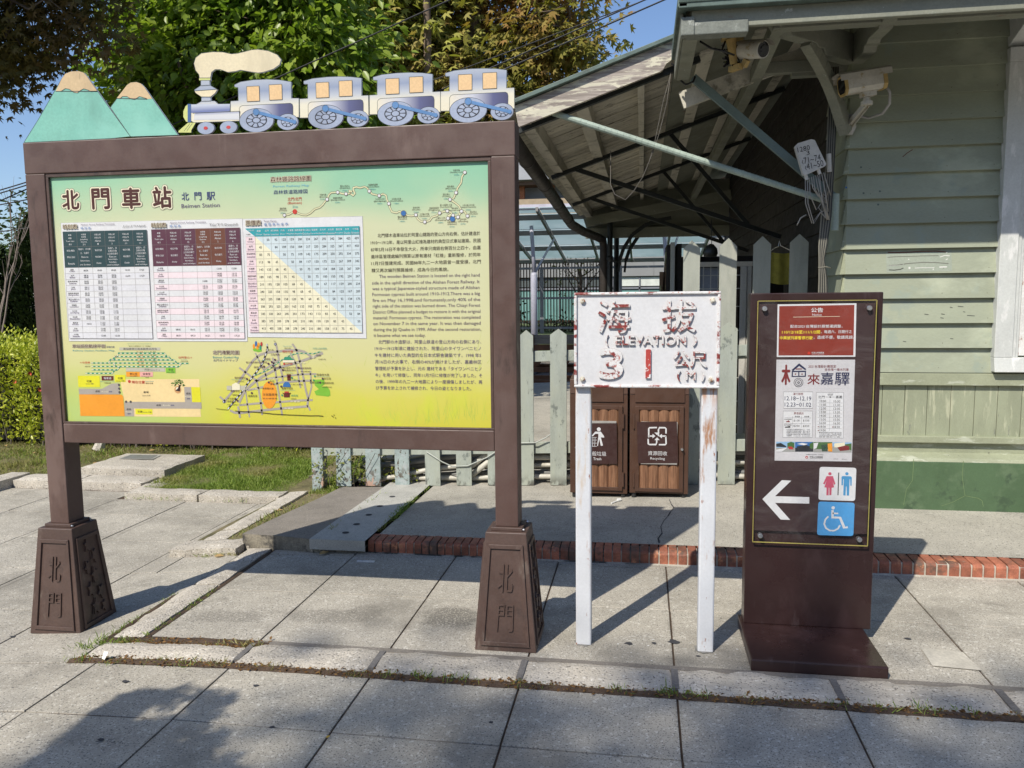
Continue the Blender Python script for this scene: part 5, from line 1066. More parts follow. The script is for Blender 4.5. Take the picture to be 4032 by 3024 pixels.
# patched square in the paving at the right
mb = MB(); mb.add([(1.165, 3.335, .0035), (1.345, 3.318, .0035), (1.333, 3.485, .0035), (1.175, 3.505, .0035)], [(0, 1, 2, 3)])
tag(mb.build('paving_patch', pm('cement_patch', (.50, .465, .39), .9, var=.15, vscale=9, fine=.1)), kind='structure')
# ---- kerb of rough granite stones
def rough(mb, x0, x1, y0, y1, z0, z1, amp=.007, step=.05, mi=0, seed=0):
    nx = max(2, int((x1-x0)/step)); ny = max(2, int((y1-y0)/step)); o = len(mb.v)
    rows = []
    def nz(x, y, s): return mnoise.noise(Vector((x*9+seed, y*9, s)))+.6*mnoise.noise(Vector((x*26+seed, y*26, s)))
    prof = [(-0.0, z0)]+[(None, z1)]
    V = {}
    def vid(i, j, lvl):
        k = (i, j, lvl)
        if k in V: return V[k]
        x = x0+(x1-x0)*i/nx; y = y0+(y1-y0)*j/ny; g = gz(x)
        edge = i in (0, nx) or j in (0, ny)
        xx = x+(amp*1.1*nz(x, y, 3) if i in (0, nx) else 0); yy = y+(amp*1.5*nz(x, y, 5) if j in (0, ny) else 0)
        if lvl: zz = z1+g+amp*.7*nz(x, y, 1)-(.010+amp*.5*abs(nz(x, y, 2)) if edge else 0)
        else: zz = z0+g
        mb.v.append((xx, yy, zz)); V[k] = len(mb.v)-1; return V[k]
    for i in range(nx):
        for j in range(ny): mb.f.append((vid(i, j, 1), vid(i+1, j, 1), vid(i+1, j+1, 1), vid(i, j+1, 1))); mb.m.append(mi)
    for i in range(nx):
        mb.f.append((vid(i, 0, 0), vid(i+1, 0, 0), vid(i+1, 0, 1), vid(i, 0, 1))); mb.m.append(mi)
        mb.f.append((vid(i+1, ny, 0), vid(i, ny, 0), vid(i, ny, 1), vid(i+1, ny, 1))); mb.m.append(mi)
    for j in range(ny):
        mb.f.append((vid(0, j+1, 0), vid(0, j, 0), vid(0, j, 1), vid(0, j+1, 1))); mb.m.append(mi)
        mb.f.append((vid(nx, j, 0), vid(nx, j+1, 0), vid(nx, j+1, 1), vid(nx, j, 1))); mb.m.append(mi)
mb = MB(); e = .004
kx = [-2.37, -1.665, -1.08, -.47, .135, .74, 1.335, 1.94, 2.54, 3.14, 3.74]
for i in range(len(kx)-1):
    y1 = 3.115 if kx[i] < -1.7 else 3.158
    rough(mb, kx[i]+.012, kx[i+1]-.012, 2.962, y1, -.04, .016, .009, .045, seed=i*3.1)
for y0, y1 in ((3.175, 3.83), (3.85, 4.22), (4.235, 4.46)): rough(mb, -2.36, -2.215, y0, y1, -.04, .02, .008, .045, seed=y0*5)
rough(mb, -2.84, -2.40, 4.37, 4.555, -.04, .055, .009, .05, seed=2); rough(mb, -2.385, -2.20, 4.475, 4.56, -.04, .03, .008, .04, seed=3)
for y0, y1 in ((4.575, 4.80), (4.815, 5.30), (5.315, 5.86)): rough(mb, -2.73, -2.58, y0, y1, -.04, .05, .007, .05, seed=y0)
for x0, x1 in ((-4.04, -3.42), (-3.405, -2.745)): rough(mb, x0, x1, 5.67, 5.86, -.04, .06, .010, .05, seed=x0)
rough(mb, -4.06, -3.88, 5.875, 6.24, -.04, .055, .009, .05, seed=9)
for x0, x1 in ((-5.25, -4.70), (-4.685, -4.07)): rough(mb, x0, x1, 5.93, 6.18, -.04, .075, .009, .05, seed=x0)
for y0, y1 in ((3.9, 4.7), (4.72, 5.4), (5.42, 6.15)): rough(mb, -5.45, -5.27, y0, y1, -.04, .09, .008, .06, seed=y0)
m_kj = pm('kerb_mortar', (.16, .15, .14), .95, var=.2, fine=.2)
for x in kx[1:-1]: mb.box(x-.013, x+.013, 2.99, 3.15, -.04, .010, 1)
mb.hexa([(-1.66, 3.148, -.02), (4, 3.148, -.02), (4, 3.19, -.02), (-1.66, 3.19, -.02), (-1.66, 3.148, .008), (4, 3.148, .008), (4, 3.19, .004), (-1.66, 3.19, .004)], 2)
tag(mb.build('kerb', [m_kerb, m_kj, m_concd]), kind='structure')
# soil strips beside the kerb
mb = MB()
def soilstrip(x0, x1, y0, y1, z):
    n = max(2, int((x1-x0)/.04)); o = []
    for i in range(n+1):
        x = x0+(x1-x0)*i/n; w = .010*mnoise.noise(Vector((x*8, y0, 1))); w2 = .010*mnoise.noise(Vector((x*8, y1, 5)))
        o += [(x, y0+w, gz(x)+.0015), (x, (y0+y1)/2, gz(x)+z+.008*mnoise.noise(Vector((x*20, 0, 0)))), (x, y1+w2, gz(x)+.0015)]
    mb.add(o, [(i*3+q, i*3+3+q, i*3+4+q, i*3+1+q) for i in range(n) for q in (0, 1)])
soilstrip(-2.40, 3.7, 2.918, 2.968, .010); soilstrip(-2.36, -1.60, 3.10, 3.19, .010)
def soilv(x0, x1, y0, y1, z):
    n = int((y1-y0)/.04); o = []
    for i in range(n+1):
        y = y0+(y1-y0)*i/n; o += [(x0, y, gz(x0)+.0015), ((x0+x1)/2, y, gz(x0)+z), (x1, y, gz(x1)+.0015)]
    mb.add(o, [(i*3+q, i*3+1+q, i*3+4+q, i*3+3+q) for i in range(n) for q in (0, 1)])
soilv(-2.215, -2.188, 3.18, 4.4, .006); soilv(-2.40, -2.35, 3.12, 3.7, .010)
tag(mb.build('soil_strip', m_soil), kind='structure')
# ---- raised platform in front of the fence: concrete, granite drain strip, old concrete at the left
mb = MB()
def plat(x0, x1, y0, y1, mi, dz=0., front=None, step=.3, left=False, thick=None):
    nx = max(1, int((x1-x0)/step)); ny = max(1, int((y1-y0)/step)); o = len(mb.v)
    for j in range(ny+1):
        for i in range(nx+1): x = x0+(x1-x0)*i/nx; y = y0+(y1-y0)*j/ny; mb.v.append((x, y, pz(x, y)+dz))
    for j in range(ny):
        for i in range(nx): a = o+j*(nx+1)+i; mb.f.append((a, a+1, a+nx+2, a+nx+1)); mb.m.append(mi)
    if front is not None:
        for a, b in (((x0, y0), (x1, y0)),)+((((x0, y1), (x0, y0)),) if left else ()):
            za = pz(*a)+dz; zb = pz(*b)+dz; lo = (lambda z: z-thick) if thick else (lambda z: -.06)
            mb.add([(a[0], a[1], lo(za)), (b[0], b[1], lo(zb)), (b[0], b[1], zb), (a[0], a[1], za)], [(0, 1, 2, 3)], front)
plat(-1.575, 7.0, 4.578, 6.4, 0); 
oc = [(-2.412, 4.478), (-2.17, 4.462), (-1.935, 4.42), (-1.935, 5.84), (-2.30, 5.84), (-2.324, 5.45), (-2.388, 4.85)]; n = len(oc)
mb.add([(x, y, pz(x, y)+.004) for x, y in oc]+[(x, y, -.08) for x, y in oc], [tuple(range(n))], 1); mb.add([(x, y, pz(x, y)+.004) for x, y in oc]+[(x, y, -.08) for x, y in oc], [(i+n, (i+1) % n+n, (i+1) % n, i) for i in range(n)], 4); plat(-1.945, -1.60, 4.40, 6.0, 2, .012, 2, left=True, thick=.062)
plat(-1.94, -1.61, 4.43, 4.5, 4, -.04, 4)
plat(-3.2, 7.0, 6.4, 13.6, 0, -.02)
for i, y in enumerate((4.55, 4.74, 4.97, 5.20, 5.48)):
    x = -1.775; mb.add([(x+.022*math.cos(6.283*q/12), y+.022*math.sin(6.283*q/12), pz(x, y)+.0145) for q in range(12)], [tuple(range(12))], 3)
# crack across the concrete
pc = [(.19, 5.50), (.20, 5.38), (.215, 5.30), (.19, 5.22), (.17, 5.12), (.14, 5.02), (.12, 4.9), (.125, 4.78), (.10, 4.68), (.105, 4.60)]
for (x0, y0), (x1, y1) in zip(pc, pc[1:]):
    w = R_.uniform(.002, .005); mb.add([(x0-w, y0, pz(x0, y0)+.002), (x0+w, y0, pz(x0, y0)+.002), (x1+w, y1, pz(x1, y1)+.002), (x1-w, y1, pz(x1, y1)+.002)], [(0, 3, 2, 1), ], 3)
for y in (4.99,): mb.add([(-.95, y, pz(-.95, y)+.0015), (3, y+.03, pz(3, y)+.0015), (3, y+.034, pz(3, y)+.0015), (-.95, y+.004, pz(-.95, y)+.0015)], [(0, 1, 2, 3)], 3)
tag(mb.build('raised_platform', [m_conc, m_concd, m_ledge, m_gum, m_side]), kind='structure')
# ---- brick edging, soldier bricks with a rounded nose
mb = MB(); x = -1.60; k = 0
while x < 4.2:
    w = .047+.011*sstep((x+1.2)/2.6)+R_.uniform(-.002, .002); g = .007+.003*sstep((x+.5)/1.5); y0 = 4.452+R_.uniform(-.003, .003); z0 = -.03; z1 = .073+R_.uniform(-.002, .002); x1 = x+w-g
    pr = [(y0, z0), (y0, z1-.018), (y0+.006, z1-.006), (y0+.018, z1), (4.578, z1+.003), (4.578, z0)]
    mb.add([(x, a, b) for a, b in pr]+[(x1, a, b) for a, b in pr], [tuple(range(6)), tuple(reversed(range(6, 12)))]+[(q, q+6, (q+1) % 6+6, (q+1) % 6) for q in range(6)], 0)
    x += w
mb.box(-1.60, 4.2, 4.458, 4.575, -.03, .064, 1)
m_brick = pm('red_brick', (.36, .125, .072), .75, var=.3, vscale=16, fine=.15, fscale=160, island=.35, bump=.25, bscale=90, patches=[((.12, .075, .055), 6, .57, .08, None), ((.30, .20, .15), 12, .66, .05, None), ((.52, .22, .11), 14, .64, .05, None)])
mb.box(-1.6, 4.2, 4.435, 4.46, -.03, .004, 1)
tag(mb.build('brick_edging', [m_brick, pm('mortar', (.50, .47, .40), .95, var=.25, vscale=12, patches=[((.06, .06, .05), 6, .5, .06, None, None, (.4, -.3))])]), kind='structure')  # mortar darkened towards the left, shade put into its colour
# concrete base under the lawn slab etc.
m_lawnsoil = pm('lawn_soil', (.14, .125, .055), .95, var=.4, vscale=6, fine=.3, fscale=60, bump=.8, bscale=60, patches=[((.20, .16, .09), 2.2, .55, .1, None)])
mb = MB(); lx = [-9.5, -5.3, -2.71, -2.34]
def lawnz(x, y): return gz(x)+.035+.02*mnoise.noise(Vector((x, y, 0)))+.03*sstep((y-6.0)/1.5)
n = 60; o = len(mb.v)
for j in range(n+1):
    for i in range(n+1): x = -9.5+(7.2)*i/n; y = 4.3+4.2*j/n; mb.v.append((x, y, lawnz(x, y)))
for j in range(n):
    for i in range(n):
        x = -9.5+7.2*(i+.5)/n; y = 4.3+4.2*(j+.5)/n
        ok = (y > 6.12 and x < -3.95) or (y > 5.82 and -4.0 < x < -2.75) or (x > -2.75 and y > 4.5) or x < -5.36
        if ok: a = o+j*(n+1)+i; mb.f.append((a, a+1, a+n+2, a+n+1)); mb.m.append(0)
tag(mb.build('lawn_ground', m_lawnsoil), kind='structure')
# ================================================================== STATION HOUSE
HG = (.355, .38, .262)
m_side = pm('sage_green_siding', (.295, .32, .235), .6, var=.07, vscale=2.2, vstretch=(.7, 1, 2.5), fine=.05, fscale=50, bstretch=(1, 1, 6), bump=.12, bscale=45, island=.05,
            patches=[((.27, .31, .245), 5, .60, .05, (1, 1, 1)), ((.40, .43, .32), 3, .62, .1, (.6, 1, 1)), ((.18, .2, .17), 34, .735, .02, None)])
m_trimg = pm('sage_green_trim', (.31, .33, .225), .6, var=.12, vscale=5, fine=.06, bump=.2, bscale=40, patches=[((.44, .46, .36), 11, .60, .04, (.6, 1, 2.)), ((.13, .13, .1), 22, .69, .03, None)])
m_skirt = pm('worn_sage_boards', (.30, .322, .22), .65, var=.12, vscale=4, vstretch=(2, 2, .6), fine=.06, bump=.2, bscale=50, bstretch=(4, 4, .7), island=.06, patches=[((.42, .43, .30), 9, .60, .05, (3, 3, .4)), ((.19, .2, .16), 12, .66, .04, (2, 2, .5))])
m_plinth = pm('green_plinth', (.072, .125, .060), .6, var=.14, vscale=3.5, fine=.05, patches=[((.105, .16, .085), 5, .58, .08, None), ((.05, .085, .045), 9, .62, .05, None), ((.30, .33, .25), 30, .755, .02, None)], bump=.08, bscale=60)
m_win = pm('peeling_window_paint', (.56, .575, .55), .6, var=.08, vscale=4, fine=.05, bump=.15, bscale=50, patches=[((.34, .20, .145), 13, .655, .03, (1.6, 1.6, .5), None, (2.26, 2.30)), ((.70, .70, .68), 9, .60, .05, (1.5, 1.5, .5)), ((.16, .15, .13), 26, .74, .02, None)])
m_sash = pm('peeling_sash', (.66, .65, .62), .6, var=.1, fine=.06, patches=[((.32, .17, .12), 14, .56, .04, (2, 2, .5)), ((.72, .72, .70), 20, .58, .04, None)], bump=.2, bscale=50)
m_eave = pm('eave_timber', (.23, .235, .185), .7, var=.15, vscale=3, vstretch=(.5, 1, 3), fine=.07, bump=.2, bscale=40, patches=[((.20, .21, .17), 5, .58, .08, None), ((.20, .10, .07), 7, .70, .03, (.5, 1, 2)), ((.40, .42, .38), 12, .68, .03, None)])
m_copper = pm('verdigris_copper', (.11, .155, .135), .6, .1, var=.25, vscale=6, fine=.08, patches=[((.08, .10, .085), 7, .60, .06, None), ((.26, .33, .29), 14, .66, .04, None)])
m_peelw = pm('flaking_white_green', (.19, .205, .18), .7, var=.2, vscale=9, fine=.1, bump=.6, bscale=45, patches=[((.10, .11, .10), 15, .62, .03, None), ((.50, .52, .48), 10, .64, .04, None)])
hs = thing('station_house', (2.6, 6.5, .11), 'sage green clapboard timber station house with a dark green plinth and wide eaves', 'house')
XC, YC_ = 1.245, 5.445; P = .1563; ch = .028
mb = MB()
def board(z):
    yb, yt = YC_-.006, YC_+.030; z1 = z+P+.012
    a = [(XC+ch, yb), (7.0, yb)]; 
    mb.add([(XC+ch, yb, z), (7, yb, z), (7, yt, z1), (XC+ch, yt, z1), (7, yb+.03, z), (XC+ch, yb+.03, z)], [(0, 1, 2, 3), (5, 4, 1, 0)])
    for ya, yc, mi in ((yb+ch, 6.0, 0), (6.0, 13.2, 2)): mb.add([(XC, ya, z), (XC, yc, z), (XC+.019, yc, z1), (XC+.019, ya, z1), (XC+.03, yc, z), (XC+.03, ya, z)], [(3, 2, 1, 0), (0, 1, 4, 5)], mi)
    mb.add([(XC, yb+ch, z), (XC+ch, yb, z), (XC+ch, yt, z1), (XC+.019, yt+ch-.004, z1), (XC+ch, yb+.03, z), (XC+.03, yb+ch, z)], [(0, 1, 2, 3), (5, 4, 1, 0)], 1)
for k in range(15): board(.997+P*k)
mb.box(XC+.034, 7, YC_+.034, 13.2, .97, 3.32)
# scars and flakes of paint, standing on the boards, and the repainted patch under the old notice
def sid_y(z): f = ((z-.997) % P)/P; return YC_-.006+.036*f*P/(P+.012)
sm = [m_side, m_trimg, pm('shade_dark_siding', (.035, .031, .025), .85, var=.25, vscale=4, vstretch=(1, .5, 3)), pm('grey_green_patch', (.30, .335, .27), .6, var=.06)]  # side wall past the corner coloured near black to stand for canopy shade
z0, z1 = 1.632, 1.770; mb.add([(1.52, sid_y(z0)-.0006, z0), (1.905, sid_y(z0)-.0006, z0), (1.905, sid_y(z1)-.0006, z1), (1.52, sid_y(z1)-.0006, z1)], [(0, 1, 2, 3)], 3)
b0, mm = printed(PRINT['SCRATCH'], 0); mb.add([(x, sid_y(z)-.0014+y*.2, z) for x, y, z in b0.v], b0.f); mb.m[-len(b0.m):] = [k+4 for k in b0.m]
for k in range(14):                                # nail heads
    for x in (1.40, 1.86, 2.12): z = .997+P*k+.03; n_ = R_.uniform(-.012, .012); mb.add([(x+n_+.003*math.cos(q), sid_y(z)-.0008, z+.003*math.sin(q)) for q in (0, 1, 2, 3, 4, 5)], [(0, 1, 2, 3, 4, 5)], len(sm)+len(mm))
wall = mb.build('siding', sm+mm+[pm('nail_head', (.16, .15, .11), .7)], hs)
mb = MB(); mb.box(XC-.002, 7, YC_-.012, 5.55, .915, .992); mb.box(XC-.006, XC+.1, 5.44, 13.2, .915, .992); mb.build('belt_board', m_trimg, hs, .004)
mb = MB(); x = XC+.012; k = 0
while x < 7: w = .138+R_.uniform(-.004, .004); mb.box(x, x+w-.003, YC_+.018+R_.uniform(0, .002), 5.53, .585, .913); x += w
y = YC_+.02
while y < 13: mb.box(XC+.02, XC+.08, y, y+.135, .585, .913); y += .138
mb.build('skirt_boards', m_skirt, hs, .002)
mb = MB(); mb.box(XC-.002, 7, YC_-.014, 5.55, .546, .588); mb.box(XC-.004, XC+.1, 5.44, 13.2, .546, .588); mb.build('sill_board', m_trimg, hs, .004)
mb = MB(); mb.box(XC+.03, 7, 5.47, 5.56, .43, .546); mb.box(XC+.03, XC+.1, 5.5, 13.2, .43, .546)
zz_ = [(5.47, .478), (5.412, .452), (5.405, .44), (5.40, .43)]
for (ya, za), (yb, zb) in zip(zz_, zz_[1:]): mb.add([(XC-.03, yb, zb), (7, yb, zb), (7, ya, za), (XC-.03+(.05 if ya > 5.45 else 0), ya, za)], [(0, 1, 2, 3)], 1)
mb.build('base_moulding', [m_trimg, m_trimg], hs)
mb = MB(); mb.box(XC-.035, 7, 5.40, 13.2, -.05, .431); b0, mm = printed(PRINT['PLINTH'], 5.3996); mb.add(b0.v, b0.f); mb.m[-len(b0.m):] = [k+1 for k in b0.m]
mb.build('plinth', [m_plinth]+mm, hs, .006)
# window at the right edge
mb = MB(); wx0, wx1, wz0, wz1 = 2.160, 3.46, 1.005, 2.955
mb.box(wx0, wx0+.105, 5.405, 5.47, wz0+.09, wz1-.085); mb.box(wx1-.105, wx1, 5.405, 5.47, wz0+.09, wz1-.085); mb.box(wx0, wx1, 5.4045, 5.47, wz1-.085, wz1)
mb.add([(wx0, 5.385, wz0), (wx1, 5.385, wz0), (wx1, 5.405, wz0+.09), (wx0, 5.405, wz0+.09), (wx0, 5.47, wz0), (wx1, 5.47, wz0), (wx1, 5.47, wz0+.09), (wx0, 5.47, wz0+.09)], [(0, 1, 2, 3), (3, 2, 6, 7), (4, 5, 1, 0), (0, 3, 7, 4)])
wd = mb.build('window', m_win, hs, .004)
mb = MB(); mb.box(wx0+.105, wx0+.128, 5.418, 5.47, wz0+.09, wz1-.085); mb.box(wx0+.128, wx0+.146, 5.428, 5.47, wz0+.09, wz1-.085); mb.build('stop_moulding', m_win, wd, .003)
mb = MB(); sx = wx0+.150
mb.box(sx, sx+.045, 5.437, 5.465, wz0+.10, 2.86); mb.box(wx1-.2, wx1-.155, 5.437, 5.465, wz0+.10, 2.86)
for z in (1.105, 1.44, 1.742, 1.95, 2.25, 2.55, 2.83): mb.box(sx+.045, wx1-.2, 5.442 if z not in (1.105, 1.95) else 5.438, 5.462, z, z+(.022 if z not in (1.105, 1.95) else .05))
for x in (2.66, 2.98): mb.box(x, x+.022, 5.443, 5.461, wz0+.10, 2.83)
mb.build('sash', m_sash, wd, .002)
t = NT('window_glass'); t.b.inputs['Base Color'].default_value = (.75, .80, .80, 1); t.b.inputs['Roughness'].default_value = .03; t.b.inputs['Transmission Weight'].default_value = 1; t.b.inputs['IOR'].default_value = 1.05; t.b.inputs['Specular IOR Level'].default_value = .6
mb = MB(); mb.box(sx, wx1-.155, 5.4525, 5.4545, wz0+.1, 2.86); mb.build('pane', t.m, wd)
mb = MB()
for k in range(58): z = 1.115+.0305*k; mb.box(sx-.02, wx1-.14, 5.485, 5.487, z, z+.0255)
mb.build('blind', pm('white_blind', (.72, .74, .76), .6, var=.05), wd)
mb = MB(); mb.box(2.2, 3.4, 5.50, 5.505, 1.0, 2.95); mb.build('dark_interior', pm('dark_room', (.06, .09, .13), .8), wd)
mb = MB(); mb.add([(2.165, 5.24, 3.045), (3.5, 5.24, 3.045), (3.5, 5.25, 3.075), (2.165, 5.25, 3.075), (2.165, 5.47, 2.965), (3.5, 5.47, 2.965), (3.5, 5.47, 3.15), (2.165, 5.47, 3.15)], [(0, 1, 2, 3), (3, 2, 6, 7), (4, 5, 1, 0), (0, 3, 7, 4), (1, 5, 6, 2)]); mb.build('window_hood', m_win, hs, .004)
# ---- roof and eaves
RS = .33; ex, ey, ez = .20, 4.48, 3.045
mb = MB(); d = 3.6; zr = ez+d*RS
mb.add([(ex, ey, ez), (9, ey, ez), (9, ey+d, zr), (ex+d, ey+d, zr), (ex, 13.5, ez), (ex+d, 13.5, zr)], [(0, 1, 2, 3), (4, 0, 3, 5), (3, 2, (2), 5)] if False else [(0, 1, 2, 3), (4, 0, 3, 5)])
mb.add([(ex, ey, ez-.03), (9, ey, ez-.03), (9, ey+d, zr-.03), (ex+d, ey+d, zr-.03), (ex, 13.5, ez-.03), (ex+d, 13.5, zr-.03)], [(3, 2, 1, 0), (5, 3, 0, 4)], 1)
mb.add([(ex+d, ey+d, zr), (9, ey+d, zr), (9, 13.5, zr), (ex+d, 13.5, zr)], [(0, 1, 2, 3)])
mb.build('roof', [m_copper, m_eave], hs)
mb = MB(); mb.box(ex-.025, 9, 4.455, 4.515, 2.985, 3.022); mb.tube([(ex-.025, 4.47, 3.027), (9, 4.47, 3.027)], .026, 10); mb.box(ex-.03, ex+.02, 4.455, 5.42, 2.99, 3.05); mb.build('gutter_edge', m_copper, hs, .004)
mb = MB(); mb.box(.245, 9, 4.515, 4.55, 2.895, 2.985); mb.box(.205, .285, 4.60, 5.44, 2.868, 2.99); mb.box(.19, .2045, 4.56, 5.44, 2.875, 3.0); mb.build('fascia', m_eave, hs, .004)
mb = MB(); mb.box(.222, .535, 4.508, 4.60, 2.862, 2.93); mb.box(.19, .26, 4.50, 4.56, 2.86, 2.955); mb.build('corner_box', m_peelw, hs, .006)
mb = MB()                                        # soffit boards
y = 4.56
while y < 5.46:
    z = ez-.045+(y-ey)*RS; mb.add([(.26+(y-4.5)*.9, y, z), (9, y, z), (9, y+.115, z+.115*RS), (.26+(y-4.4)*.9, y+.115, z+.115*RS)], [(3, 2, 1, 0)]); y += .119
mb.build('soffit_boards', pm('shade_dark_soffit', (.07, .064, .05), .85, var=.2, vscale=5), hs)  # soffit colour darkened to deepen the shade under the eaves
mb = MB(); mb.bar((.70, 4.83, 2.992), (9, 4.83, 2.992), .085, .075); mb.build('eave_beam', m_eave, hs, .004)
mb = MB(); mb.bar((.735, 4.84, 2.995), (.715, 5.52, 2.915), .07, .08); mb.bar((.715, 5.5, 2.915), (.715, 13, 2.915), .07, .08); mb.build('eave_beam', m_eave, hs, .004)
mb = MB(); mb.bar((.72, 5.49, 2.925), (1.26, 5.49, 2.925), .05, .075); mb.bar((.92, 5.505, 2.88), (1.26, 5.505, 2.88), .06, .03); mb.build('wall_beam', m_eave, hs, .004)
def corbel(a, b, w, nm):                          # bracket arm with stepped underside, from the wall (a) out to the tip (b)
    a = Vector(a); b = Vector(b); d = b-a; L = d.length; d.normalize(); s = d.cross(Vector((0, 0, 1))).normalized()*w/2
    prof = [(0, -.02), (.42*L, -.02), (.45*L, .012), (.52*L, .012), (.55*L, .03), (.85*L, .03), (.87*L, .05), (.96*L, .05), (L, .08), (L, .15), (0, .15)]
    mb = MB(); n = len(prof); hz = b.z-a.z; P_ = lambda p, sg: a+Vector((d.x, d.y, 0)).normalized()*p[0]+Vector((0, 0, p[1]+hz*p[0]/L))+s*sg
    mb.add([P_(p, -1) for p in prof]+[P_(p, 1) for p in prof], [tuple(range(n)), tuple(reversed(range(n, 2*n)))]+[(i, i+n, (i+1) % n+n, (i+1) % n) for i in range(n)]); return mb.build(nm, m_eave, hs, .004)
corbel((1.30, 5.46, 2.935), (1.30, 4.74, 2.90), .075, 'bracket_arm'); corbel((1.27, 5.46, 2.935), (.70, 4.79, 2.90), .075, 'bracket_arm')
corbel((3.8, 5.46, 2.935), (3.8, 4.74, 2.90), .075, 'bracket_arm')
mb = MB(); a = Vector((.925, 5.05, 2.955)); b = Vector((1.245, 5.435, 2.50)); pts = []
for i in range(11):
    t = i/10; p = a.lerp(b, t); bow = .045*math.sin(math.pi*t); p += Vector((.35, .40, .55)).normalized()*bow; pts.append(p)
for p, q in zip(pts, pts[1:]): mb.bar(p, q, .062, .075, (.5, .6, .62))
mb.build('knee_brace', m_eave, hs, .003)
# ================================================================== PLATFORM CANOPY
m_plank = pm('weathered_canopy_boards', (.58, .545, .45), .8, var=.18, vscale=3, vstretch=(.5, 3, 3), fine=.1, fscale=40, bstretch=(.6, 5, 5), bump=.3, bscale=30, island=.14, patches=[((.13, .12, .10), 9, .62, .05, (.5, 3, 3)), ((.07, .065, .055), 20, .70, .03, (.4, 2, 2))])
m_purl = pm('canopy_purlin', (.58, .55, .46), .75, var=.14, vscale=4, vstretch=(2, .5, 2), fine=.07, bump=.2, bscale=30, patches=[((.25, .235, .19), 6, .6, .06, None)])
m_barge = None
t = NT('flaking_bargeboard'); gr = t.noise(16, 6, .7, (.25, 1, 2.2)); w1 = t.noise(5, 5, .7, (.6, 1, 1.6), (3, 0, 1))
v = t.mix(t.rng(t.noise(30, 4, .6, (.15, 1, 3)), .35, .65), (.24, .205, .18), (.40, .35, .31)); v = t.mix(t.rng(gr, .50, .56), v, (.56, .53, .42)); v = t.mix(t.rng(w1, .60, .64), v, (.62, .585, .46)); v = t.mix(t.rng(t.noise(6, 5, .6, (.5, 1, 1), (11, 0, 4)), .70, .73), v, (.36, .17, .06))
t.l.new(v, t.b.inputs['Base Color']); t.b.inputs['Roughness'].default_value = .8; t.bump(gr, .5, .004); m_barge = t.m
m_iron = pm('dark_green_iron', (.018, .022, .022), .45, var=.3, vscale=9)
m_dpipe = pm('dark_brown_pipe', (.045, .038, .034), .55, var=.2, vscale=5)
m_gpipe = pm('pale_green_wrapped_pipe', (.33, .40, .345), .6, var=.12, vscale=9, fine=.08, bump=.25, bscale=70)
m_gdark = pm('blue_green_steel', (.16, .22, .215), .55, var=.12, vscale=6)
cp_ = thing('platform_canopy', (0, 9.0, 2.63), 'old timber platform canopy with plank ceiling, iron struts and flaking bargeboard', 'canopy')
SL = .34; zc = lambda x: 2.63+SL*(x+.857)         # underside of the purlins; the gable stands level with the house corner
mb = MB(); y = 5.50
while y < 12.4:
    w = .150; x0, x1 = -.95, 1.262; o = .108+R_.uniform(-.003, .003); a = R_.uniform(-.002, .002)
    mb.hexa([(x0, y, zc(x0)+o), (x1, y, zc(x1)+o), (x1, y+w-.010, zc(x1)+o+a), (x0, y+w-.010, zc(x0)+o+a)]+[(x0, y, zc(x0)+o+.02), (x1, y, zc(x1)+o+.02), (x1, y+w-.010, zc(x1)+o+.02), (x0, y+w-.010, zc(x0)+o+.02)]); y += w
mb.add([(-.95, 5.48, zc(-.95)+.138), (1.262, 5.48, zc(1.262)+.138), (1.262, 12.6, zc(1.262)+.138), (-.95, 12.6, zc(-.95)+.138)], [(0, 1, 2, 3), (3, 2, 1, 0)], 1)
mb.build('ceiling_boards', [m_plank, pm('canopy_roofing', (.03, .03, .028), .8)], cp_)
mb = MB(); mb.hexa([(-.985, 5.45, zc(-.985)+.148), (.26, 5.45, zc(.26)+.148), (.26, 12.7, zc(.26)+.148), (-.985, 12.7, zc(-.985)+.148), (-.985, 5.45, zc(-.985)+.176), (.26, 5.45, zc(.26)+.176), (.26, 12.7, zc(.26)+.176), (-.985, 12.7, zc(-.985)+.176)]); mb.build('copper_roofing', m_copper, cp_, .004)
for x, w in ((-.79, .083), (-.422, .09), (-.021, .048), (.399, .093), (.74, .083), (1.1, .083)):
    mb = MB(); mb.hexa([(x-w/2, 5.54, zc(x)), (x+w/2, 5.54, zc(x)+SL*w*.3), (x+w/2, 12.35, zc(x)+SL*w*.3), (x-w/2, 12.35, zc(x)), (x-w/2, 5.54, zc(x-w/2)+.106), (x+w/2, 5.54, zc(x+w/2)+.106), (x+w/2, 12.35, zc(x+w/2)+.106), (x-w/2, 12.35, zc(x-w/2)+.106)]); mb.build('purlin', m_purl, cp_, .003)
mb = MB(); mb.prism([(-.851, 2.765), (.252, 3.148), (.252, 3.053), (.196, 3.041), (.167, 2.999), (.14, 2.982), (.119, 2.946), (.101, 2.935), (-.825, 2.627)], 5.456, 5.492); mb.build('bargeboard', m_barge, cp_, .004)
mb = MB(); mb.bar((-.88, 5.444, 2.776), (.268, 5.444, 3.168), .06, .026, (0, 0, 1)); mb.build('copper_trim', m_copper, cp_, .003)
mb = MB(); mb.prism([(.262, 2.73), (1.24, 3.05), (1.24, 3.15), (.225, 2.835)], 5.60, 5.64); mb.build('rafter_board', m_purl, cp_, .003)
for y in (7.74, 10.06):
    mb = MB(); mb.bar((-.857, y, zc(-.857)-.014), (1.24, y, zc(1.24)-.014), .06, .036); mb.build('iron_rafter', m_iron, cp_)
    mb = MB(); mb.bar((-.63, y, 2.69), (1.24, y, 2.02), .036, .040); mb.build('iron_strut', m_iron, cp_)
    mb = MB(); mb.bar((.238, y, 2.98), (.95, y, 2.137), .034, .036); mb.build('iron_strut', m_iron, cp_)
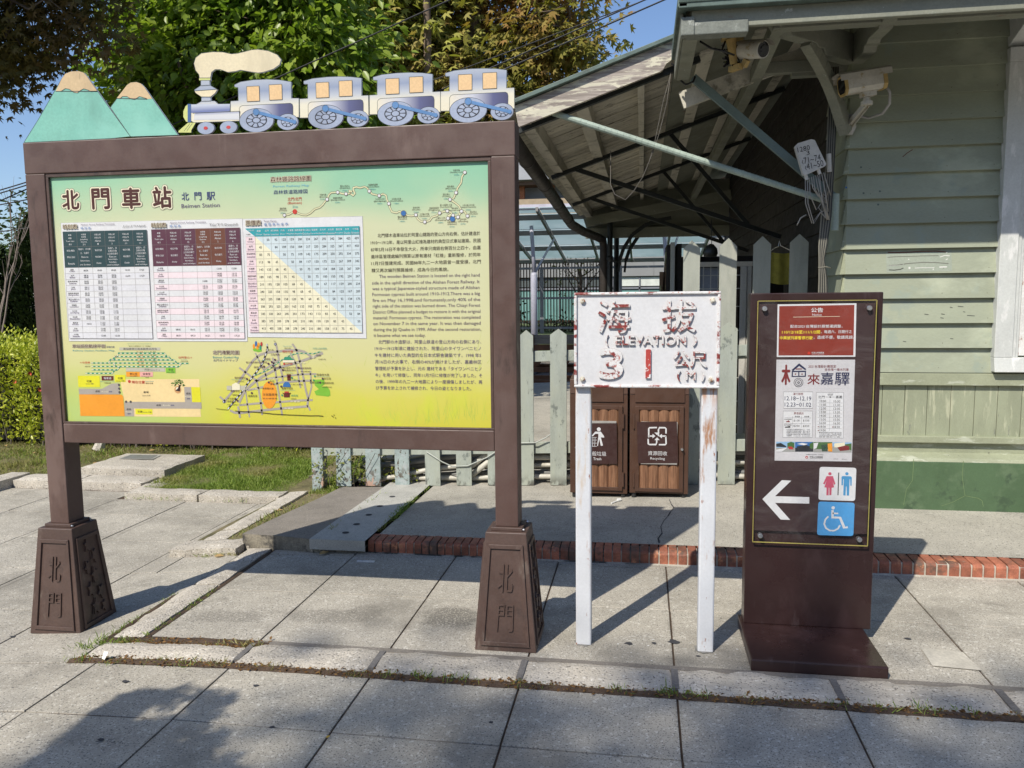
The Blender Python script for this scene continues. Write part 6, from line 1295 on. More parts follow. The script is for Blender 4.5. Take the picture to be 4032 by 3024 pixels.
mb = MB(); mb.bar((-.857, 5.57, zc(-.857)-.012), (.357, 5.57, zc(.357)-.012), .048, .036); mb.build('iron_rafter', m_iron, cp_)
mb = MB(); a = Vector((-.60, 5.52, 2.722)); b = Vector((1.19, 5.475, 2.075)); mb.tube([a, b], .0205, 10)
for k in range(40): t = .10+.88*k/39; p = a.lerp(b, t); q = a.lerp(b, t+.003); mb.tube([p, q], .0222, 10)
mb.tube([(1.205, 5.47, 2.13), (1.205, 5.465, 1.90)], .024, 10); mb.build('front_strut', m_gpipe, cp_)
mb = MB(); mb.bar((.312, 5.53, 2.905), (1.21, 5.56, 2.12), .032, .05); mb.build('front_strut', m_gdark, cp_)
mb = MB(); mb.tube([(-.91, 5.55, 2.60), (-.91, 7.85, 2.529), (-.916, 10.6, 2.428), (-.81, 11.3, 2.387), (-.666, 12.02, 2.363), (-.595, 12.23, 2.333), (-.58, 12.26, 2.24), (-.58, 12.26, .05)], .060, 12)
for y, z in ((6.43, 2.572), (7.6, 2.537), (8.8, 2.495), (10.0, 2.45)): mb.tube([(-.911, y, z), (-.911, y+.02, z-.0006)], .065, 12)
mb.build('gutter', m_dpipe, cp_, smooth=True)
mb = MB(); mb.box(-.857, 1.25, 12.33, 12.42, 2.369, 2.52); mb.bar((-.83, 12.14, 2.595), (1.24, 12.14, 2.93), .12, .14); mb.box(-.83, 1.25, 12.42, 12.45, 2.45, 3.2); mb.build('end_beam', m_eave, cp_, .004)
for x, y in ((-.484, 12.2), (-.40, 12.6)):
    mb = MB(); mb.tube([(x, y, .03), (x, y, .4), (x, y, .42), (x, y, 2.01), (x, y, 2.035), (x, y, 2.07), (x, y, 2.095), (x, y, 2.62)], [.054, .054, .043, .043, .057, .057, .04, .04], 14); mb.build('iron_column', m_iron, cp_, smooth=False)
for y, k in ((12.2, 0.), (12.6, .08)):
    mb = MB(); pts = [(-.357+k, y, 1.86), (-.34+k, y, 2.035), (-.286+k, y, 2.20), (-.155+k, y, 2.40), (.024+k, y, 2.53), (.19+k, y, 2.595), (.405+k, y, 2.63)]
    for p, q in zip(pts, pts[1:]): mb.bar(p, q, .033, .053, (0, 0, 1))
    mb.build('arched_bracket', m_iron, cp_)
# ================================================================== CAMERAS, JUNCTION BOX, CABLES
m_cream = pm('cream_plastic', (.50, .475, .41), .5, var=.12, vscale=12, fine=.05, patches=[((.34, .27, .15), 20, .62, .05, None)])
m_yel = pm('yellowed_plastic', (.42, .29, .10), .5, var=.15, vscale=20)
m_lens = pm('lens_black', (.008, .008, .010), .1)
cv_ = thing('security_camera', (1.26, 5.40, 2.52), 'boxy cream security camera on a wall arm beside the curved eave brace', 'security camera', 'security cameras on the station house')
ax = Vector((.96, .22, .16)).normalized(); f0 = Vector((1.155, 5.18, 2.722)); sd = ax.cross(Vector((0, 0, 1))).normalized(); upv = sd.cross(ax)
def ob(c0, c1, w, h, dz, mi, mb, top=0): mb.bar(c0+upv*dz, c1+upv*dz, w, h, upv, mi)
mb = MB(); oct_ = [(-.05, -.03), (-.03, -.055), (.03, -.055), (.05, -.03), (.05, .035), (.035, .05), (-.035, .05), (-.05, .035)]
def sect(c, s=1.): return [c+sd*u*s+upv*w*s for u, w in oct_]
A = sect(f0+ax*.012); B_ = sect(f0+ax*.25); n = 8; mb.add(A+B_, [(i, (i+1) % n, (i+1) % n+n, i+n) for i in range(n)]+[tuple(reversed(range(n))), tuple(range(n, 2*n))]); hb = mb.build('housing', m_cream, cv_, .002)
mb = MB()
for a, c in ((0, .016), (.232, .256)): A = sect(f0+ax*a, 1.06); B_ = sect(f0+ax*c, 1.06); mb.add(A+B_, [(i, (i+1) % n, (i+1) % n+n, i+n) for i in range(n)]+[tuple(reversed(range(n))), tuple(range(n, 2*n))])
mb.build('end_ring', m_yel, hb)
mb = MB(); A = sect(f0-ax*.001, .85); mb.add(A, [tuple(reversed(range(n)))]); mb.build('front_glass', m_lens, hb)
mb = MB(); rf = [(-.062, .02), (-.058, .052), (-.036, .066), (.036, .066), (.058, .052), (.062, .02)]; A = [f0-ax*.03+sd*u+upv*w for u, w in rf]; B_ = [f0+ax*.285+sd*u+upv*w for u, w in rf]; A2 = [p+upv*.004 for p in A]; B2 = [p+upv*.004 for p in B_]
mb.add(A+B_, [(i, i+6, i+7, i+1) for i in range(5)]); mb.add(A2+B2, [(i, i+1, i+7, i+6) for i in range(5)]); mb.build('sunshield', m_cream, cv_)
mb = MB(); mb.bar((1.275, 5.21, 2.672), (1.355, 5.23, 2.684), .05, .03); mb.tube([(1.31, 5.22, 2.66), (1.31, 5.222, 2.635)], .02, 10); mb.tube([(1.31, 5.222, 2.637), (1.31, 5.222, 2.615)], .034, 14)
for s in (-.013, .013): mb.bar((1.31+s, 5.225, 2.62), (1.265+s*1.2, 5.43, 2.545), .005, .034)
mb.bar((1.31, 5.225, 2.62), (1.265, 5.43, 2.545), .022, .012)
mb.prism([(1.235, 2.575), (1.30, 2.575), (1.305, 2.53), (1.285, 2.485), (1.25, 2.485), (1.232, 2.53)], 5.428, 5.444); mb.build('wall_arm', m_cream, cv_, .002)
mb = MB(); mb.tube([(1.415, 5.24, 2.73), (1.445, 5.25, 2.69), (1.455, 5.28, 2.63), (1.43, 5.33, 2.585), (1.37, 5.40, 2.575), (1.31, 5.43, 2.60), (1.25, 5.435, 2.605)], .0085, 8); mb.build('flexible_conduit', pm('grey_conduit', (.36, .35, .33), .6), cv_, smooth=True)
c2 = thing('security_camera', (.62, 4.75, 2.78), 'round white bullet camera on yellowed brackets under the eave corner', 'security camera', 'security cameras on the station house')
a = Vector((.545, 4.86, 2.868)); d = Vector((.12, -.15, -.042)).normalized()
mb = MB(); mb.tube([a, a+d*.16], .047, 20); h2 = mb.build('housing', m_cream, c2)
mb = MB(); mb.tube([a+d*.158, a+d*.162], .041, 20); mb.tube([a+d*.162, a+d*.168], [.026, .022], 16); mb.build('lens', m_lens, h2)
s2 = d.cross(Vector((0, 0, 1))).normalized(); u2_ = s2.cross(d); mb = MB(); ar = [(-1.05+2.1*i/10) for i in range(11)]
A = [a-d*.01+s2*.054*math.sin(t_)+u2_*.054*math.cos(t_) for t_ in ar]; B_ = [p+d*.205 for p in A]; mb.add(A+B_, [(i, i+11, i+12, i+1) for i in range(10)]+[(i+1, i+12, i+11, i) for i in range(10)]); mb.build('sunshield', m_cream, c2)
mb = MB(); mb.bar(a+d*.05-u2_*.05, a+d*.03-u2_*.085, .028, .03); mb.bar(a+d*.03-u2_*.085+s2*.02, a-d*.07-u2_*.10, .03, .03); mb.tube([(.48, 4.84, 2.93), (.49, 4.85, 2.87), (.50, 4.87, 2.80)], [.03, .024, .02], 8); mb.box(.43, .55, 4.78, 4.9, 2.93, 2.945); mb.build('bracket', m_yel, c2)
mb = MB(); rq = random.Random(2)
for k in range(10):
    p0 = a-d*.06+Vector((rq.uniform(-.05, .03), rq.uniform(-.03, .03), rq.uniform(-.05, .02))); mb.tube([p0+Vector((rq.uniform(-.04, .04), rq.uniform(-.02, .02), rq.uniform(-.04, .04))) for _ in range(5)], .006, 6)
mb.build('cable_tangle', m_lens, c2)
mb = MB(); mb.tube([(.30, 4.70, 2.885), (.36, 4.70, 2.845), (.43, 4.71, 2.828), (.49, 4.75, 2.815)], .006, 6); tag(mb.build('black_cable', m_lens, smooth=True), 'black cable sagging from the eave corner to the bullet camera', 'cable', 'cables hanging under the eaves')
mb = MB(); mb.tube([(.174, 5.45, 2.98), (.20, 5.44, 2.95), (.22, 5.44, 2.88), (.262, 5.44, 2.84), (.31, 5.44, 2.857), (.321, 5.45, 2.89)], .007, 6); tag(mb.build('black_cable', m_lens, smooth=True), 'loop of black cable hanging at the bargeboard end', 'cable', 'cables hanging under the eaves')
m_cabl = pm('old_pale_cable', (.12, .11, .095), .7)
for k, dx in enumerate((0, .018)):
    mb = MB(); mb.tube([(.17, 5.50, 2.93), (.122+dx*1.4, 5.50, 2.75), (.085+dx, 5.51, 2.569), (.067+dx*.5, 5.52, 2.481), (.036, 5.53, 2.38), (-.003, 5.54, 2.289), (-.06, 5.54, 2.2), (-.118, 5.55, 2.14), (-.19, 5.56, 2.18), (-.22, 5.6, 2.25), (-.225, 5.75, 2.5)], .0024, 5); tag(mb.build('hanging_cable', m_cabl, smooth=True), ('pale' if k == 0 else 'second pale')+' cable hanging in a loop below the canopy ceiling', 'cable', 'cables hanging under the eaves')
jb = thing('junction_box', (1.03, 5.40, 2.34), 'white plastic junction box with handwritten numbers and loose wires by the house corner', 'junction box')
m_jb = pm('dirty_white_plastic', (.56, .55, .52), .5, var=.08, vscale=10)
q = [(.945, 2.432), (1.022, 2.453), (1.045, 2.448), (1.118, 2.300), (1.112, 2.288), (.995, 2.236), (.982, 2.242), (.928, 2.415)]
mb = MB(); mb.prism(q, 5.35, 5.40); bx = mb.build('cover', m_jb, jb, .005)
b0, mm = printed(PRINT['JBOX'], 5.3495)
ca, sa = math.cos(.30), math.sin(.30); cx, cz = 1.02, 2.35
b0.v = [(cx+(x-cx)*math.cos(.2)-(z-cz)*math.sin(.2), y, cz+(x-cx)*math.sin(.2)+(z-cz)*math.cos(.2)) for x, y, z in b0.v]
b0.build('handwriting', mm, bx)
mb = MB(); mb.tube([(1.143, 5.41, 2.37), (1.15, 5.41, 2.26)], .015, 8); mb.build('white_sleeve', m_jb, jb)
for k, (x, z) in enumerate(((1.0, 2.24), (1.075, 2.272))): mb = MB(); mb.tube([(x, 5.37, z), (x+.01, 5.37, z-.03)], .011, 8); mb.build('gland', m_jb, jb)
wr = random.Random(8); mb = MB()
for k in range(10):
    x = 1.0+.012*k; z = 2.215+.004*k; x2 = 1.10+wr.uniform(-.02, .05); drop = wr.uniform(.12, .28)
    mb.tube([(x, 5.372, z), (x+.01+wr.uniform(-.01, .02), 5.365, z-drop*.55), (x+.045, 5.365, z-drop), (x2, 5.38, z-drop*.75), (1.135+wr.uniform(-.01, .02), 5.40, 2.0+wr.uniform(-.05, .12))], .0035, 5)
mb.tube([(1.01, 5.37, 1.995), (.975, 5.36, 1.975), (.955, 5.36, 1.93)], .004, 5)
mb.build('loose_wires', pm('pale_wire', (.38, .36, .32), .6), jb, smooth=True)
mb = MB()
for k in range(8):
    dx = .008*(k-4); mb.tube([(1.167+dx*.8, 5.43, 2.90), (1.16+dx*.8, 5.43, 2.3), (1.145+dx, 5.42, 1.99), (1.128+dx*.8, 5.415, 1.80), (1.122+dx*.5, 5.415, 1.72), (1.135+dx*.8, 5.415, 1.6), (1.142+dx, 5.415, 1.4), (1.145+dx, 5.42, .15)], .0052, 6, k % 2)
mb.tube([(1.10, 5.412, 1.665), (1.15, 5.408, 1.67), (1.18, 5.42, 1.66)], .004, 5)
tag(mb.build('cable_bundle', [pm('grey_sheath', (.19, .18, .145), .6), pm('black_sheath', (.03, .03, .028), .5)], smooth=True), 'bundle of grey and black cables running down the house corner', 'cables')
# ================================================================== STATION INFORMATION BOARD
m_brown = pm('brown_coated_steel', (.094, .055, .045), .48, var=.10, vscale=4, fine=.05, bump=.04, bscale=400, patches=[((.115, .073, .061), 1.5, .56, .14, None), ((.12, .078, .066), 20, .66, .06, (1, 1, .10)), ((.145, .095, .08), 3, .64, .05, (1, 1, .35)), ((.20, .16, .14), 26, .755, .02, None), ((.06, .037, .03), 7, .66, .05, (1, 1, .3))])
m_brownd = pm('brown_cast_iron', (.082, .050, .040), .5, var=.12, vscale=9, fine=.08, bump=.12, bscale=160, patches=[((.15, .115, .095), 7, .66, .06, (1, 1, .4)), ((.045, .03, .026), 5, .62, .05, None)])
m_steel = pm('bright_bolt', (.6, .6, .6), .3, .9)
bd = thing('information_board', (-1.63, 3.36, 0), 'large brown framed station map board topped with a cut-out train and mountains', 'information board')
YF, YBK = 3.31, 3.42
b = MB(); b.box(-2.752, -.515, YF, YBK, 2.073, 2.211); b.build('top_beam', m_brown, bd, .004)
b = MB(); b.box(-2.652, -.617, YF+.004, YBK-.004, .848, .938); b.build('bottom_rail', m_brown, bd, .004)
for x0, x1, z0 in ((-2.752, -2.655, .462), (-.616, -.517, .523)):
    b = MB(); b.box(x0, x1, YF+.001, YBK-.001, z0, 2.0725); b.build('post', m_brown, bd, .004)
# inner lip of the frame
b = MB(); q = .0225
b.box(-2.654, -.6165, YF+.006, YBK-.02, 2.056, 2.0725); b.box(-2.654, -.6165, YF+.006, YBK-.02, .9385, .9475)
b.box(-2.6545, -2.6405, YF+.006, YBK-.02, .9475, 2.056); b.box(-.6305, -.617, YF+.006, YBK-.02, .9475, 2.056)
b.build('inner_frame', m_brownd, bd, .002)
# printed panel, gradient of the artwork from green to yellow
def artwork():
    t = NT('panel_artwork'); z = t.xyz(2); x = t.xyz(0)
    w = t.math('ADD', z, t.math('MULTIPLY', t.math('SUBTRACT', t.noise(1.6, 3, .5), .5), .24))
    r = t.n.new('ShaderNodeValToRGB'); t.l.new(t.rng(w, .95, 2.06, 0, 1, False), r.inputs[0])
    cr = r.color_ramp; cr.elements[0].position = 0.0; cr.elements[0].color = (*srgb(194, 187, 66), 1); cr.elements[1].position = 1.0; cr.elements[1].color = (*srgb(143, 189, 158), 1)
    for p, c in ((.13, (199, 193, 88)), (.26, (200, 196, 138)), (.48, (199, 198, 156)), (.80, (194, 197, 162)), (.90, (172, 193, 158))): e = cr.elements.new(p); e.color = (*srgb(*c), 1)
    v = r.outputs[0]
    lo = t.rng(z, 1.30, .98); left = t.rng(x, -1.75, -2.3)
    v = t.mix(t.math('MULTIPLY', t.math('MULTIPLY', left, lo), .85), v, srgb(166, 190, 118))
    gr = t.rng(t.noise(4, 5, .7, (1, 1, .6), (5, 0, 2)), .52, .66); v = t.mix(t.math('MULTIPLY', t.math('MULTIPLY', gr, t.rng(z, 1.2, 1.0)), .4), v, srgb(190, 206, 50))
    tl = t.rng(t.noise(2.2, 2, .5, None, (1, 1, 8)), .46, .6); v = t.mix(t.math('MULTIPLY', t.math('MULTIPLY', tl, t.rng(z, 1.82, 1.98)), .6), v, srgb(132, 184, 156))
    st = t.rng(t.noise(7, 6, .7, (3, 1, .5), (2, 2, 2)), .62, .7); v = t.mix(t.math('MULTIPLY', st, .12), v, srgb(150, 140, 80))
    t.l.new(v, t.b.inputs['Base Color']); t.b.inputs['Roughness'].default_value = .38; t.b.inputs['Specular IOR Level'].default_value = .35
    return t.m
b = MB(); YP = 3.329; b.box(-2.6405, -.6305, YP, YP+.006, .9475, 2.056)
for k in range(150):                               # faint grass drawn along the panel's foot
    x = R_.uniform(-1.1, -.64) if k < 110 else R_.uniform(-1.6, -.64); h = R_.uniform(.03, .13)*(1 if x > -.9 else .6); z0 = .955+R_.uniform(0, .05)+(R_.uniform(.2, .28) if k % 3 == 0 else 0); l = R_.uniform(-.03, .03)
    b.face([(x-.0008, z0), (x+.0008, z0), (x+l, z0+h)], YP-.0002-k*.0000008, 1)
pn = b.build('display_panel', [artwork(), pm('print_grass', srgb(176, 190, 78), .5, var=.1)], bd)
for nm, key in (('title_lettering', 'BOARD_TITLE'), ('route_map', 'ROUTE_MAP'), ('history_text', 'HISTORY'), ('facilities_map', 'FACILITIES'), ('city_map', 'CITY_MAP')):
    b, mm = printed(PRINT[key], YP); b.build(nm, mm, pn)
# ---- paper timetables and fares pasted on the panel
def quad(mb, q, y, mi): mb.face(q, y, mi)
def bil(q, u, v):
    a = [q[0][i]+(q[1][i]-q[0][i])*u for i in (0, 1)]; d = [q[3][i]+(q[2][i]-q[3][i])*u for i in (0, 1)]
    return tuple(a[i]+(d[i]-a[i])*v for i in (0, 1))
def sheet(mb, q, y, mi, nx=14, nz=10, amp=.0022):         # paper with a slight ripple
    o = len(mb.v); f = lambda i, j: y-.0012-amp*(.5+.5*math.sin(i*1.3+j*.5))*(1 if 0 < j < nz else .4)*.5
    for j in range(nz+1):
        for i in range(nx+1): p = bil(q, i/nx, j/nz); mb.v.append((p[0], f(i, j), p[1]))
    for j in range(nz):
        for i in range(nx): a = o+j*(nx+1)+i; mb.f.append((a, a+nx+1, a+nx+2, a+1)); mb.m.append(mi)
    p = [q[0], q[1], q[2], q[3]]
    for a, c in zip(p, p[1:]+p[:1]): mb.add([(a[0], y-.0022, a[1]), (c[0], y-.0022, c[1]), (c[0], y+.0008, c[1]), (a[0], y+.0008, a[1])], [(0, 1, 2, 3)], mi)
YS = YP-.0040
def table(mb, keys, q, vhead, cols, rows, headcol, rowcol, hd, names, data, head_over=None):
    """hd: lines per heading cell; names: row titles; data[row][col]"""
    def K(c):
        if c not in keys: keys.append(c)
        return keys.index(c)
    nr = len(names); v0 = vhead
    for i in range(cols):
        c = (head_over or {}).get(i, headcol); quad(mb, [bil(q, i/cols, 0), bil(q, (i+1)/cols, 0), bil(q, (i+1)/cols, v0), bil(q, i/cols, v0)], YS-.0004, K(c))
    for r in range(nr):
        a, c = v0+(1-v0)*r/nr, v0+(1-v0)*(r+1)/nr; quad(mb, [bil(q, 0, a), bil(q, 1, a), bil(q, 1, c), bil(q, 0, c)], YS-.0004, K(rowcol if r % 2 else 'white'))
    for r in range(nr+1):
        a = v0+(1-v0)*r/nr; strip(mb, [bil(q, 0, a), bil(q, 1, a)], .0008, YS-.0008, K('gridc'))
    for i in range(cols+1): strip(mb, [bil(q, i/cols, 0), bil(q, i/cols, 1)], .0008, YS-.0008, K('gridc'))
    strip(mb, [bil(q, 0, v0*.42), bil(q, 1, v0*.42)], .0008, YS-.0008, K('gridc'))
    W = math.hypot(q[1][0]-q[0][0], q[1][1]-q[0][1])/cols; H = q[0][1]-q[3][1]
    def cell(t, u, v, h, mi, mx=.86):
        p = bil(q, u, v); w = min(sum(1.0 if ord(ch) > 0x2e80 else .55 for ch in t)*h*1.02, W*mx); put_text(mb, t, p[0]-w/2, p[0]+w/2, p[1]-h/2, p[1]+h/2, YS-.0012, mi)
    for i, lines in enumerate(hd):
        up_, lo_ = lines
        for k, t in enumerate(up_): cell(t, (i+.5)/cols, v0*(.06+.34*(k+.5)/len(up_)), .0075 if len(up_) > 3 else .0085, K('white'))
        for k, t in enumerate(lo_): cell(t, (i+.5)/cols, v0*(.44+.54*(k+.5)/len(lo_)), .0085, K('white'), .92)
    for r, nm in enumerate(names):
        for k, t in enumerate(nm): cell(t, .5/cols, v0+(1-v0)*(r+.2+.6*(k+.5)/len(nm))/nr, .0080, K('black' if k == 0 else 'violetb'))
        for i, tm in enumerate(data[r]):
            tl = tm.split('/') if tm else []
            for k, t in enumerate(tl): cell(t, (i+1.5)/cols, v0+(1-v0)*(r+(.18 if len(tl) > 1 else .2)+.64*(k+.5)/len(tl))/nr, .0078, K('black'))
def finish(mb, keys, hdr, nm):
    b2, mm = printed(hdr, YS-.0004); o = len(keys)
    mb.add(b2.v, b2.f); mb.m[-len(b2.m):] = [k+o for k in b2.m]
    return mb.build(nm, [ink(c) for c in keys]+mm, bd)
mb = MB(); keys = ['white']; sheet(mb, GEO['sheet1'], YP, 0)
AL = ['阿里山號', '阿里山号', 'Alishan']; JX = ['中興號', '中興号', 'Jungshing', 'Express']; WK = ['逢週六、日', '及假日行駛', '土日祝日運行', 'Runs on', 'Saturdays,', 'Sundays,', 'and holidays']; DL = ['每日行駛', '毎日運行', 'Daily']; WE = ['逢週六、日行駛', '土、日運行', 'Runs on', 'Saturdays,', 'and Sundays']
ST = [('嘉義', 'Chiayi'), ('北門', 'Beimen'), ('鹿滿(鹿麻產)', 'Lumachan'), ('竹崎', 'Jhuci'), ('樟腦寮/樟脳寮', 'Jhangnaoliao'), ('獨立山/独立山', 'Dulishan'), ('梨園寮', 'Liyuanliao'), ('交力坪', 'Jiaoliping'), ('水社寮', 'Shueisheliao'), ('奮起湖', 'Fenqihu'), ('多林', 'Duolin'), ('十字路', 'Shitzulu')]
UP = [['08:30', '09:00', '09:30', '16:53', '17:23'], ['08:36/08:40', '09:06/09:10', '09:36/09:40', '16:59', '17:29'], ['09:02/09:03', '09:32/09:33', '10:02/10:03', '', ''], ['09:11/09:13', '09:41/09:43', '10:11/10:13', '', ''], ['09:39/09:40', '10:09/10:10', '10:39/10:40', '', ''], ['09:52/09:53', '10:22/10:23', '10:52/10:53', '', ''], ['10:05/10:06', '10:35/10:36', '11:05/11:06', '', ''], ['10:16/10:18', '10:46/10:48', '11:16/11:18', '', ''], ['10:34/10:35', '11:04/11:05', '11:34/11:35', '', ''], ['10:51', '11:21/11:30', '11:51/12:00', '', ''], ['', '11:44/11:45', '12:14/12:15', '', ''], ['', '12:00', '12:30', '', '']]
DN = [['', '', '', '13:50', '13:00'], ['', '', '', '14:05/14:06', '13:15/13:16'], ['', '', '14:00', '14:21/14:30', '13:31/15:00'], ['', '', '14:16/14:17', '14:46/14:47', '15:16/15:17'], ['', '', '14:33/14:34', '15:03/15:04', '15:33/15:34'], ['', '', '14:44/14:45', '15:14/15:15', '15:44/15:45'], ['', '', '14:57/14:58', '15:27/15:28', '15:57/15:58'], ['', '', '15:10/15:13', '15:40/15:43', '16:10/16:13'], ['', '', '15:39/15:41', '16:09/16:11', '16:39/16:41'], ['', '', '15:49/15:50', '16:19/16:20', '16:49/16:50'], ['08:45', '09:15', '16:12/16:15', '16:42/16:45', '17:12/17:15'], ['08:51', '09:21', '16:21', '16:51', '17:21']]
TY = (['車種', '車種', 'Train type', '車次'], ['站名/備註', '駅名/注記', 'Remarks'])
table(mb, keys, GEO['up'], .335, 6, 12, 'tealhead', 'greyrow', [TY, (JX+['311'], WE), (AL+['1'], DL), (AL+['3'], WK), (AL+['11'], DL), (AL+['13'], WK)], ST, UP)
table(mb, keys, GEO['dn'], .335, 6, 12, 'mauve', 'pinkrow', [TY, (AL+['10'], DL), (AL+['12'], WK), (JX+['312'], WE), (AL+['2'], DL), (AL+['6'], WK)], ST[::-1], DN, {3: 'rust', 4: 'rust'})
finish(mb, keys, PRINT['TT_HEAD'], 'timetable_sheet')
# fares
mb = MB(); keys = ['white', 'fareblue', 'fareyel', 'farepink', 'cyanhead', 'gridc', 'black', 'violetb']; sheet(mb, GEO['sheet2'], YP, 0)
q = GEO['fare']; NC = 13; v0 = .079; u0 = .085
def cu(i): return u0+(1-u0)*i/NC
def cv(i): return v0+(1-v0)*i/NC
quad(mb, [bil(q, 0, 0), bil(q, 1, 0), bil(q, 1, v0), bil(q, 0, v0)], YS-.0004, 4); mb.face([bil(q, 0, .005), bil(q, u0, v0), bil(q, 0, v0)], YS-.0006, 0)
mb.face([bil(q, u0, v0), bil(q, 1, v0), bil(q, 1, 1)], YS-.0004, 1); mb.face([bil(q, u0, v0), bil(q, 1, 1), bil(q, u0, 1)], YS-.0004, 2); quad(mb, [bil(q, 0, v0), bil(q, u0, v0), bil(q, u0, 1), bil(q, 0, 1)], YS-.0004, 3)
for i in range(NC+1): strip(mb, [bil(q, cu(i), 0), bil(q, cu(i), 1)], .0008, YS-.0008, 5); strip(mb, [bil(q, 0, cv(i)), bil(q, 1, cv(i))], .0008, YS-.0008, 5)
FS = ST[:4]+[('木履寮', 'Mujiliao')]+ST[4:]
FT = """. 50 92 125 159 200 234 267 292 342 384 425 459
45 . 84 109 150 184 217 250 284 325 367 417 450
83 75 . 50 75 109 142 175 209 250 292 334 375
113 98 45 . 50 84 117 150 175 225 267 309 342
143 135 68 45 . 50 75 109 134 184 225 267 309
180 165 98 75 45 . 50 75 100 150 192 234 267
210 195 128 105 68 45 . 50 67 117 159 200 234
240 225 158 135 98 68 45 . 50 84 125 167 200
263 255 188 158 120 90 60 45 . 50 92 134 175
308 293 225 203 165 135 105 75 45 . 50 92 125
345 330 263 240 203 173 143 113 83 45 . 50 84
383 375 300 278 240 210 180 150 120 83 45 . 50
413 405 338 308 278 240 210 180 158 113 75 45 .""".split('\n')
def ctext(t, u, v, h, mi, mx=.035):
    p = bil(q, u, v); w = min(sum(1.0 if ord(ch) > 0x2e80 else .56 for ch in t)*h*1.05, mx); put_text(mb, t, p[0]-w/2, p[0]+w/2, p[1]-h/2, p[1]+h/2, YS-.0012, mi)
for r in range(NC):
    a, c = FS[r]
    ctext(a, cu(r+.5), v0*.33, .0085, 0); ctext(c, cu(r+.5), v0*.76, .0080, 0); ctext(a, u0*.5, cv(r+.32), .0085, 6, .04); ctext(c, u0*.5, cv(r+.70), .0080, 7, .04)
    for i, t in enumerate(FT[r].split()):
        if t != '.': ctext(t, cu(i+.62), cv(r+.45), .0100, 6)
ctext('阿里山號', u0*.6, v0*.25, .006, 0); ctext('中興號', u0*.3, v0*.75, .006, 6)
finish(mb, keys, PRINT['FARE_HEAD'], 'fare_sheet')
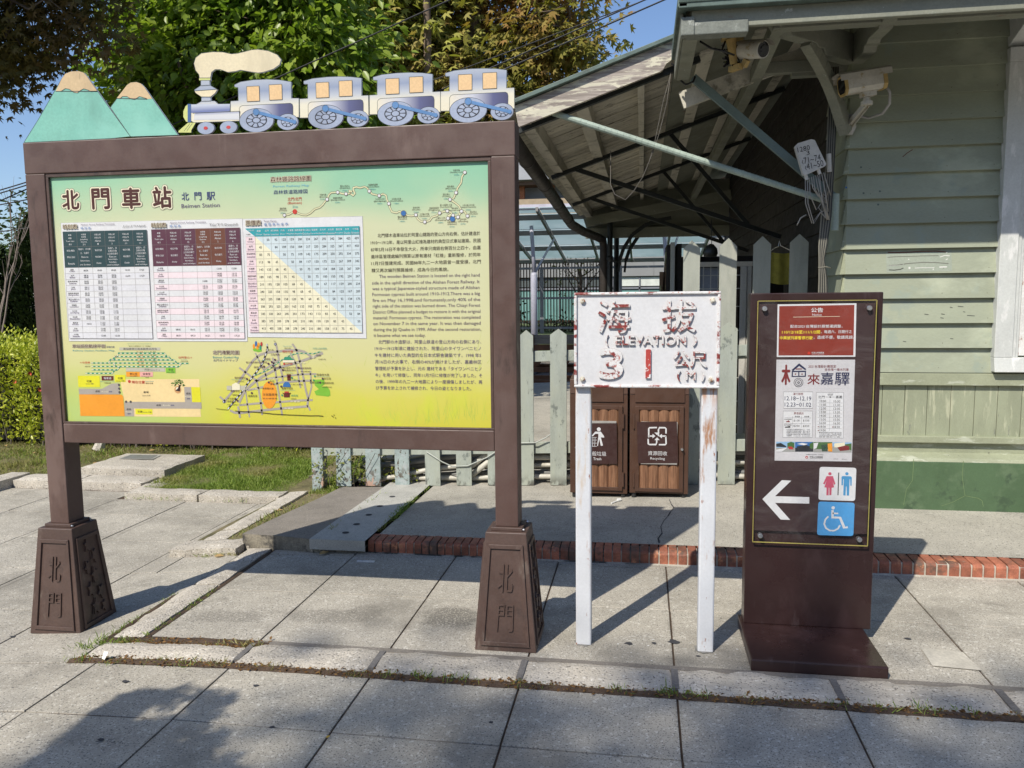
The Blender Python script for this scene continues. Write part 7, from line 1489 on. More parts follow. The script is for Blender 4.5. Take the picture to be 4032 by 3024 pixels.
# ---- tapered cast bases with raised characters and a branch of leaves
def leaf_rel(mb, cx, cz, s, rot, place):
    pts = []
    for k in range(10):
        a = rot+k*math.pi/5; r = s*(1 if k % 2 == 0 else .48); pts.append((cx+r*math.cos(a), cz+r*math.sin(a)))
    o = len(mb.v)
    for d in (0, .006): mb.v += [place(u, w, d) for u, w in pts]
    mb.f.append(tuple(range(o+10, o+20))); mb.m.append(0)
    for k in range(10): mb.f.append((o+k, o+(k+1) % 10, o+10+(k+1) % 10, o+10+k)); mb.m.append(0)
def base(cx, z0, zt, cy=3.365):
    B = .133; T = .088; h = zt-z0
    def pl(face):                                   # place (u across, w up 0..1, depth) on a sloping face
        def f(u, w, d=0.):
            hw = B+(T-B)*w
            if face == 0: return (cx+u*hw, cy-hw-d, z0+h*w)
            if face == 1: return (cx+hw+d, cy+u*hw, z0+h*w)
            if face == 2: return (cx-u*hw, cy+hw+d, z0+h*w)
            return (cx-hw-d, cy-u*hw, z0+h*w)
        return f
    mb = MB(); c = [(-1, -1), (1, -1), (1, 1), (-1, 1)]
    mb.hexa([(cx+a*B, cy+d*B, z0-.02) for a, d in c]+[(cx+a*T, cy+d*T, zt-.035) for a, d in c]) if False else None
    body = MB(); hw = lambda w: B+(T-B)*w
    body.hexa([(cx+a*B, cy+d*B, z0) for a, d in c]+[(cx+a*T, cy+d*T, zt-.0) for a, d in c])
    o = body.build('base', m_brownd, bd, .004)
    # framed field on every face
    fr = MB()
    for k in range(4):
        f = pl(k)
        for (u0, w0, u1, w1, ua, wa, ub, wb) in ((-.82, .05, .82, .05, .72, .085, -.72, .085), (.80, .05, .80, .90, .68, .865, .70, .085), (-.80, .90, -.80, .05, -.70, .085, -.68, .865), (.80, .90, -.80, .90, -.68, .865, .68, .865)):
            p = [(u0, w0), (u1, w1), (ua, wa), (ub, wb)]
            fr.add([f(u, w, .001) for u, w in p]+[f(u, w, .008) for u, w in p], [(4, 5, 6, 7), (0, 1, 5, 4), (1, 2, 6, 5), (2, 3, 7, 6), (3, 0, 4, 7)])
    fr.build('base_frame', m_brownd, o, .0015)
    f = pl(0); ch = MB()
    for t, w0, w1 in (('北', .50, .74), ('門', .17, .40)):
        v, fs, a, b_, c_, d_ = glyphs(t, -.012, 3)
        def P(p, dd):
            u = ((p[0]-a)/(b_-a)-.5)*(.62 if t == '北' else .58)+.05*((p[1]-c_)/(d_-c_)-.5); w = w0+(w1-w0)*(p[1]-c_)/(d_-c_); return f(u, w, dd)
        ch.add([P(p, .006) for p in v], fs); ch.add([P(p, .003) for p in v], fs); 
        ed = {}
        for q_ in fs:
            for i in range(len(q_)): e_ = (q_[i], q_[(i+1) % len(q_)]); ed[e_] = 1
        o1 = len(ch.v); vv = [P(p, .006) for p in v]+[P(p, .0) for p in v]; n_ = len(v)
        ch.add(vv, [(a_, a_+n_, b2+n_, b2) for (a_, b2) in ed if (b2, a_) not in ed])
    ch.build('raised_characters', m_brownd, o)
    lf = MB(); f = pl(1)
    for u, w, s, r in ((-.15, .80, .045, .3), (.25, .68, .05, 1.), (-.3, .60, .045, 2.), (.1, .50, .055, .5), (-.25, .38, .05, 1.4), (.3, .32, .05, 2.2), (-.1, .2, .055, .2), (.35, .17, .04, 1.1)):
        leaf_rel(lf, u, w, s*4.2, r, lambda a, b2, d, f=f: f(a, w+(b2-w)*.36, d*1.5))
    for (ua, wa), (ub, wb) in zip(((-.35, .1), (-.1, .3), (0, .5), (.05, .7)), ((-.1, .3), (0, .5), (.05, .7), (0, .83))):
        lf.add([f(ua-.02, wa, .005), f(ua+.02, wa, .005), f(ub+.02, wb, .005), f(ub-.02, wb, .005)], [(0, 1, 2, 3)])
    lf.build('leaf_relief', m_brownd, o)
    cp = MB(); cp.box(cx-.068, cx+.068, cy-.068, cy+.068, zt, zt+.016); cp.build('collar', m_brownd, bd, .003)
    for dx in (-.062, .062):
        t = MB(); t.tube([(cx+.069, cy+dx, zt+.008), (cx+.076, cy+dx, zt+.008)], .005, 8); t.build('collar_bolt', m_steel, bd)
base(-2.705, -.052, .447); base(-.566, 0.0, .507)
# ---- cut-out panels on the top beam
DIRT = lambda c: [(tuple(q*.78 for q in c), 5, .60, .10, (1, 1, .35)), (tuple(q*.6 for q in c), 24, .70, .03, (1, 1, .25))]
SG = lambda r, g, b: srgb(r*.9, g*.9, b*.9)
m_turq = pm('cutout_turquoise', SG(134, 200, 182), .5, var=.07, vscale=3, patches=DIRT(SG(134, 200, 182))[:1]+[(SG(150, 214, 196), 2, .58, .1, None)]); m_cap = pm('cutout_tan', SG(224, 196, 152), .5, var=.07, patches=DIRT(SG(224, 196, 152))); m_edge = pm('cutout_edge', (.62, .64, .66), .5); m_line = pm('cutout_outline', (.05, .07, .07), .6)
m_cream = pm('cutout_cream', SG(240, 226, 190), .5, var=.06, patches=DIRT(SG(240, 226, 190))); m_wheel = pm('cutout_wheel', SG(170, 182, 206), .5, var=.06, patches=DIRT(SG(170, 182, 206))); m_spoke = pm('cutout_dark', SG(50, 52, 62), .5); m_rod = pm('cutout_rod', SG(95, 142, 196), .5)
m_pane = pm('cutout_pane', SG(240, 202, 150), .5, var=.03); m_lime = pm('cutout_lime', SG(220, 226, 140), .5); m_red = pm('cutout_red', SG(215, 75, 75), .5); m_steelb = pm('cutout_blue', SG(70, 105, 160), .5)
def grad(name, axis, a, b, cols):                 # the printed sheen of the cartoon train
    t = NT(name); r = t.n.new('ShaderNodeValToRGB'); t.l.new(t.rng(t.xyz(axis), a, b, 0, 1, False), r.inputs[0]); cr = r.color_ramp
    cr.elements[0].color = (*SG(*cols[0][1]), 1); cr.elements[0].position = cols[0][0]; cr.elements[1].color = (*SG(*cols[-1][1]), 1); cr.elements[1].position = cols[-1][0]
    for p, c in cols[1:-1]: e = cr.elements.new(p); e.color = (*SG(*c), 1)
    t.l.new(r.outputs[0], t.b.inputs['Base Color']); t.b.inputs['Roughness'].default_value = .45; return t.m
m_body = grad('cutout_carriage', 2, 2.265, 2.43, [(0, (240, 232, 205)), (.35, (238, 232, 210)), (.55, (196, 202, 212)), (.75, (150, 163, 190)), (1, (182, 190, 204))])
m_boil = grad('cutout_boiler', 2, 2.27, 2.36, [(0, (215, 218, 226)), (.3, (225, 226, 228)), (.5, (110, 122, 175)), (.8, (205, 212, 226)), (1, (150, 168, 205))])
def band(name, x0, x1): return grad(name, 0, x0, x1, [(0, (238, 230, 208)), (.4, (205, 208, 220)), (.75, (92, 96, 140)), (1, (70, 72, 110))])
def arc_pts(pts): return pts
def outline(mb, pts, y, mi, w=.0025): strip(mb, list(pts)+[pts[0]], w, y, mi)
YC = 3.345
for nm, cap, dy in (('mt2', 'cap2', .0), ('mt1', 'cap1', -.0022)):
    mb = MB(); mb.prism(CUT[nm], YC+dy, YC+.010+dy, 0, 1); mb.face(CUT[cap], YC+dy-.0006, 2); strip(mb, [p for p in CUT[cap] if p[1] < max(CUT[cap][0][1], CUT[cap][0][1]+.011)][:1]+CUT[cap][7:], .0022, YC+dy-.001, 3); outline(mb, CUT[nm], YC+dy-.0004, 3, .0018)
    mb.build('mountain_cutout', [m_turq, m_edge, m_cap, m_line], bd)
def wheel(cx, cz, rx, rz, parent, n=9, spokes=True):
    mb = MB(); y = YC-.004; E = lambda k, s: [(cx+rx*s*math.cos(6.2832*i/28), cz+rz*s*math.sin(6.2832*i/28)) for i in range(28)]
    mb.prism(E(0, 1), y, y+.010, 0, 2); outline(mb, E(0, 1), y-.0003, 1, .0016)
    if spokes:
        mb.face(E(0, .62), y-.0006, 1)
        for k in range(n):
            a0 = 6.2832*(k+.12)/n; a1 = 6.2832*(k+.88)/n; f = lambda a, r: (cx+rx*r*math.cos(a), cz+rz*r*math.sin(a))
            mb.face([f(a0, .27), f(a0, .55), f((a0+a1)/2, .57), f(a1, .55), f(a1, .27)], y-.0009, 0)
        mb.face(E(0, .2), y-.0012, 0)
    return mb.build('wheel', [m_wheel, m_spoke, m_edge], parent)
def carriage_parts(o, dx, loc):
    sh = lambda pts: [(x+dx, z) for x, z in pts]
    for w in CUT['win']:
        mb = MB(); p = sh(w); mb.prism(p, YC-.0014, YC-.0004, 0); outline(mb, p, YC-.0018, 1, .0016); mb.build('window', [m_pane, m_line], o)
    mb = MB(); p = sh(CUT['under']); mb.face(p, YC-.0008, 0); outline(mb, p, YC-.0012, 1, .0014); mb.build('skirt_panel', [band('cutout_sheen', p[0][0], p[-1][0]) if dx == 0 else band('cutout_sheen_'+loc, p[0][0], p[-1][0]), m_line], o)
    wheel(-1.0239+dx, 2.2665, .0785, .050, o); wheel(-.883+dx, 2.254, .0475, .034, o, 7)
    mb = MB(); a, c = sh(CUT['rod']); strip(mb, [a, c], .013, YC-.0062, 0); disc(mb, a[0], a[1], .0145, YC-.0066, 0); disc(mb, c[0], c[1], .0085, YC-.0066, 0); outline(mb, [(a[0]+.0145*math.cos(t*.5236), a[1]+.0145*math.sin(t*.5236)) for t in range(12)], YC-.007, 1, .001)
    mb.build('connecting_rod', [m_rod, m_line], o)
nm = ['first', 'second', 'third']
mb = MB(); mb.prism(CUT['loco'], YC, YC+.010, 0, 1); outline(mb, CUT['loco'], YC-.0003, 3, .0016)
mb.face(CUT['boiler_hi'], YC-.0008, 4); mb.face([(-1.95, 2.3125), (-1.7639, 2.3085), (-1.7621, 2.341), (-1.945, 2.348)], YC-.0006, 4); mb.face(CUT['front'], YC-.0012, 5); mb.face(CUT['ring'], YC-.0016, 6); mb.face(CUT['stackband'], YC-.0014, 5)
for pts in ([(-1.8957, 2.4248), (-1.8535, 2.4243)], [(-1.9264, 2.4036), (-1.8203, 2.4052)], [(-1.8964, 2.3772), (-1.853, 2.3752)], [(-1.8964, 2.3587), (-1.8522, 2.3582)], [(-1.7621, 2.3418), (-1.7650, 2.3075)], [(-1.94, 2.311), (-1.72, 2.309)]): strip(mb, pts, .0018, YC-.0018, 3)
mb.face([(-1.9193, 2.3943), (-1.8957, 2.3785), (-1.853, 2.3760), (-1.8311, 2.3899), (-1.8203, 2.4040), (-1.9261, 2.4040)], YC-.001, 2)
lo = mb.build('locomotive_cutout', [m_body, m_edge, m_cream, m_line, m_boil, m_lime, m_steelb], bd)
mb = MB(); mb.prism(CUT['smoke'], YC-.0015, YC+.0085, 0, 1); outline(mb, CUT['smoke'], YC-.0019, 2, .0018); mb.build('smoke_plume', [m_cream, m_edge, m_line], lo)
mb = MB(); mb.prism(CUT['cow'], YC-.001, YC+.009, 0, 1)
for a, c in (((-1.985, 2.236), (-1.955, 2.268)), ((-1.972, 2.236), (-1.943, 2.268))): strip(mb, [a, c], .0015, YC-.0014, 1)
mb.build('cowcatcher', [m_lime, m_line], lo)
for x, z in CUT['bogie']:
    o = wheel(x, z-.002, .040, .0265, lo, spokes=False); mb = MB(); mb.face([(x+.010*math.cos(t*.4488), z-.002+.007*math.sin(t*.4488)) for t in range(14)], YC-.0046, 0); mb.build('wheel_hub', m_red, o) if False else None
    mb2 = MB(); mb2.face([(x+.010*math.cos(t*.4488), z-.002+.007*math.sin(t*.4488)) for t in range(14)], YC-.0048, 0); mb2.build('hub', m_red, lo)
carriage_parts(lo, -.6197, 'loco')
for i, dx in enumerate((-.3066, 0., .310)):
    pts = [(x+dx, z) for x, z in CUT['car']]
    if i == 2: pts = [(min(x, -.5215), z) for x, z in pts]
    mb = MB(); mb.prism(pts, YC, YC+.010, 0, 1); outline(mb, pts, YC-.0003, 2, .0016); strip(mb, [(pts[12][0]+.001, pts[12][1]-.002), (pts[12][0], pts[13][1])] if False else [(-1.1405+dx, 2.347), (-1.1415+dx, 2.27)], .0018, YC-.0008, 2)
    car = mb.build('carriage_cutout', [m_body, m_edge, m_line], bd); carriage_parts(car, dx, nm[i])
# ================================================================== ELEVATION SIGN
RED = (.21, .028, .024)
m_wht = pm('aged_white_paint', (.62, .62, .63), .55, var=.05, vscale=5, fine=.04, bump=.12, bscale=60, patches=[((.50, .40, .30), 5, .70, .03, (1, 1, .6)), ((.58, .56, .52), 30, .70, .03, None)])
m_rim = pm('worn_red_rim', (.66, .65, .64), .55, var=.06, vscale=6, bump=.3, bscale=110, patches=[(RED, 24, .54, .04, (.5, 1, 1)), ((.50, .25, .2), 60, .62, .04, None)])
m_let = pm('worn_red_letters', (.66, .65, .64), .55, var=.06, vscale=6, bump=.3, bscale=140, patches=[(RED, 24, .54, .035, None), ((.42, .16, .13), 70, .60, .04, None)])
m_one = pm('red_numeral', (.42, .05, .04), .55, var=.1, bump=.3, bscale=140, patches=[((.74, .72, .70), 34, .54, .03, None)])
m_leg = pm('rusty_white_post', (.62, .63, .65), .5, var=.06, vscale=4, fine=.03, bump=.15, bscale=70, patches=[((.38, .19, .095), 9, .635, .05, (1.6, 1.6, .3)), ((.28, .10, .045), 22, .645, .03, (1.5, 1.5, .5)), ((.45, .20, .08), 14, .5, .08, (2, 2, .25), (1.0, 1.13)), ((.56, .45, .34), 4.5, .63, .06, (2, 2, .3))])
m_bolt = pm('rusty_bolt', (.62, .58, .48), .5, .1, var=.3, vscale=60, patches=[((.30, .12, .05), 70, .56, .06, None)])
sg = thing('elevation_sign', (0.02, 3.37, 0), 'white enamel elevation sign with worn red raised letters on two rusty white posts', 'sign')
X0, X1, Z0, Z1 = -.2785, .309, 1.1245, 1.5155
mb = MB(); mb.box(X0+.008, X1-.008, 3.3285, 3.352, Z0+.006, Z1-.006); pl = mb.build('plate', m_wht, sg, .003)
mb = MB(); w = .0125
for a in ((X0, X1, Z1-w*.9, Z1), (X0, X1, Z0, Z0+w*.9)): mb.box(a[0], a[1], 3.318, 3.356, a[2], a[3])
for a in ((X0, X0+w), (X1-w, X1)): mb.box(a[0], a[1], 3.3185, 3.3555, Z0+w*.9, Z1-w*.9)
mb.build('rim', m_rim, sg, .004)
def relief(mb, t, x0, x1, z0, z1, y0, y1, mi, bold=.02, inset=.0022):
    v, f, a, b, c, d = glyphs(t, bold, 4); sx = (x1-x0)/(b-a); sz = (z1-z0)/(d-c); n = len(v)
    P = lambda y: [(x0+(p[0]-a)*sx, y, z0+(p[1]-c)*sz) for p in v]
    mb.add(P(y0), f, mi); ed = set()
    for q in f:
        for i in range(len(q)): ed.add((q[i], q[(i+1) % len(q)]))
    side = [(i, j) for i, j in ed if (j, i) not in ed]
    mb.add(P(y0)+P(y1), [(i, i+n, j+n, j) for i, j in side], 2)
mb = MB()
for e in PRINT['ELEV']:
    if e[0] == 'T':
        k = 1 if e[3] == '1' else 0
        if e[3] == '1': mb.hexa([(e[4], 3.3185, e[6]), (e[5], 3.3185, e[6]), (e[5], 3.329, e[6]), (e[4], 3.329, e[6]), (e[4]+.001, 3.3185, e[7]), (e[5], 3.3185, e[7]), (e[5], 3.329, e[7]), (e[4]+.001, 3.329, e[7])], 1)
        else:
            r = (e[7]-e[6])*(.042 if e[3] == '3' else .022 if e[3] in 'ELEVATIONM' else .009)
            for q, (u, w) in enumerate(((0, 0), (-r, 0), (r, 0), (0, r), (0, -r), (r*.7, r*.7), (-r*.7, r*.7), (r*.7, -r*.7), (-r*.7, -r*.7))): relief(mb, e[3], e[4]+u, e[5]+u, e[6]+w, e[7]+w, 3.3185+.00003*q, 3.329, 0, 0)
mb.build('raised_lettering', [m_let, m_one, pm('grimy_shaded_letter_edge', (.24, .17, .15), .8, var=.3, vscale=40)], sg)  # letter sides coloured dark for grime and for the shadow round the strokes
for e in PRINT['ELEV']:
    if e[0] == 'C':
        mb = MB(); mb.tube([(e[3], 3.329, e[4]), (e[3], 3.319, e[4])], .0115, 6); mb.tube([(e[3], 3.319, e[4]), (e[3], 3.315, e[4])], [.008, .006], 8); mb.build('bolt', m_bolt, sg, .001)
for x0, x1 in ((-.2755, -.2095), (.240, .305)):
    mb = MB(); mb.box(x0, x1, 3.345, 3.405, -.01, 1.49); mb.build('post', m_leg, sg, .007)
for x0, x1 in ((-.2755, -.2095), (.240, .305)):
    mb = MB(); n = 14; pts = []
    for k in range(n):
        a = 6.283*k/n; pts.append(((x0+x1)/2+(.045+R_.uniform(-.008, .01))*math.cos(a)*1.0, 3.375+(.042+R_.uniform(-.006, .01))*math.sin(a)))
    mb.add([(x, y, .003) for x, y in pts], [tuple(range(n))])
    mb.build('footing', pm('footing_cement', (.22, .21, .19), .9, var=.2, vscale=20), sg)
# ================================================================== NOTICE TOTEM
m_tot = pm('maroon_brown_steel', (.032, .0155, .0145), .32, var=.12, vscale=2.5, fine=.03, patches=[((.055, .03, .03), 2.5, .6, .08, (1, 1, .5)), ((.12, .10, .10), 40, .765, .012, None), ((.055, .034, .034), 16, .64, .05, (1, 1, .12))], bump=.03, bscale=300)
tt_ = thing('notice_totem', (.71, 3.55, 0), 'maroon brown L-shaped steel notice stand with posters, toilet symbols and white arrow', 'notice stand')
mb = MB(); mb.box(.452, .984, 3.552, 3.64, .052, 1.5055); mb.build('upright', m_tot, tt_, .004)
mb = MB(); mb.box(.438, .957, 3.188, 3.655, .002, .052); mb.build('foot_plate', m_tot, tt_, .006)
YT = 3.5385
m_gl_back = pm('dark_printed_sheet', (.045, .026, .026), .35, var=.1, vscale=2)
mb = MB(); mb.box(.487, .950, YT, YT+.006, .480, 1.468); bp = mb.build('backing_sheet', m_gl_back, tt_)
for k, nm in (('NOTICE', 'notice_sheet'), ('POSTER', 'train_poster'), ('PICTO', 'toilet_pictograms')):
    b, mm = printed(PRINT[k], YT-.0005 if k != 'PICTO' else YT); b.build(nm, mm, bp)
# clear acrylic cover on standoffs, yellowed edge
t = NT('clear_acrylic'); gl = t.n.new('ShaderNodeBsdfTransparent'); gs = t.n.new('ShaderNodeBsdfGlossy'); gs.inputs['Roughness'].default_value = .04
lw = t.n.new('ShaderNodeLayerWeight'); lw.inputs[0].default_value = .5; fr = t.rng(lw.outputs['Facing'], .35, 1., .02, .45, False); ms = t.n.new('ShaderNodeMixShader')
sm = t.n.new('ShaderNodeBsdfDiffuse'); sm.inputs[0].default_value = (.75, .72, .68, 1); ms2 = t.n.new('ShaderNodeMixShader')
haz = t.rng(t.noise(3, 6, .7, (1, 1, 2.2), (0, 0, 0), 1.5), .45, .75, .0, .05)
t.l.new(fr, ms.inputs[0]); t.l.new(gl.outputs[0], ms.inputs[1]); t.l.new(gs.outputs[0], ms.inputs[2])
t.l.new(haz, ms2.inputs[0]); t.l.new(ms.outputs[0], ms2.inputs[1]); t.l.new(sm.outputs[0], ms2.inputs[2]); t.l.new(ms2.outputs[0], t.n['Material Output'].inputs[0])
m_acr = t.m; m_acre = pm('yellowed_edge', (.36, .31, .085), .3)
mb = MB(); ax0, ax1, az0, az1, ay = .480, .953, .430, 1.4725, 3.529
mb.face([(ax0, az0), (ax1, az0), (ax1, az1), (ax0, az1)], ay, 0)
for a, c in (((ax0, az0), (ax1, az0)), ((ax1, az0), (ax1, az1)), ((ax1, az1), (ax0, az1)), ((ax0, az1), (ax0, az0))):
    mb.bar((a[0], ay+.003, a[1]), (c[0], ay+.003, c[1]), .0028, .0055, (0, 1, 0), 1)
mb.build('acrylic_cover', [m_acr, m_acre], tt_)
for x, z in ((.507, 1.440), (.924, 1.440), (.511, .460), (.918, .458)):
    mb = MB(); mb.tube([(x, 3.545, z), (x, 3.5215, z), (x, 3.5195, z)], [.0105, .0105, .009], 14); mb.build('standoff', m_steel, tt_)
# ================================================================== LITTER BINS
m_bin = pm('brown_bin_steel', (.075, .036, .022), .5, var=.12, vscale=5, fine=.04, patches=[((.13, .08, .05), 8, .68, .04, None)])
m_slat = None
t = NT('bin_wood_slat'); wv = t.noise(14, 5, .65, (6, 6, .35)); wf = t.noise(50, 4, .6, (8, 8, .2))
v = t.mix(t.rng(wv, .35, .65), (.15, .066, .032), (.275, .14, .075)); v = t.mix(1.0, v, t.rng(wf, .3, .7, .75, 1.15), 'MULTIPLY')
t.l.new(v, t.b.inputs['Base Color']); t.b.inputs['Roughness'].default_value = .6; m_slat = t.m
m_rub = pm('black_rubber', (.02, .02, .02), .7)
def bin_(x0, key, label, hinge):
    W = .398; z0 = pz(x0+.2, 5.53)+.012; g = thing('litter_bin', (x0+W/2, 5.7, z0), label, 'bin', 'litter bins before the fence'); x1 = x0+W
    T = .93
    mb = MB(); mb.box(x0, x1, 5.535, 5.90, z0+.02, T-.10); mb.hexa([(x0, 5.53, T-.10), (x1, 5.53, T-.10), (x1, 5.90, T-.10), (x0, 5.90, T-.10), (x0, 5.545, T), (x1, 5.545, T), (x1, 5.90, T+.03), (x0, 5.90, T+.03)]); mb.build('body', m_bin, g, .004)
    mb = MB()
    mb.box(x0+.035, x1-.03, 5.526, 5.5345, .775, .90); mb.build('flap_panel', m_bin, g, .002)
    mb = MB()                                                        # door frame
    for a in ((x0+.035, x0+.064, .155, .750), (x1-.064, x1-.035, .155, .750)): mb.box(a[0], a[1], 5.520, 5.5345, a[2], a[3])
    for a in ((.155, .180), (.724, .750)): mb.box(x0+.064, x1-.064, 5.5205, 5.5345, a[0], a[1])
    dr = mb.build('door', m_bin, g, .002)
    mb = MB(); n = 4; xa, xb = x0+.064, x1-.064
    for k in range(n):
        a = xa+(xb-xa)*k/n; c = xa+(xb-xa)*(k+1)/n; o = len(mb.v); m = 7
        for i in range(m+1):
            s = i/m; y = 5.5335-.0125*math.sin(math.pi*s)**.7; mb.v += [(a+(c-a)*s, y, .180), (a+(c-a)*s, y, .724)]
        mb.f += [(o+2*i, o+2*i+2, o+2*i+3, o+2*i+1) for i in range(m)]; mb.m += [0]*m
    mb.build('wood_slats', m_slat, dr, smooth=False)
    px0, px1 = (x0+.077, x1-.077)
    mb = MB(); mb.box(px0+.0, px1, 5.512, 5.5165, .350, .645); mb.build('sign_frame', m_steel if False else pm('plate_edge', (.42, .40, .37), .45, .3), dr, .001)
    off = x0-(-.494) if key == 'BIN_TRASH' else x0-(-.081)
    b, mm = printed(PRINT[key], 5.5116); b.build('sign_plate', mm, dr)
    hx = x1-.03 if hinge > 0 else x0+.03
    for z in (.645, .235): mb = MB(); mb.tube([(hx, 5.524, z-.05), (hx, 5.524, z+.05)], .0085, 8); mb.build('hinge', m_bin, dr)
    kx_ = x0+.045 if hinge > 0 else x1-.045
    mb = MB(); mb.tube([(kx_, 5.520, .457), (kx_, 5.505, .457)], .009, 10); mb.build('knob', m_steel, dr)
    for x in (x0+.03, x1-.03): mb = MB(); mb.tube([(x, 5.56, z0-.012), (x, 5.56, z0+.02)], .017, 10); mb.tube([(x, 5.87, z0-.012), (x, 5.87, z0+.02)], .017, 10); mb.build('foot', m_rub, g)
bin_(-.4935, 'BIN_TRASH', 'brown litter bin with Trash plate, left of the recycling bin', 1)
bin_(-.081, 'BIN_RECYCLE', 'brown bin with Recycling plate and four-arrow symbol', -1)
# ================================================================== PICKET FENCES
GRN = (.34, .37, .325)
m_pick = pm('faded_green_picket', GRN, .75, var=.12, vscale=7, vstretch=(2.5, 2.5, .5), fine=.09, fscale=60, bstretch=(6, 6, .7), bump=.35, bscale=30, patches=[((.36, .385, .32), 3, .56, .1, (2, 2, .6)), ((.12, .13, .115), 26, .66, .03, (2.2, 2.2, .35)), ((.07, .065, .055), 12, .52, .08, (1, 1, .6), (.20, .08)), ((.17, .19, .17), 9, .62, .04, (1.5, 1.5, .9))])
m_peel = pm('peeling_picket', (.30, .36, .35), .8, var=.15, vscale=7, fine=.1, bump=.5, bscale=40, patches=[((.36, .40, .40), 16, .55, .03, None), ((.46, .30, .23), 9, .56, .03, (1, 1, .7), (.24, .10)), ((.09, .07, .05), 24, .60, .03, (1.5, 1.5, .8)), ((.10, .08, .06), 20, .55, .04, None, (.26, .10))])
def picket(par, x0, x1, z0, zs, zp, y0, y1, m, lean=0., nm='picket'):
    xm = (x0+x1)/2; mb = MB(); mb.prism([(x0, z0), (x1, z0), (x1+lean, zs), (xm+lean, zp), (x0+lean, zs)], y0, y1); return mb.build(nm, m, par, .003)
lf_ = thing('picket_fence', (-.9, 5.885, .08), 'low faded green picket fence running behind the bins and the map board', 'fence')
px = [(-2.351, -2.232), (-2.111, -1.993), (-1.876, -1.763), (-1.635, -1.518), (-1.390, -1.273), (-1.147, -1.03), (-.899, -.796), (-.672, -.551), (-.43, -.312), (-.19, -.072), (.05, .17), (.29, .41), (.544, .664), (.79, .905)]
for i, (a, c) in enumerate(px):
    b_ = pz((a+c)/2, 5.87)+.004; picket(lf_, a, c, b_, 1.215+.032*((a+c)/2+.84), 1.262+.034*((a+c)/2+.74), 5.872, 5.894, m_peel if i < 3 else m_pick, R_.uniform(-.006, .006))
mb = MB(); mb.bar((-2.55, 5.909, .318), (.95, 5.909, .43), .026, .086); mb.build('rail', m_pick, lf_, .003)
mb = MB(); mb.bar((-2.55, 5.909, 1.005), (.95, 5.909, 1.115), .026, .079); mb.build('rail', m_pick, lf_, .003)
mb = MB(); mb.box(-2.557, -2.463, 5.88, 5.97, -.05, 1.2); mb.build('end_post', m_peel, lf_, .004)
tf = thing('gate_fence', (.7, 6.07, .15), 'taller pointed picket fence standing behind the low fence beside the station house', 'fence')
m_tall = pm('grey_green_tall_picket', (.35, .365, .315), .75, var=.1, vscale=6, vstretch=(2, 2, .5), fine=.07, bump=.3, bscale=30, bstretch=(6, 6, .7), patches=[((.40, .40, .34), 3, .58, .1, (2, 2, .5)), ((.14, .15, .13), 30, .70, .03, (2, 2, .4))])
for a, c in ((.291, .409), (.548, .669), (.784, .905), (1.036, 1.161)):
    xm = (a+c)/2; picket(tf, a, c, .155, 1.838+.037*(xm-.35), 1.897+.037*(xm-.35), 6.05, 6.072, m_tall)
for z in (.42, 1.06):
    mb = MB(); mb.bar((.2, 6.088, z), (1.2, 6.088, z+.03), .028, .085); mb.build('rail', m_tall, tf, .003)
# ---- white conduits lying behind the fence
m_pvc = pm('old_pvc', (.52, .50, .44), .5, var=.12, vscale=5, fine=.05, patches=[((.30, .27, .21), 6, .6, .08, None)])
m_pvcd = pm('grey_pvc', (.17, .17, .165), .5, var=.15)
PG = 'conduits behind the fence'; PL = 'weathered plastic conduit running behind the green picket fence'
rr = random.Random(4)
for k in range(11):
    y = 5.965+.05*(k % 4)+rr.uniform(0, .02); z = .145+.032*k*(.7)+rr.uniform(-.01, .01); r = rr.uniform(.016, .026); n = 12
    pts = []
    for i in range(n+1):
        x = -2.2+3.6*i/n; droop = .10*(1-sstep((x+2.2)/.9))*(1 if k > 3 else .2); pts.append((x, y+.02*math.sin(i+k), max(pz(x, y)+.03, z+.032*(x+.8)-droop+.008*math.sin(i*1.7+k))))
    mb = MB(); mb.tube(pts[:(n+1)] if k % 3 else pts[1:], r, 10); o = mb.build('conduit_pipe', m_pvcd if k in (1, 5, 8) else m_pvc, smooth=True); tag(o, PL if k not in (1, 5, 8) else 'dark grey conduit among the white ones behind the fence', 'pipe', PG if k not in (1, 5, 8) else 'dark conduits behind the fence')
for k, (xa, za) in enumerate(((-1.30, .13), (-1.33, .18))):
    mb = MB(); mb.tube([(xa, 5.955, za), (xa+.06, 5.955, za+.05), (xa+.14, 5.955, za+.115), (xa+.24, 5.955, za+.15), (xa+.45, 5.96, za+.16), (xa+.9, 5.97, za+.17)], .023, 10); tag(mb.build('conduit_bend', m_pvc, smooth=True), ('lower' if k == 0 else 'upper')+' of two white conduits curving up behind the fence', 'pipe')
m_cab = pm('grey_cable', (.40, .42, .38), .6)
mb = MB(); mb.tube([(-1.62, 5.862, .335), (-1.50, 5.862, .26), (-1.42, 5.862, .225), (-1.30, 5.862, .232), (-1.15, 5.862, .30), (-1.0, 5.862, .40), (-.90, 5.862, .415), (-.78, 5.862, .42), (-.70, 5.862, .46), (-.62, 5.90, .52)], .005, 6); tag(mb.build('loose_cable', m_cab, smooth=True), 'thin grey cable draped in front of the low green pickets', 'cable')
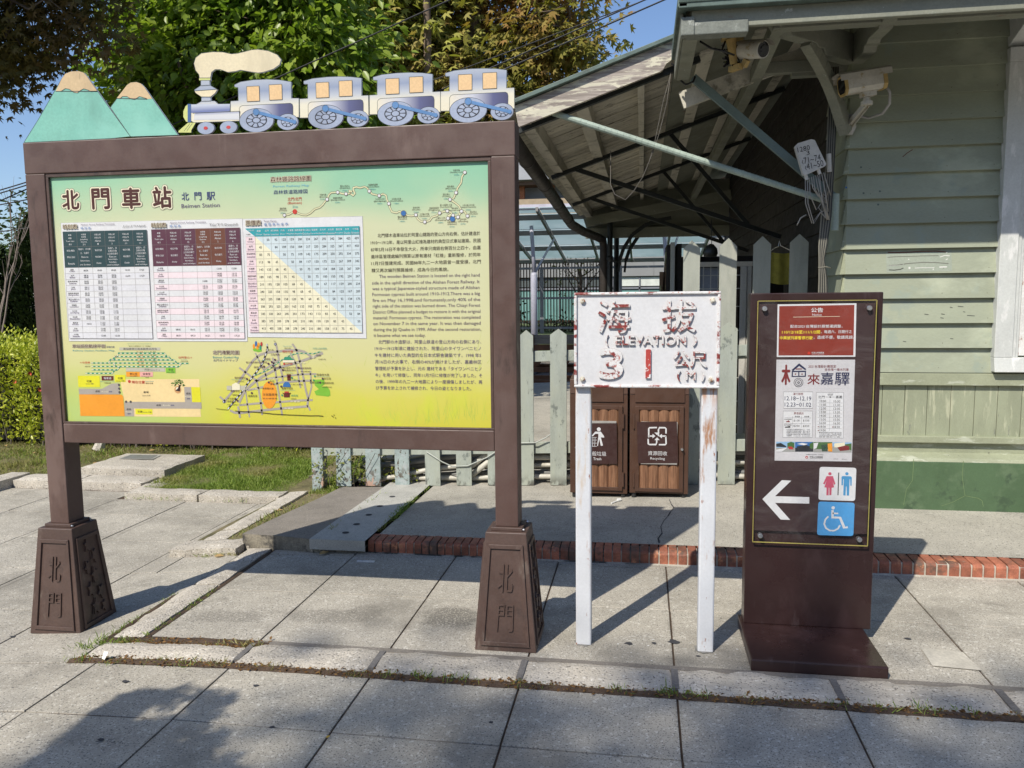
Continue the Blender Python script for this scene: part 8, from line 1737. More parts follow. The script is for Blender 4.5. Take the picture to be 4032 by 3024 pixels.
# ================================================================== BEHIND THE FENCE: platform, tracks, far building
m_ballast = pm('ballast', (.16, .14, .12), .95, var=.4, vscale=9, fine=.5, fscale=30, bump=1., bscale=25)
m_rail = pm('rusty_rail', (.22, .10, .05), .6, .4, var=.2)
mb = MB(); mb.add([(-14, 13.5, -.12), (9, 13.5, -.12), (9, 21.2, -.12), (-14, 21.2, -.12)], [(0, 1, 2, 3)])
tag(mb.build('track_ballast', m_ballast), kind='structure')
mb = MB()
for y in (14.4, 15.3, 17.0, 17.9):
    mb.box(-14, 9, y-.03, y+.03, -.10, .0)
x = -13.8
for yc in (14.85, 17.45):
    x = -13.8
    while x < 8.8: mb.box(x, x+.2, yc-.85, yc+.85, -.15, -.095, 1); x += .6
tag(mb.build('rail_track', [m_rail, pm('sleeper', (.08, .07, .06), .9, var=.3)]), kind='structure')
mb = MB(); mb.box(-12, 9, 21.2, 34, -.3, .50); tag(mb.build('far_bank', pm('bank_grass', (.10, .13, .05), .95, var=.4, vscale=2)), kind='structure')
# old wooden flat wagon on the far track
wg = thing('flat_wagon', (-3.2, 17.45, 0), 'low wooden railway wagon with rusty underframe standing on the track', 'wagon')
m_oldw = pm('old_wagon_wood', (.30, .25, .19), .8, var=.25, vscale=4, vstretch=(.4, 1, 4), fine=.1, bump=.3, bscale=20)
mb = MB(); mb.box(-4.6, -1.2, 16.95, 17.0, .50, .60); mb.box(-4.6, -1.2, 16.95, 17.0, .605, .70); mb.box(-4.6, -1.2, 17.0, 18, .50, .56); mb.build('side_planks', m_oldw, wg, .004)
mb = MB(); mb.box(-4.6, -1.2, 16.93, 17.02, .37, .49); 
for x in (-4.3, -3.3, -2.32, -1.4): mb.box(x, x+.05, 16.915, 16.95, .33, .71)
mb.build('underframe', m_rail, wg, .003)
for x in (-4.1, -3.4, -2.3, -1.7):
    mb = MB(); mb.tube([(x, 17.0, .18), (x, 17.06, .18)], .18, 20); mb.build('wheel', m_rail, wg)
# bar fence beyond the tracks
bf = thing('bar_fence', (-2.2, 22, .5), 'tall fence of thin rust brown bars with grey rails beyond the tracks', 'fence')
m_rustbar = pm('rust_brown_bar', (.055, .024, .015), .8, var=.2, vscale=3); m_greyst = pm('grey_painted_steel', (.20, .205, .225), .5, var=.08)
mb = MB(); x = -5.2
while x < -.58: mb.box(x-.014, x+.014, 21.99, 22.02, .55, 2.42); x += .0825
mb.build('bars', m_rustbar, bf)
mb = MB()
for z in (2.27, 1.46, .65): mb.box(-5.3, .55, 21.95, 21.985, z-.03, z+.03)
mb.build('rails', m_greyst, bf)
for x in (-4.6, -2.72, -.60): mb = MB(); mb.box(x-.05, x+.05, 21.93, 22.0, .5, 2.3); mb.build('post', m_greyst, bf)
# glass awning
ga = thing('glass_awning', (-1.6, 22, 0), 'sloping pale blue glass awning on grey steel frame and tubular posts', 'awning')
t = NT('awning_glass'); tl = t.n.new('ShaderNodeBsdfTranslucent'); df = t.n.new('ShaderNodeBsdfDiffuse'); tp = t.n.new('ShaderNodeBsdfTransparent'); a1 = t.n.new('ShaderNodeMixShader'); a2 = t.n.new('ShaderNodeMixShader')
cc = t.mix(t.rng(t.noise(.7, 4, .6), .35, .65), (.56, .67, .68), (.68, .76, .77)); t.l.new(cc, tl.inputs[0]); t.l.new(cc, df.inputs[0]); tp.inputs[0].default_value = (.85, .95, .95, 1)
a1.inputs[0].default_value = .35; t.l.new(tl.outputs[0], a1.inputs[1]); t.l.new(df.outputs[0], a1.inputs[2]); a2.inputs[0].default_value = .12; t.l.new(a1.outputs[0], a2.inputs[1]); t.l.new(tp.outputs[0], a2.inputs[2]); t.l.new(a2.outputs[0], t.n['Material Output'].inputs[0]); m_ag = t.m
y0, z0, y1, z1 = 19.0, 3.60, 26.0, 2.72
def aw(x0, u): f = (u); return (x0+(-.5)*f*0, y0+(y1-y0)*f, z0+(z1-z0)*f)
xs = [-5.6+1.05*k for k in range(8)]; us = [0.0, .10, .36, .68, 1.0]
for i in range(len(xs)-1):
    for j in range(len(us)-1):
        a, b, c, d = aw(xs[i]+.03, us[j]+.008), aw(xs[i+1]-.03, us[j]+.008), aw(xs[i+1]-.03, us[j+1]-.008), aw(xs[i]+.03, us[j+1]-.008)
        mb = MB(); mb.add([a, b, c, d], [(0, 1, 2, 3)]); mb.add([(p[0], p[1], p[2]-.012) for p in (a, b, c, d)], [(3, 2, 1, 0)]); mb.build('glass_pane', m_ag, ga)
mb = MB()
for x in xs: mb.bar(Vector(aw(x, -.01))-Vector((0, 0, .08)), Vector(aw(x, 1.03))-Vector((0, 0, .08)), .06, .10)
for u in us[1:]: p = aw(0, u); mb.bar((xs[0]-.1, p[1], p[2]-.10), (xs[-1]+.1, p[1], p[2]-.10), .07, .12)
mb.build('frame', pm('awning_steel', (.19, .185, .18), .5, var=.08), ga)
mb = MB(); p = aw(0, .03); mb.box(xs[0]-.1, xs[-1]+.1, p[1]-.1, p[1], p[2]-.03, p[2]+.09); mb.build('edge_beam', pm('lilac_grey_beam', (.52, .50, .58), .5), ga)
m_post = pm('lilac_grey_post', (.40, .40, .47), .5, var=.08, patches=[((.75, .75, .75), 4, .68, .02, None), ((.12, .12, .12), 6, .74, .02, None)])
for x in (-2.67, .56):
    mb = MB(); mb.tube([(x, 20, -.1), (x, 20, 2.04), (x, 20, 2.10)], [.085, .085, .06], 16); mb.tube([(x+.01, 20, 2.1), (x-.07, 20.1, 3.25)], .048, 12); mb.tube([(x+.03, 20, 2.1), (x+.32, 21.6, 3.0)], .03, 10); mb.build('post', m_post, ga, smooth=True)
# building behind it
gb = thing('grey_building', (-1, 32, 0), 'long grey panelled station building with a row of windows behind the glass awning', 'building')
m_pan = pm('grey_cladding', (.26, .26, .255), .6, var=.05, vscale=1); m_dk = pm('dark_window_band', (.10, .115, .115), .3, var=.2, vscale=.5); m_teal = pm('teal_glass', (.16, .30, .28), .15, var=.3, vscale=.6); m_wb = pm('white_window_blind', (.62, .64, .58), .6)
mb = MB(); x = -14
while x < 12: mb.box(x, x+1.19, 30, 34, 2.22, 3.3); x += 1.2
mb.box(-14, 12, 30.05, 34, 2.2, 5.6); mb.box(-14, 12, 30.2, 34, .4, .6); mb.build('wall', m_pan, gb)
mb = MB(); mb.box(-14, 12, 30.25, 34, .5, 2.22); mb.build('window_band', m_dk, gb)
k = 0; x = -13.8
while x < 11:
    mb = MB(); mb.box(x, x+.92, 30.1, 30.2, .62, 1.72); f = mb.build('window', m_teal if x < -1 else m_pan if False else m_teal, gb)
    mb = MB(); mb.box(x, x+.92, 30.1, 30.2, 1.86, 2.18); mb.build('window', m_wb if x > -1.2 else m_dk, gb)
    mb = MB(); mb.box(x-.06, x-.01, 30.06, 30.2, .6, 2.2); mb.box(x-.06, x+.98, 30.05, 30.2, 1.75, 1.82); mb.build('mullion', m_greyst, gb); x += .98
mb = MB(); mb.box(-14, 12, 29.0, 34, 5.66, 6.42); mb.build('fascia', pm('pale_grey_fascia', (.34, .345, .36), .6, var=.05), gb)
mb = MB(); x = -14
for k in range(16): mb.box(-14, 12, 29.2+.28*k, 29.28+.28*k, 5.50, 5.62)
mb.build('pergola_slats', pm('pergola_timber', (.13, .075, .045), .8, var=.2), gb)
for x in (-6.6, -4.37, -3.28, -1.0): mb = MB(); mb.box(x-.09, x+.09, 29.6, 29.8, 4.8, 5.6); mb.build('pergola_post', pm('rust_post', (.30, .11, .045), .8, var=.2, vscale=5), gb)
mb = MB(); mb.box(-14, 12, 29.4, 29.9, 4.3, 5.02); mb.build('parapet', pm('tan_parapet', (.36, .28, .19), .8, var=.1), gb)
wbld = thing('white_building', (-5, 48, 0), 'tall off-white building showing over the canopy and between the trees', 'building')
mb = MB(); mb.box(-14, -5.5, 44, 54, 0, 12.0); mb.box(-14, -5.0, 43.9, 44, 9.8, 10.0); mb.build('wall', pm('white_render', (.62, .62, .60), .8, var=.06), wbld)
for x in (-12, -10, -8, -6.6): mb = MB(); mb.box(x, x+.8, 43.95, 44.05, 8.2, 9.4); mb.build('window', m_dk, wbld)
wb2 = thing('white_tower', (3.5, 50, 0), 'white tower block corner glimpsed past the house eaves', 'building')
mb = MB(); mb.box(2.15, 9, 48, 56, 0, 27); mb.build('wall', pm('white_tiles', (.66, .66, .64), .7, var=.04), wb2)
for z in range(3, 26, 3):
    mb = MB(); mb.box(3.2, 5.0, 47.95, 48.05, z, z+1.4); mb.build('window', m_dk, wb2)
# things under the canopy
m_wf = pm('rusty_white_frame', (.58, .54, .46), .6, var=.1, vscale=6, patches=[((.35, .18, .08), 9, .68, .03, None)])
gd = thing('grille_door', (.68, 7.0, .1), 'white framed door with wire grille standing behind the tall pickets', 'door')
mb = MB(); mb.box(.40, .90, 6.98, 7.02, 1.735, 1.775); mb.box(.40, .44, 6.98, 7.02, .12, 1.735); mb.build('frame', m_wf, gd, .003)
mb = MB(); mb.box(.805, .855, 6.975, 7.02, .12, 1.735); mb.box(.858, .895, 6.985, 7.03, .12, 1.735); mb.build('post', pm('cream_metal_post', (.52, .50, .45), .55, var=.08), gd, .003)
mb = MB(); 
for x in (.50, .56, .62, .68, .74): mb.box(x, x+.006, 6.99, 6.996, .2, 1.735)
for z in (.4, .6, .8, 1.0, 1.2, 1.4, 1.55, 1.66): mb.box(.44, .805, 6.985, 6.991, z, z+.006)
mb.build('grille', pm('pale_wire_grille', (.55, .55, .50), .5), gd)
mb = MB(); mb.box(.44, .63, 7.03, 7.04, .12, 1.73); mb.box(.64, .80, 7.05, 7.06, .12, 1.73, 1); mb.build('panel', [pm('blue_grey_panel', (.27, .30, .36), .6), pm('dark_brown_panel', (.055, .038, .03), .8)], gd)
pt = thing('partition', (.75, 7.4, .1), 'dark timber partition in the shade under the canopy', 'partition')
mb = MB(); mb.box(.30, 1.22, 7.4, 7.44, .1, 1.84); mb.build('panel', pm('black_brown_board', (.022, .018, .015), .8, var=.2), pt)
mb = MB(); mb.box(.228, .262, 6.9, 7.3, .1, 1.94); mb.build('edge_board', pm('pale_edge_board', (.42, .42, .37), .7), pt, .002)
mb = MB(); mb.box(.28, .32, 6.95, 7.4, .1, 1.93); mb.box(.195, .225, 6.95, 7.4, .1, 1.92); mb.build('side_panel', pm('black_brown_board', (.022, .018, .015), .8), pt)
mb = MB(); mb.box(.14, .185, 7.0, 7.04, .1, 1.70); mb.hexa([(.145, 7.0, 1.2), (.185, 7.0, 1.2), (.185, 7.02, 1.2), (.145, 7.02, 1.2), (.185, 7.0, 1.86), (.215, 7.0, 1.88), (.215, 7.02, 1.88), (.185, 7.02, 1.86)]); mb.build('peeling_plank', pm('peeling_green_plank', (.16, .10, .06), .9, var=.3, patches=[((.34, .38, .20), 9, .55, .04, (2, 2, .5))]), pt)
yc = MB(); n = 10
o = [(1.03+.22*i/n, 6.95+.01*math.sin(i*1.5), 1.845-.012*math.sin(i*.314)) for i in range(n+1)]+[(1.03+.22*i/n, 6.945+.014*math.sin(i*1.2), 1.60-.022*math.sin(i*.314)) for i in range(n+1)]
yc.add(o, [(i, i+n+1, i+n+2, i+1) for i in range(n)]); tag(yc.build('yellow_cloth', pm('mustard_cloth', (.42, .36, .06), .9, var=.15, vscale=20), smooth=True), 'mustard yellow cloth hanging behind the tall pickets', 'cloth')
bg = MB(); bg.tube([(.525, 6.6, 1.80), (.525, 6.6, 1.83), (.53, 6.6, 1.87), (.535, 6.6, 1.90)], [.05, .06, .05, .015], 10); bg.tube([(.535, 6.6, 1.9), (.53, 6.6, 2.10)], .003, 5); tag(bg.build('hanging_bag', m_iron, smooth=True), 'small black bag hung on strings from the canopy strut', 'bag')
# slanted end of a plank leaning against the far columns
# ---- overhead wires
m_wire = pm('black_wire', (.015, .015, .018), .6)
def wire(a, b, sag, r, label):
    a = Vector(a); b = Vector(b); mb = MB(); mb.tube([a.lerp(b, i/14)-Vector((0, 0, sag*4*(i/14)*(1-i/14))) for i in range(15)], r, 6); tag(mb.build('overhead_wire', m_wire), label, 'wire', 'overhead wires')
wire((-8.0, 10.5, 2.21), (5.2, 10.5, 6.93), .05, .010, 'lower of two close black wires rising right past the autumn tree')
wire((-8.0, 10.5, 2.22), (5.2, 10.5, 7.01), .0, .009, 'upper of two close black wires rising right past the autumn tree')
wire((-8.0, 10.7, 2.83), (5, 10.7, 6.74), .05, .007, 'thin black wire crossing high above the two close wires')
wire((-7.6, 8.05, 2.42), (2.0, 8.05, 5.80), .03, .007, 'black wire crossing in front of the green tree foliage')
for k, (za, zb, l) in enumerate(((3.62, 4.03, 'uppermost wire left of the map board'), (3.56, 3.98, 'second wire, close under the uppermost, left of the map board'), (3.40, 3.62, 'third wire down left of the map board'), (2.92, 3.04, 'lowest wire left of the map board, level with the conifer top'))): wire((-12.8, 14, za-.1), (-10.6, 14, zb), .02, .012, l)
# ================================================================== VEGETATION
NR = np.random.default_rng(11)
def mesh_np(name, V, nper, mat, parent=None, F=None):
    """V: (n, k, 3) leaf corner points; F: faces inside one leaf"""
    n, k, _ = V.shape; me = bpy.data.meshes.new(name); F = F or [tuple(range(k))]
    loops = np.concatenate([np.array(f) for f in F]); ls = np.array([len(f) for f in F])
    allv = (np.arange(n)[:, None]*k+loops[None, :]).ravel(); tot = np.tile(ls, n); st = np.concatenate([[0], np.cumsum(tot)[:-1]])
    me.vertices.add(n*k); me.vertices.foreach_set('co', V.reshape(-1).astype(np.float32))
    me.loops.add(len(allv)); me.loops.foreach_set('vertex_index', allv.astype(np.int32))
    me.polygons.add(len(tot)); me.polygons.foreach_set('loop_start', st.astype(np.int32)); me.polygons.foreach_set('loop_total', tot.astype(np.int32))
    me.materials.append(mat); me.update(); me.validate(); o = bpy.data.objects.new(name, me); C.objects.link(o)
    if parent is not None:
        o.parent = parent
        if parent.type == 'EMPTY': o.location = -parent.location
    return o
def frames(d, nrm):
    d = d/np.linalg.norm(d, axis=1, keepdims=True); s = np.cross(d, nrm); s /= np.linalg.norm(s, axis=1, keepdims=True)+1e-9; n2 = np.cross(s, d); return d, s, n2
def shape_leaf(kind):
    if kind == 'ovate': return np.array([(0, 0, 0), (.22, .20, .05), (.55, .24, .06), (1, 0, -.10), (.55, -.24, .06), (.22, -.20, .05), (.5, 0, -.03)]), [(0, 6, 2, 1), (6, 3, 2), (0, 5, 4, 6), (6, 4, 3)]
    if kind == 'blade': return np.array([(0, .05, 0), (0, -.05, 0), (.55, -.035, .0), (1, 0, -.12), (.55, .035, 0)]), [(0, 1, 2, 3, 4)]
    if kind == 'small': return np.array([(0, 0, 0), (.5, .28, .05), (1, 0, 0), (.5, -.28, .05)]), [(0, 1, 2, 3)]
    pts = [(0, 0, 0)]; lob = [(-78, .55), (-40, .82), (0, 1.0), (40, .82), (78, .55)]       # five pointed maple leaf
    for i, (a, r) in enumerate(lob):
        pts.append((r*math.cos(math.radians(a)), r*math.sin(math.radians(a)), -.10*r))
        if i < 4: b = (a+lob[i+1][0])/2; pts.append((.40*math.cos(math.radians(b)), .40*math.sin(math.radians(b)), .02))
    return np.array([(x*.9+.1, y, z) for x, y, z in pts]), [tuple(range(len(pts)))]
def leaves(P, D, N, size, kind):
    shp, F = shape_leaf(kind); d, s, n = frames(D, N); sz = size[:, None, None]
    V = P[:, None, :]+sz*(shp[None, :, 0:1]*d[:, None, :]+shp[None, :, 1:2]*s[:, None, :]+shp[None, :, 2:3]*n[:, None, :]); return V, F
def crown(ells, nclump, per, cl_r, size, droop, kind, mat, name, parent, hollow=.55, sunny=None, flat=.6, keep=None, tw=None):
    TW = MB(); P = []; D = []; vol = np.array([e[3]*e[4]*e[5] for e in ells]); pick = NR.choice(len(ells), nclump, p=vol/vol.sum())
    for k in pick:
        e = ells[k]; v = NR.normal(size=3); v /= np.linalg.norm(v); r = (hollow+(1-hollow)*NR.random())**.8
        c = np.array(e[:3])+v*r*np.array(e[3:6])
        if keep is not None and not keep(c): continue
        out = v*np.array([1, 1, .5]); m = max(4, int(per*NR.uniform(.4, 1.5)))
        q = NR.normal(size=(m, 3))*cl_r*np.array([1, 1, flat])*NR.uniform(.6, 1.3); P.append(c+q)
        D.append(out*.6+q/cl_r*.35+NR.normal(size=(m, 3))*.45+np.array([0, 0, -droop]))
        if tw and R_.random() < tw[1]:
            o = np.array(e[:3])+NR.normal(size=3)*.12; m_ = (o+c)/2+NR.normal(size=3)*.10; TW.tube([tuple(o), tuple(m_), tuple(c), tuple(c+q[0]*1.3)], [.016, .010, .006, .003], 5)
    if tw and TW.v: TW.build('twigs', tw[0], parent)
    P = np.concatenate(P); D = np.concatenate(D); n = len(P)
    N = NR.normal(size=(n, 3))*.5+np.array([-.25, -.45, .75]) if sunny is None else NR.normal(size=(n, 3))*.6+np.array(sunny)
    V, F = leaves(P, D, N, size*NR.uniform(.65, 1.25, n), kind); return mesh_np(name, V, None, mat, parent, F)
def trunk(paths, mat, name, parent):
    mb = MB()
    for pts, r in paths:
        q = [Vector(p) for p in pts]; s = []
        for i in range(len(q)-1):
            for t in (0, .33, .66): s.append(q[i].lerp(q[i+1], t)+Vector((R_.uniform(-1, 1), R_.uniform(-1, 1), 0))*r[0]*.22)
        s.append(q[-1]); n = len(s); mb.tube(s, [r[0]+(r[1]-r[0])*i/(n-1) for i in range(n)], 9)
    return mb.build(name, mat, parent, smooth=True)
def limbs(cent, tips, r, seed=1):
    out = []; q = random.Random(seed)
    for t in tips:
        a = Vector(cent); b = Vector(t); m = a.lerp(b, .5)+Vector((q.uniform(-.2, .2), q.uniform(-.2, .2), q.uniform(.05, .3))); out.append(([tuple(a), tuple(m), tuple(b)], (r, r*.25)))
    return out
m_bark = pm('brown_bark', (.17, .125, .095), .9, var=.3, vscale=6, vstretch=(2, 2, .6), fine=.2, bump=.8, bscale=25); m_barkd = pm('grey_bark', (.12, .10, .085), .9, var=.3, vscale=8, bump=.8, bscale=30)
# green broadleaf tree behind the board
g = thing('broadleaf_tree', (-5.0, 9.9, 0), 'bushy tree with glossy fresh green leaves right behind the mountains of the board', 'tree')
m_green = leafmat('fresh_green_leaf', (.14, .22, .024), (.33, .41, .06), (.19, .30, .04), .4, .38, .5)
trunk([([(-5.0, 9.9, -.05), (-5.05, 9.9, 1.2), (-4.95, 9.8, 2.6), (-5.0, 9.7, 4.4)], (.16, .07))]+limbs((-4.97, 9.8, 2.4), [(-6.2, 9.3, 4.0), (-3.7, 9.3, 4.3), (-5.2, 8.7, 4.2), (-4.5, 10.6, 4.6), (-6.0, 10, 5.2), (-4.2, 9.4, 5.6)], .07, 3), m_bark, 'trunk', g)
crown([(-5.2, 9.6, 3.9, 1.35, 1.1, 1.45), (-4.15, 9.6, 4.3, 1.15, 1.0, 1.5), (-5.9, 9.6, 4.2, .80, .9, 1.3), (-5.0, 9.8, 5.4, 1.6, 1.2, 1.1), (-3.75, 9.7, 3.1, .9, .8, .9), (-4.9, 9.5, 2.7, 1.2, .8, .7), (-5.95, 9.4, 3.2, .55, .6, .6)], 950, 34, .20, .145, .55, 'ovate', m_green, 'crown', g, .35, tw=(m_bark, .18))
# autumn maple (sweet gum) at the middle
g = thing('autumn_maple', (-3.2, 13, 0), 'tall star-leaved tree turning olive and orange, its forked trunk above the last carriage', 'tree')
m_olive = leafmat('olive_autumn_leaf', (.26, .27, .055), (.50, .48, .12), (.42, .30, .11), .38, .6, .2)
trunk([([(-3.3, 13, -.1), (-3.2, 13, 2.5), (-3.12, 13, 4.7), (-2.92, 13, 5.25), (-2.73, 13, 5.7), (-2.55, 13, 6.3), (-2.2, 13, 7.6)], (.20, .08)), ([(-2.95, 13, 5.2), (-2.6, 13.2, 5.75), (-2.45, 13.3, 6.6)], (.10, .05)), ([(-3.25, 12.3, 0), (-3.2, 12.1, 3.5), (-3.17, 12, 4.9), (-3.15, 12, 6.6)], (.075, .05))]+limbs((-3.15, 13, 4.4), [(-4.6, 12.5, 5.6), (-1.7, 12.6, 5.2), (-1.2, 13.2, 6.0), (-4.4, 13.4, 6.6), (-1.6, 12.6, 4.5)], .07, 5), m_bark, 'trunk', g)
crown([(-4.3, 12.6, 6.0, 1.5, 1.2, 1.9), (-4.6, 12.4, 4.6, 1.0, 1.0, 1.2), (-3.3, 12.7, 4.6, .9, .9, .9)], 620, 22, .26, .165, .5, 'maple', m_olive, 'crown', g, .3, tw=(m_bark, .3))
m_rustl = leafmat('russet_autumn_leaf', (.19, .19, .04), (.34, .29, .07), (.36, .20, .07), .38, .6, .2)
crown([(-1.9, 13.2, 5.6, 1.2, 1.1, 1.1), (-1.25, 13.1, 5.8, .75, .8, 1.0), (-2.5, 13.3, 4.5, 1.1, 1.0, .7), (-1.6, 13.3, 4.55, .85, .8, .6), (-2.6, 13.3, 6.6, 1.6, 1.3, .9), (-3.2, 13.6, 5.4, .8, 1.0, 1.2)], 520, 20, .24, .15, .5, 'maple', m_rustl, 'russet_crown', g, .2, tw=(m_bark, .35))
# dark star-leaved tree hanging into the top left corner
g = thing('overhanging_maple', (-8.6, 6.2, 0), 'dark star-leaved tree hanging down into the top left corner, shaded brown-green', 'tree')
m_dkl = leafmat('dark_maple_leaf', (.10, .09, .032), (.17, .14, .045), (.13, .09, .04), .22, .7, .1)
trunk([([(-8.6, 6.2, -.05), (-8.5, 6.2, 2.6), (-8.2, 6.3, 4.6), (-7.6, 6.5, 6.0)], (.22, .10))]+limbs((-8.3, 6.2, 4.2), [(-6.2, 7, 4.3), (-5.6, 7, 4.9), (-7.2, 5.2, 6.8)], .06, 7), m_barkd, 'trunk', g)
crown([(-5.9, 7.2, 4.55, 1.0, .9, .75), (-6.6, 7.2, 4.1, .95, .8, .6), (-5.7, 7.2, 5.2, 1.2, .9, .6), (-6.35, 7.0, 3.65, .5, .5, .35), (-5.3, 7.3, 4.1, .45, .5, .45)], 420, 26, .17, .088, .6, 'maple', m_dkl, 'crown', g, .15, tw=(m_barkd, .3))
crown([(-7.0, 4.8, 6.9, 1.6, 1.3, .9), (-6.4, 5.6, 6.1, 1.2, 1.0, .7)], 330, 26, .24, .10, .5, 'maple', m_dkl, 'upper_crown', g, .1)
# conifers at the left
m_con = leafmat('dark_conifer', (.02, .036, .012), (.04, .06, .018), None, .1, .7, .15)
for x, y, h, l in ((-11.75, 14.4, 3.25, 'pointed dark conifer rising just left of the board post'), (-12.6, 14.0, 2.7, 'rounder dark conifer at the very left edge of the picture')):
    g = thing('conifer', (x, y, 0), l, 'tree', 'conifers at the left edge'); trunk([([(x, y, -.1), (x, y, h*.9)], (.08, .02))], m_barkd, 'trunk', g)
    P = []; n = 15000; u = NR.random(n)**.6; z = h*(1-u); r = .95*u**.55*np.sqrt(NR.uniform(.45, 1, n)); a = NR.uniform(0, 6.283, n); r *= 1+.18*np.sin(a*5+z*6)
    P = np.stack([x+r*np.cos(a), y+r*np.sin(a), z], 1); D = np.stack([np.cos(a), np.sin(a), .9+0*a], 1)+NR.normal(size=(n, 3))*.3; V, F = leaves(P, D, NR.normal(size=(n, 3)), NR.uniform(.06, .13, n), 'small'); mesh_np('crown', V, None, m_con, g, F)
m_mid = leafmat('mid_green_leaf', (.03, .055, .014), (.06, .095, .022), None, .25, .6, .2)
g = thing('shrub', (-12.4, 16, 0), 'pale green leafy shrub showing between the two conifers', 'shrub'); trunk([([(-12.4, 16, 0), (-12.3, 16, 2.6)], (.05, .02))], m_barkd, 'stem', g); crown([(-12.5, 16, 2.6, .9, .7, .7)], 160, 22, .16, .08, .2, 'ovate', m_mid, 'foliage', g, .3)
# bare twigs at the left
def twigs(mb, base, d, L, r, depth, q):
    p = Vector(base); d = Vector(d).normalized(); pts = [p]; k = 5
    for i in range(k): d = (d+Vector((q.uniform(-.12, .12), q.uniform(-.12, .12), q.uniform(-.02, .14)))).normalized(); p = p+d*L/k; pts.append(p)
    mb.tube([tuple(t) for t in pts], [r*(1-.7*i/k) for i in range(k+1)], 5)
    if depth:
        for i in range(2, k+1):
            if q.random() < .75: twigs(mb, pts[i], d+Vector((q.uniform(-.8, .8), q.uniform(-.5, .5), q.uniform(0, .7))), L*q.uniform(.35, .55), r*.5, depth-1, q)
g = thing('bare_shrub', (-10.6, 11.8, 0), 'leafless grey shrub with thin upright twigs at the left edge', 'shrub'); mb = MB(); q = random.Random(5)
for d in ((.15, 0, 1), (-.25, 0, 1), (.35, .1, 1), (.0, .1, 1)): twigs(mb, (-10.55+d[0]*.3, 11.8, 1.0), d, 1.55, .018, 2, q)
mb.tube([(-10.6, 11.8, -.05), (-10.55, 11.8, 1.05)], .04, 7); mb.build('twigs', pm('pale_twig', (.22, .18, .15), .9), g)
# small bare tree before the far building
g = thing('bare_tree', (-2.0, 26, 0.5), 'small nearly leafless tree behind the bar fence before the grey building', 'tree'); mb = MB(); q = random.Random(9)
mb.tube([(-2.0, 26, .4), (-2.02, 26, 1.2), (-1.95, 26, 2.0), (-2.0, 26, 2.4)], [.09, .08, .06, .05], 8)
for d, z in (((.6, 0, .8), 1.5), ((-.7, 0, .7), 1.9), ((.3, 0, 1), 2.3), ((-.3, 0, 1), 2.3), ((.8, 0, .5), 2.1), ((-.5, 0, 1), 1.4)): twigs(mb, (-2.0, 26, z), d, 1.15, .028, 2, q)
mb.build('trunk', pm('dark_twig_bark', (.13, .10, .085), .9), g); crown([(-2.0, 25.8, 2.0, 1.1, .4, .9)], 26, 7, .12, .10, .2, 'ovate', leafmat('sparse_leaf', (.14, .16, .03), (.20, .20, .04), None, .3, .6), 'leaves', g, .3)
g = thing('shrub', (-4.2, 23, .5), 'green shrub low behind the bar fence', 'shrub'); trunk([([(-4.2, 23, .4), (-4.2, 23, 1.0)], (.03, .02))], m_barkd, 'stem', g); crown([(-4.0, 23, 1.05, .6, .3, .6), (-2.3, 23, .65, 1.2, .3, .2)], 90, 20, .12, .09, .2, 'ovate', m_mid, 'foliage', g, .3)
# trees beyond the station that close the view at the left
for x, y, r, l in ((-8.2, 19, 2.2, 'round leafy tree far behind the green tree'), (-15.5, 21, 2.4, 'round leafy tree far beyond the conifers')):
    g = thing('background_tree', (x, y, 0), l, 'tree', 'trees far behind'); trunk([([(x, y, -.1), (x, y, 2.2)], (.14, .08))], m_barkd, 'trunk', g); crown([(x, y, 2.9, r, r, 1.8)], 300, 24, .35, .16, .3, 'ovate', m_mid, 'crown', g, .4)
# clipped hedge
g = thing('hedge', (-5.6, 7.9, 0), 'clipped hedge of small glossy yellow-green leaves with a few red flowers', 'hedge')
m_hed = leafmat('hedge_leaf', (.28, .34, .03), (.60, .60, .08), None, .3, .35, .5)
n = 42000; P = np.stack([NR.uniform(-9.6, -2.45, n), NR.uniform(7.30, 8.5, n), NR.uniform(.08, .93, n)], 1)
lump = .05*np.sin(P[:, 0]*4.3)+.05*np.sin(P[:, 0]*9.7+1)+.04*np.sin(P[:, 2]*11)
surf = NR.random(n); top = surf < .42; fr_ = (surf >= .42) & (surf < .9); P[top, 2] = .98+NR.normal(size=top.sum())*.05+lump[top]; P[fr_, 1] = 7.33+NR.normal(size=fr_.sum())*.06+lump[fr_]*1.3+.06*(1-P[fr_, 2]); P[fr_, 2] = .06+.98*NR.random(fr_.sum())**.8
D = np.where(top[:, None], np.array([0, 0, 1.]), np.array([0, -.7, .8]))+NR.normal(size=(n, 3))*.55; N = np.where(top[:, None], np.array([-.3, -.6, .7]), np.array([-.2, -.5, .9]))+NR.normal(size=(n, 3))*.5
V, F = leaves(P, D, N, NR.uniform(.028, .055, n), 'ovate'); mesh_np('leaves', V, None, m_hed, g, F)
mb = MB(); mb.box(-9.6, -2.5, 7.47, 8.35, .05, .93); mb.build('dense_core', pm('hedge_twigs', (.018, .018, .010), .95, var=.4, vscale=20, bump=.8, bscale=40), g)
mb = MB(); q = random.Random(3)
for k in range(70):
    x = q.uniform(-9.5, -2.5); mb.tube([(x, 7.42, -.03), (x+q.uniform(-.08, .08), 7.4+q.uniform(-.05, .05), .35)], [.010, .006], 5)
mb.build('stems', m_barkd, g)
m_fl = pm('red_flower', (.55, .06, .03), .6)
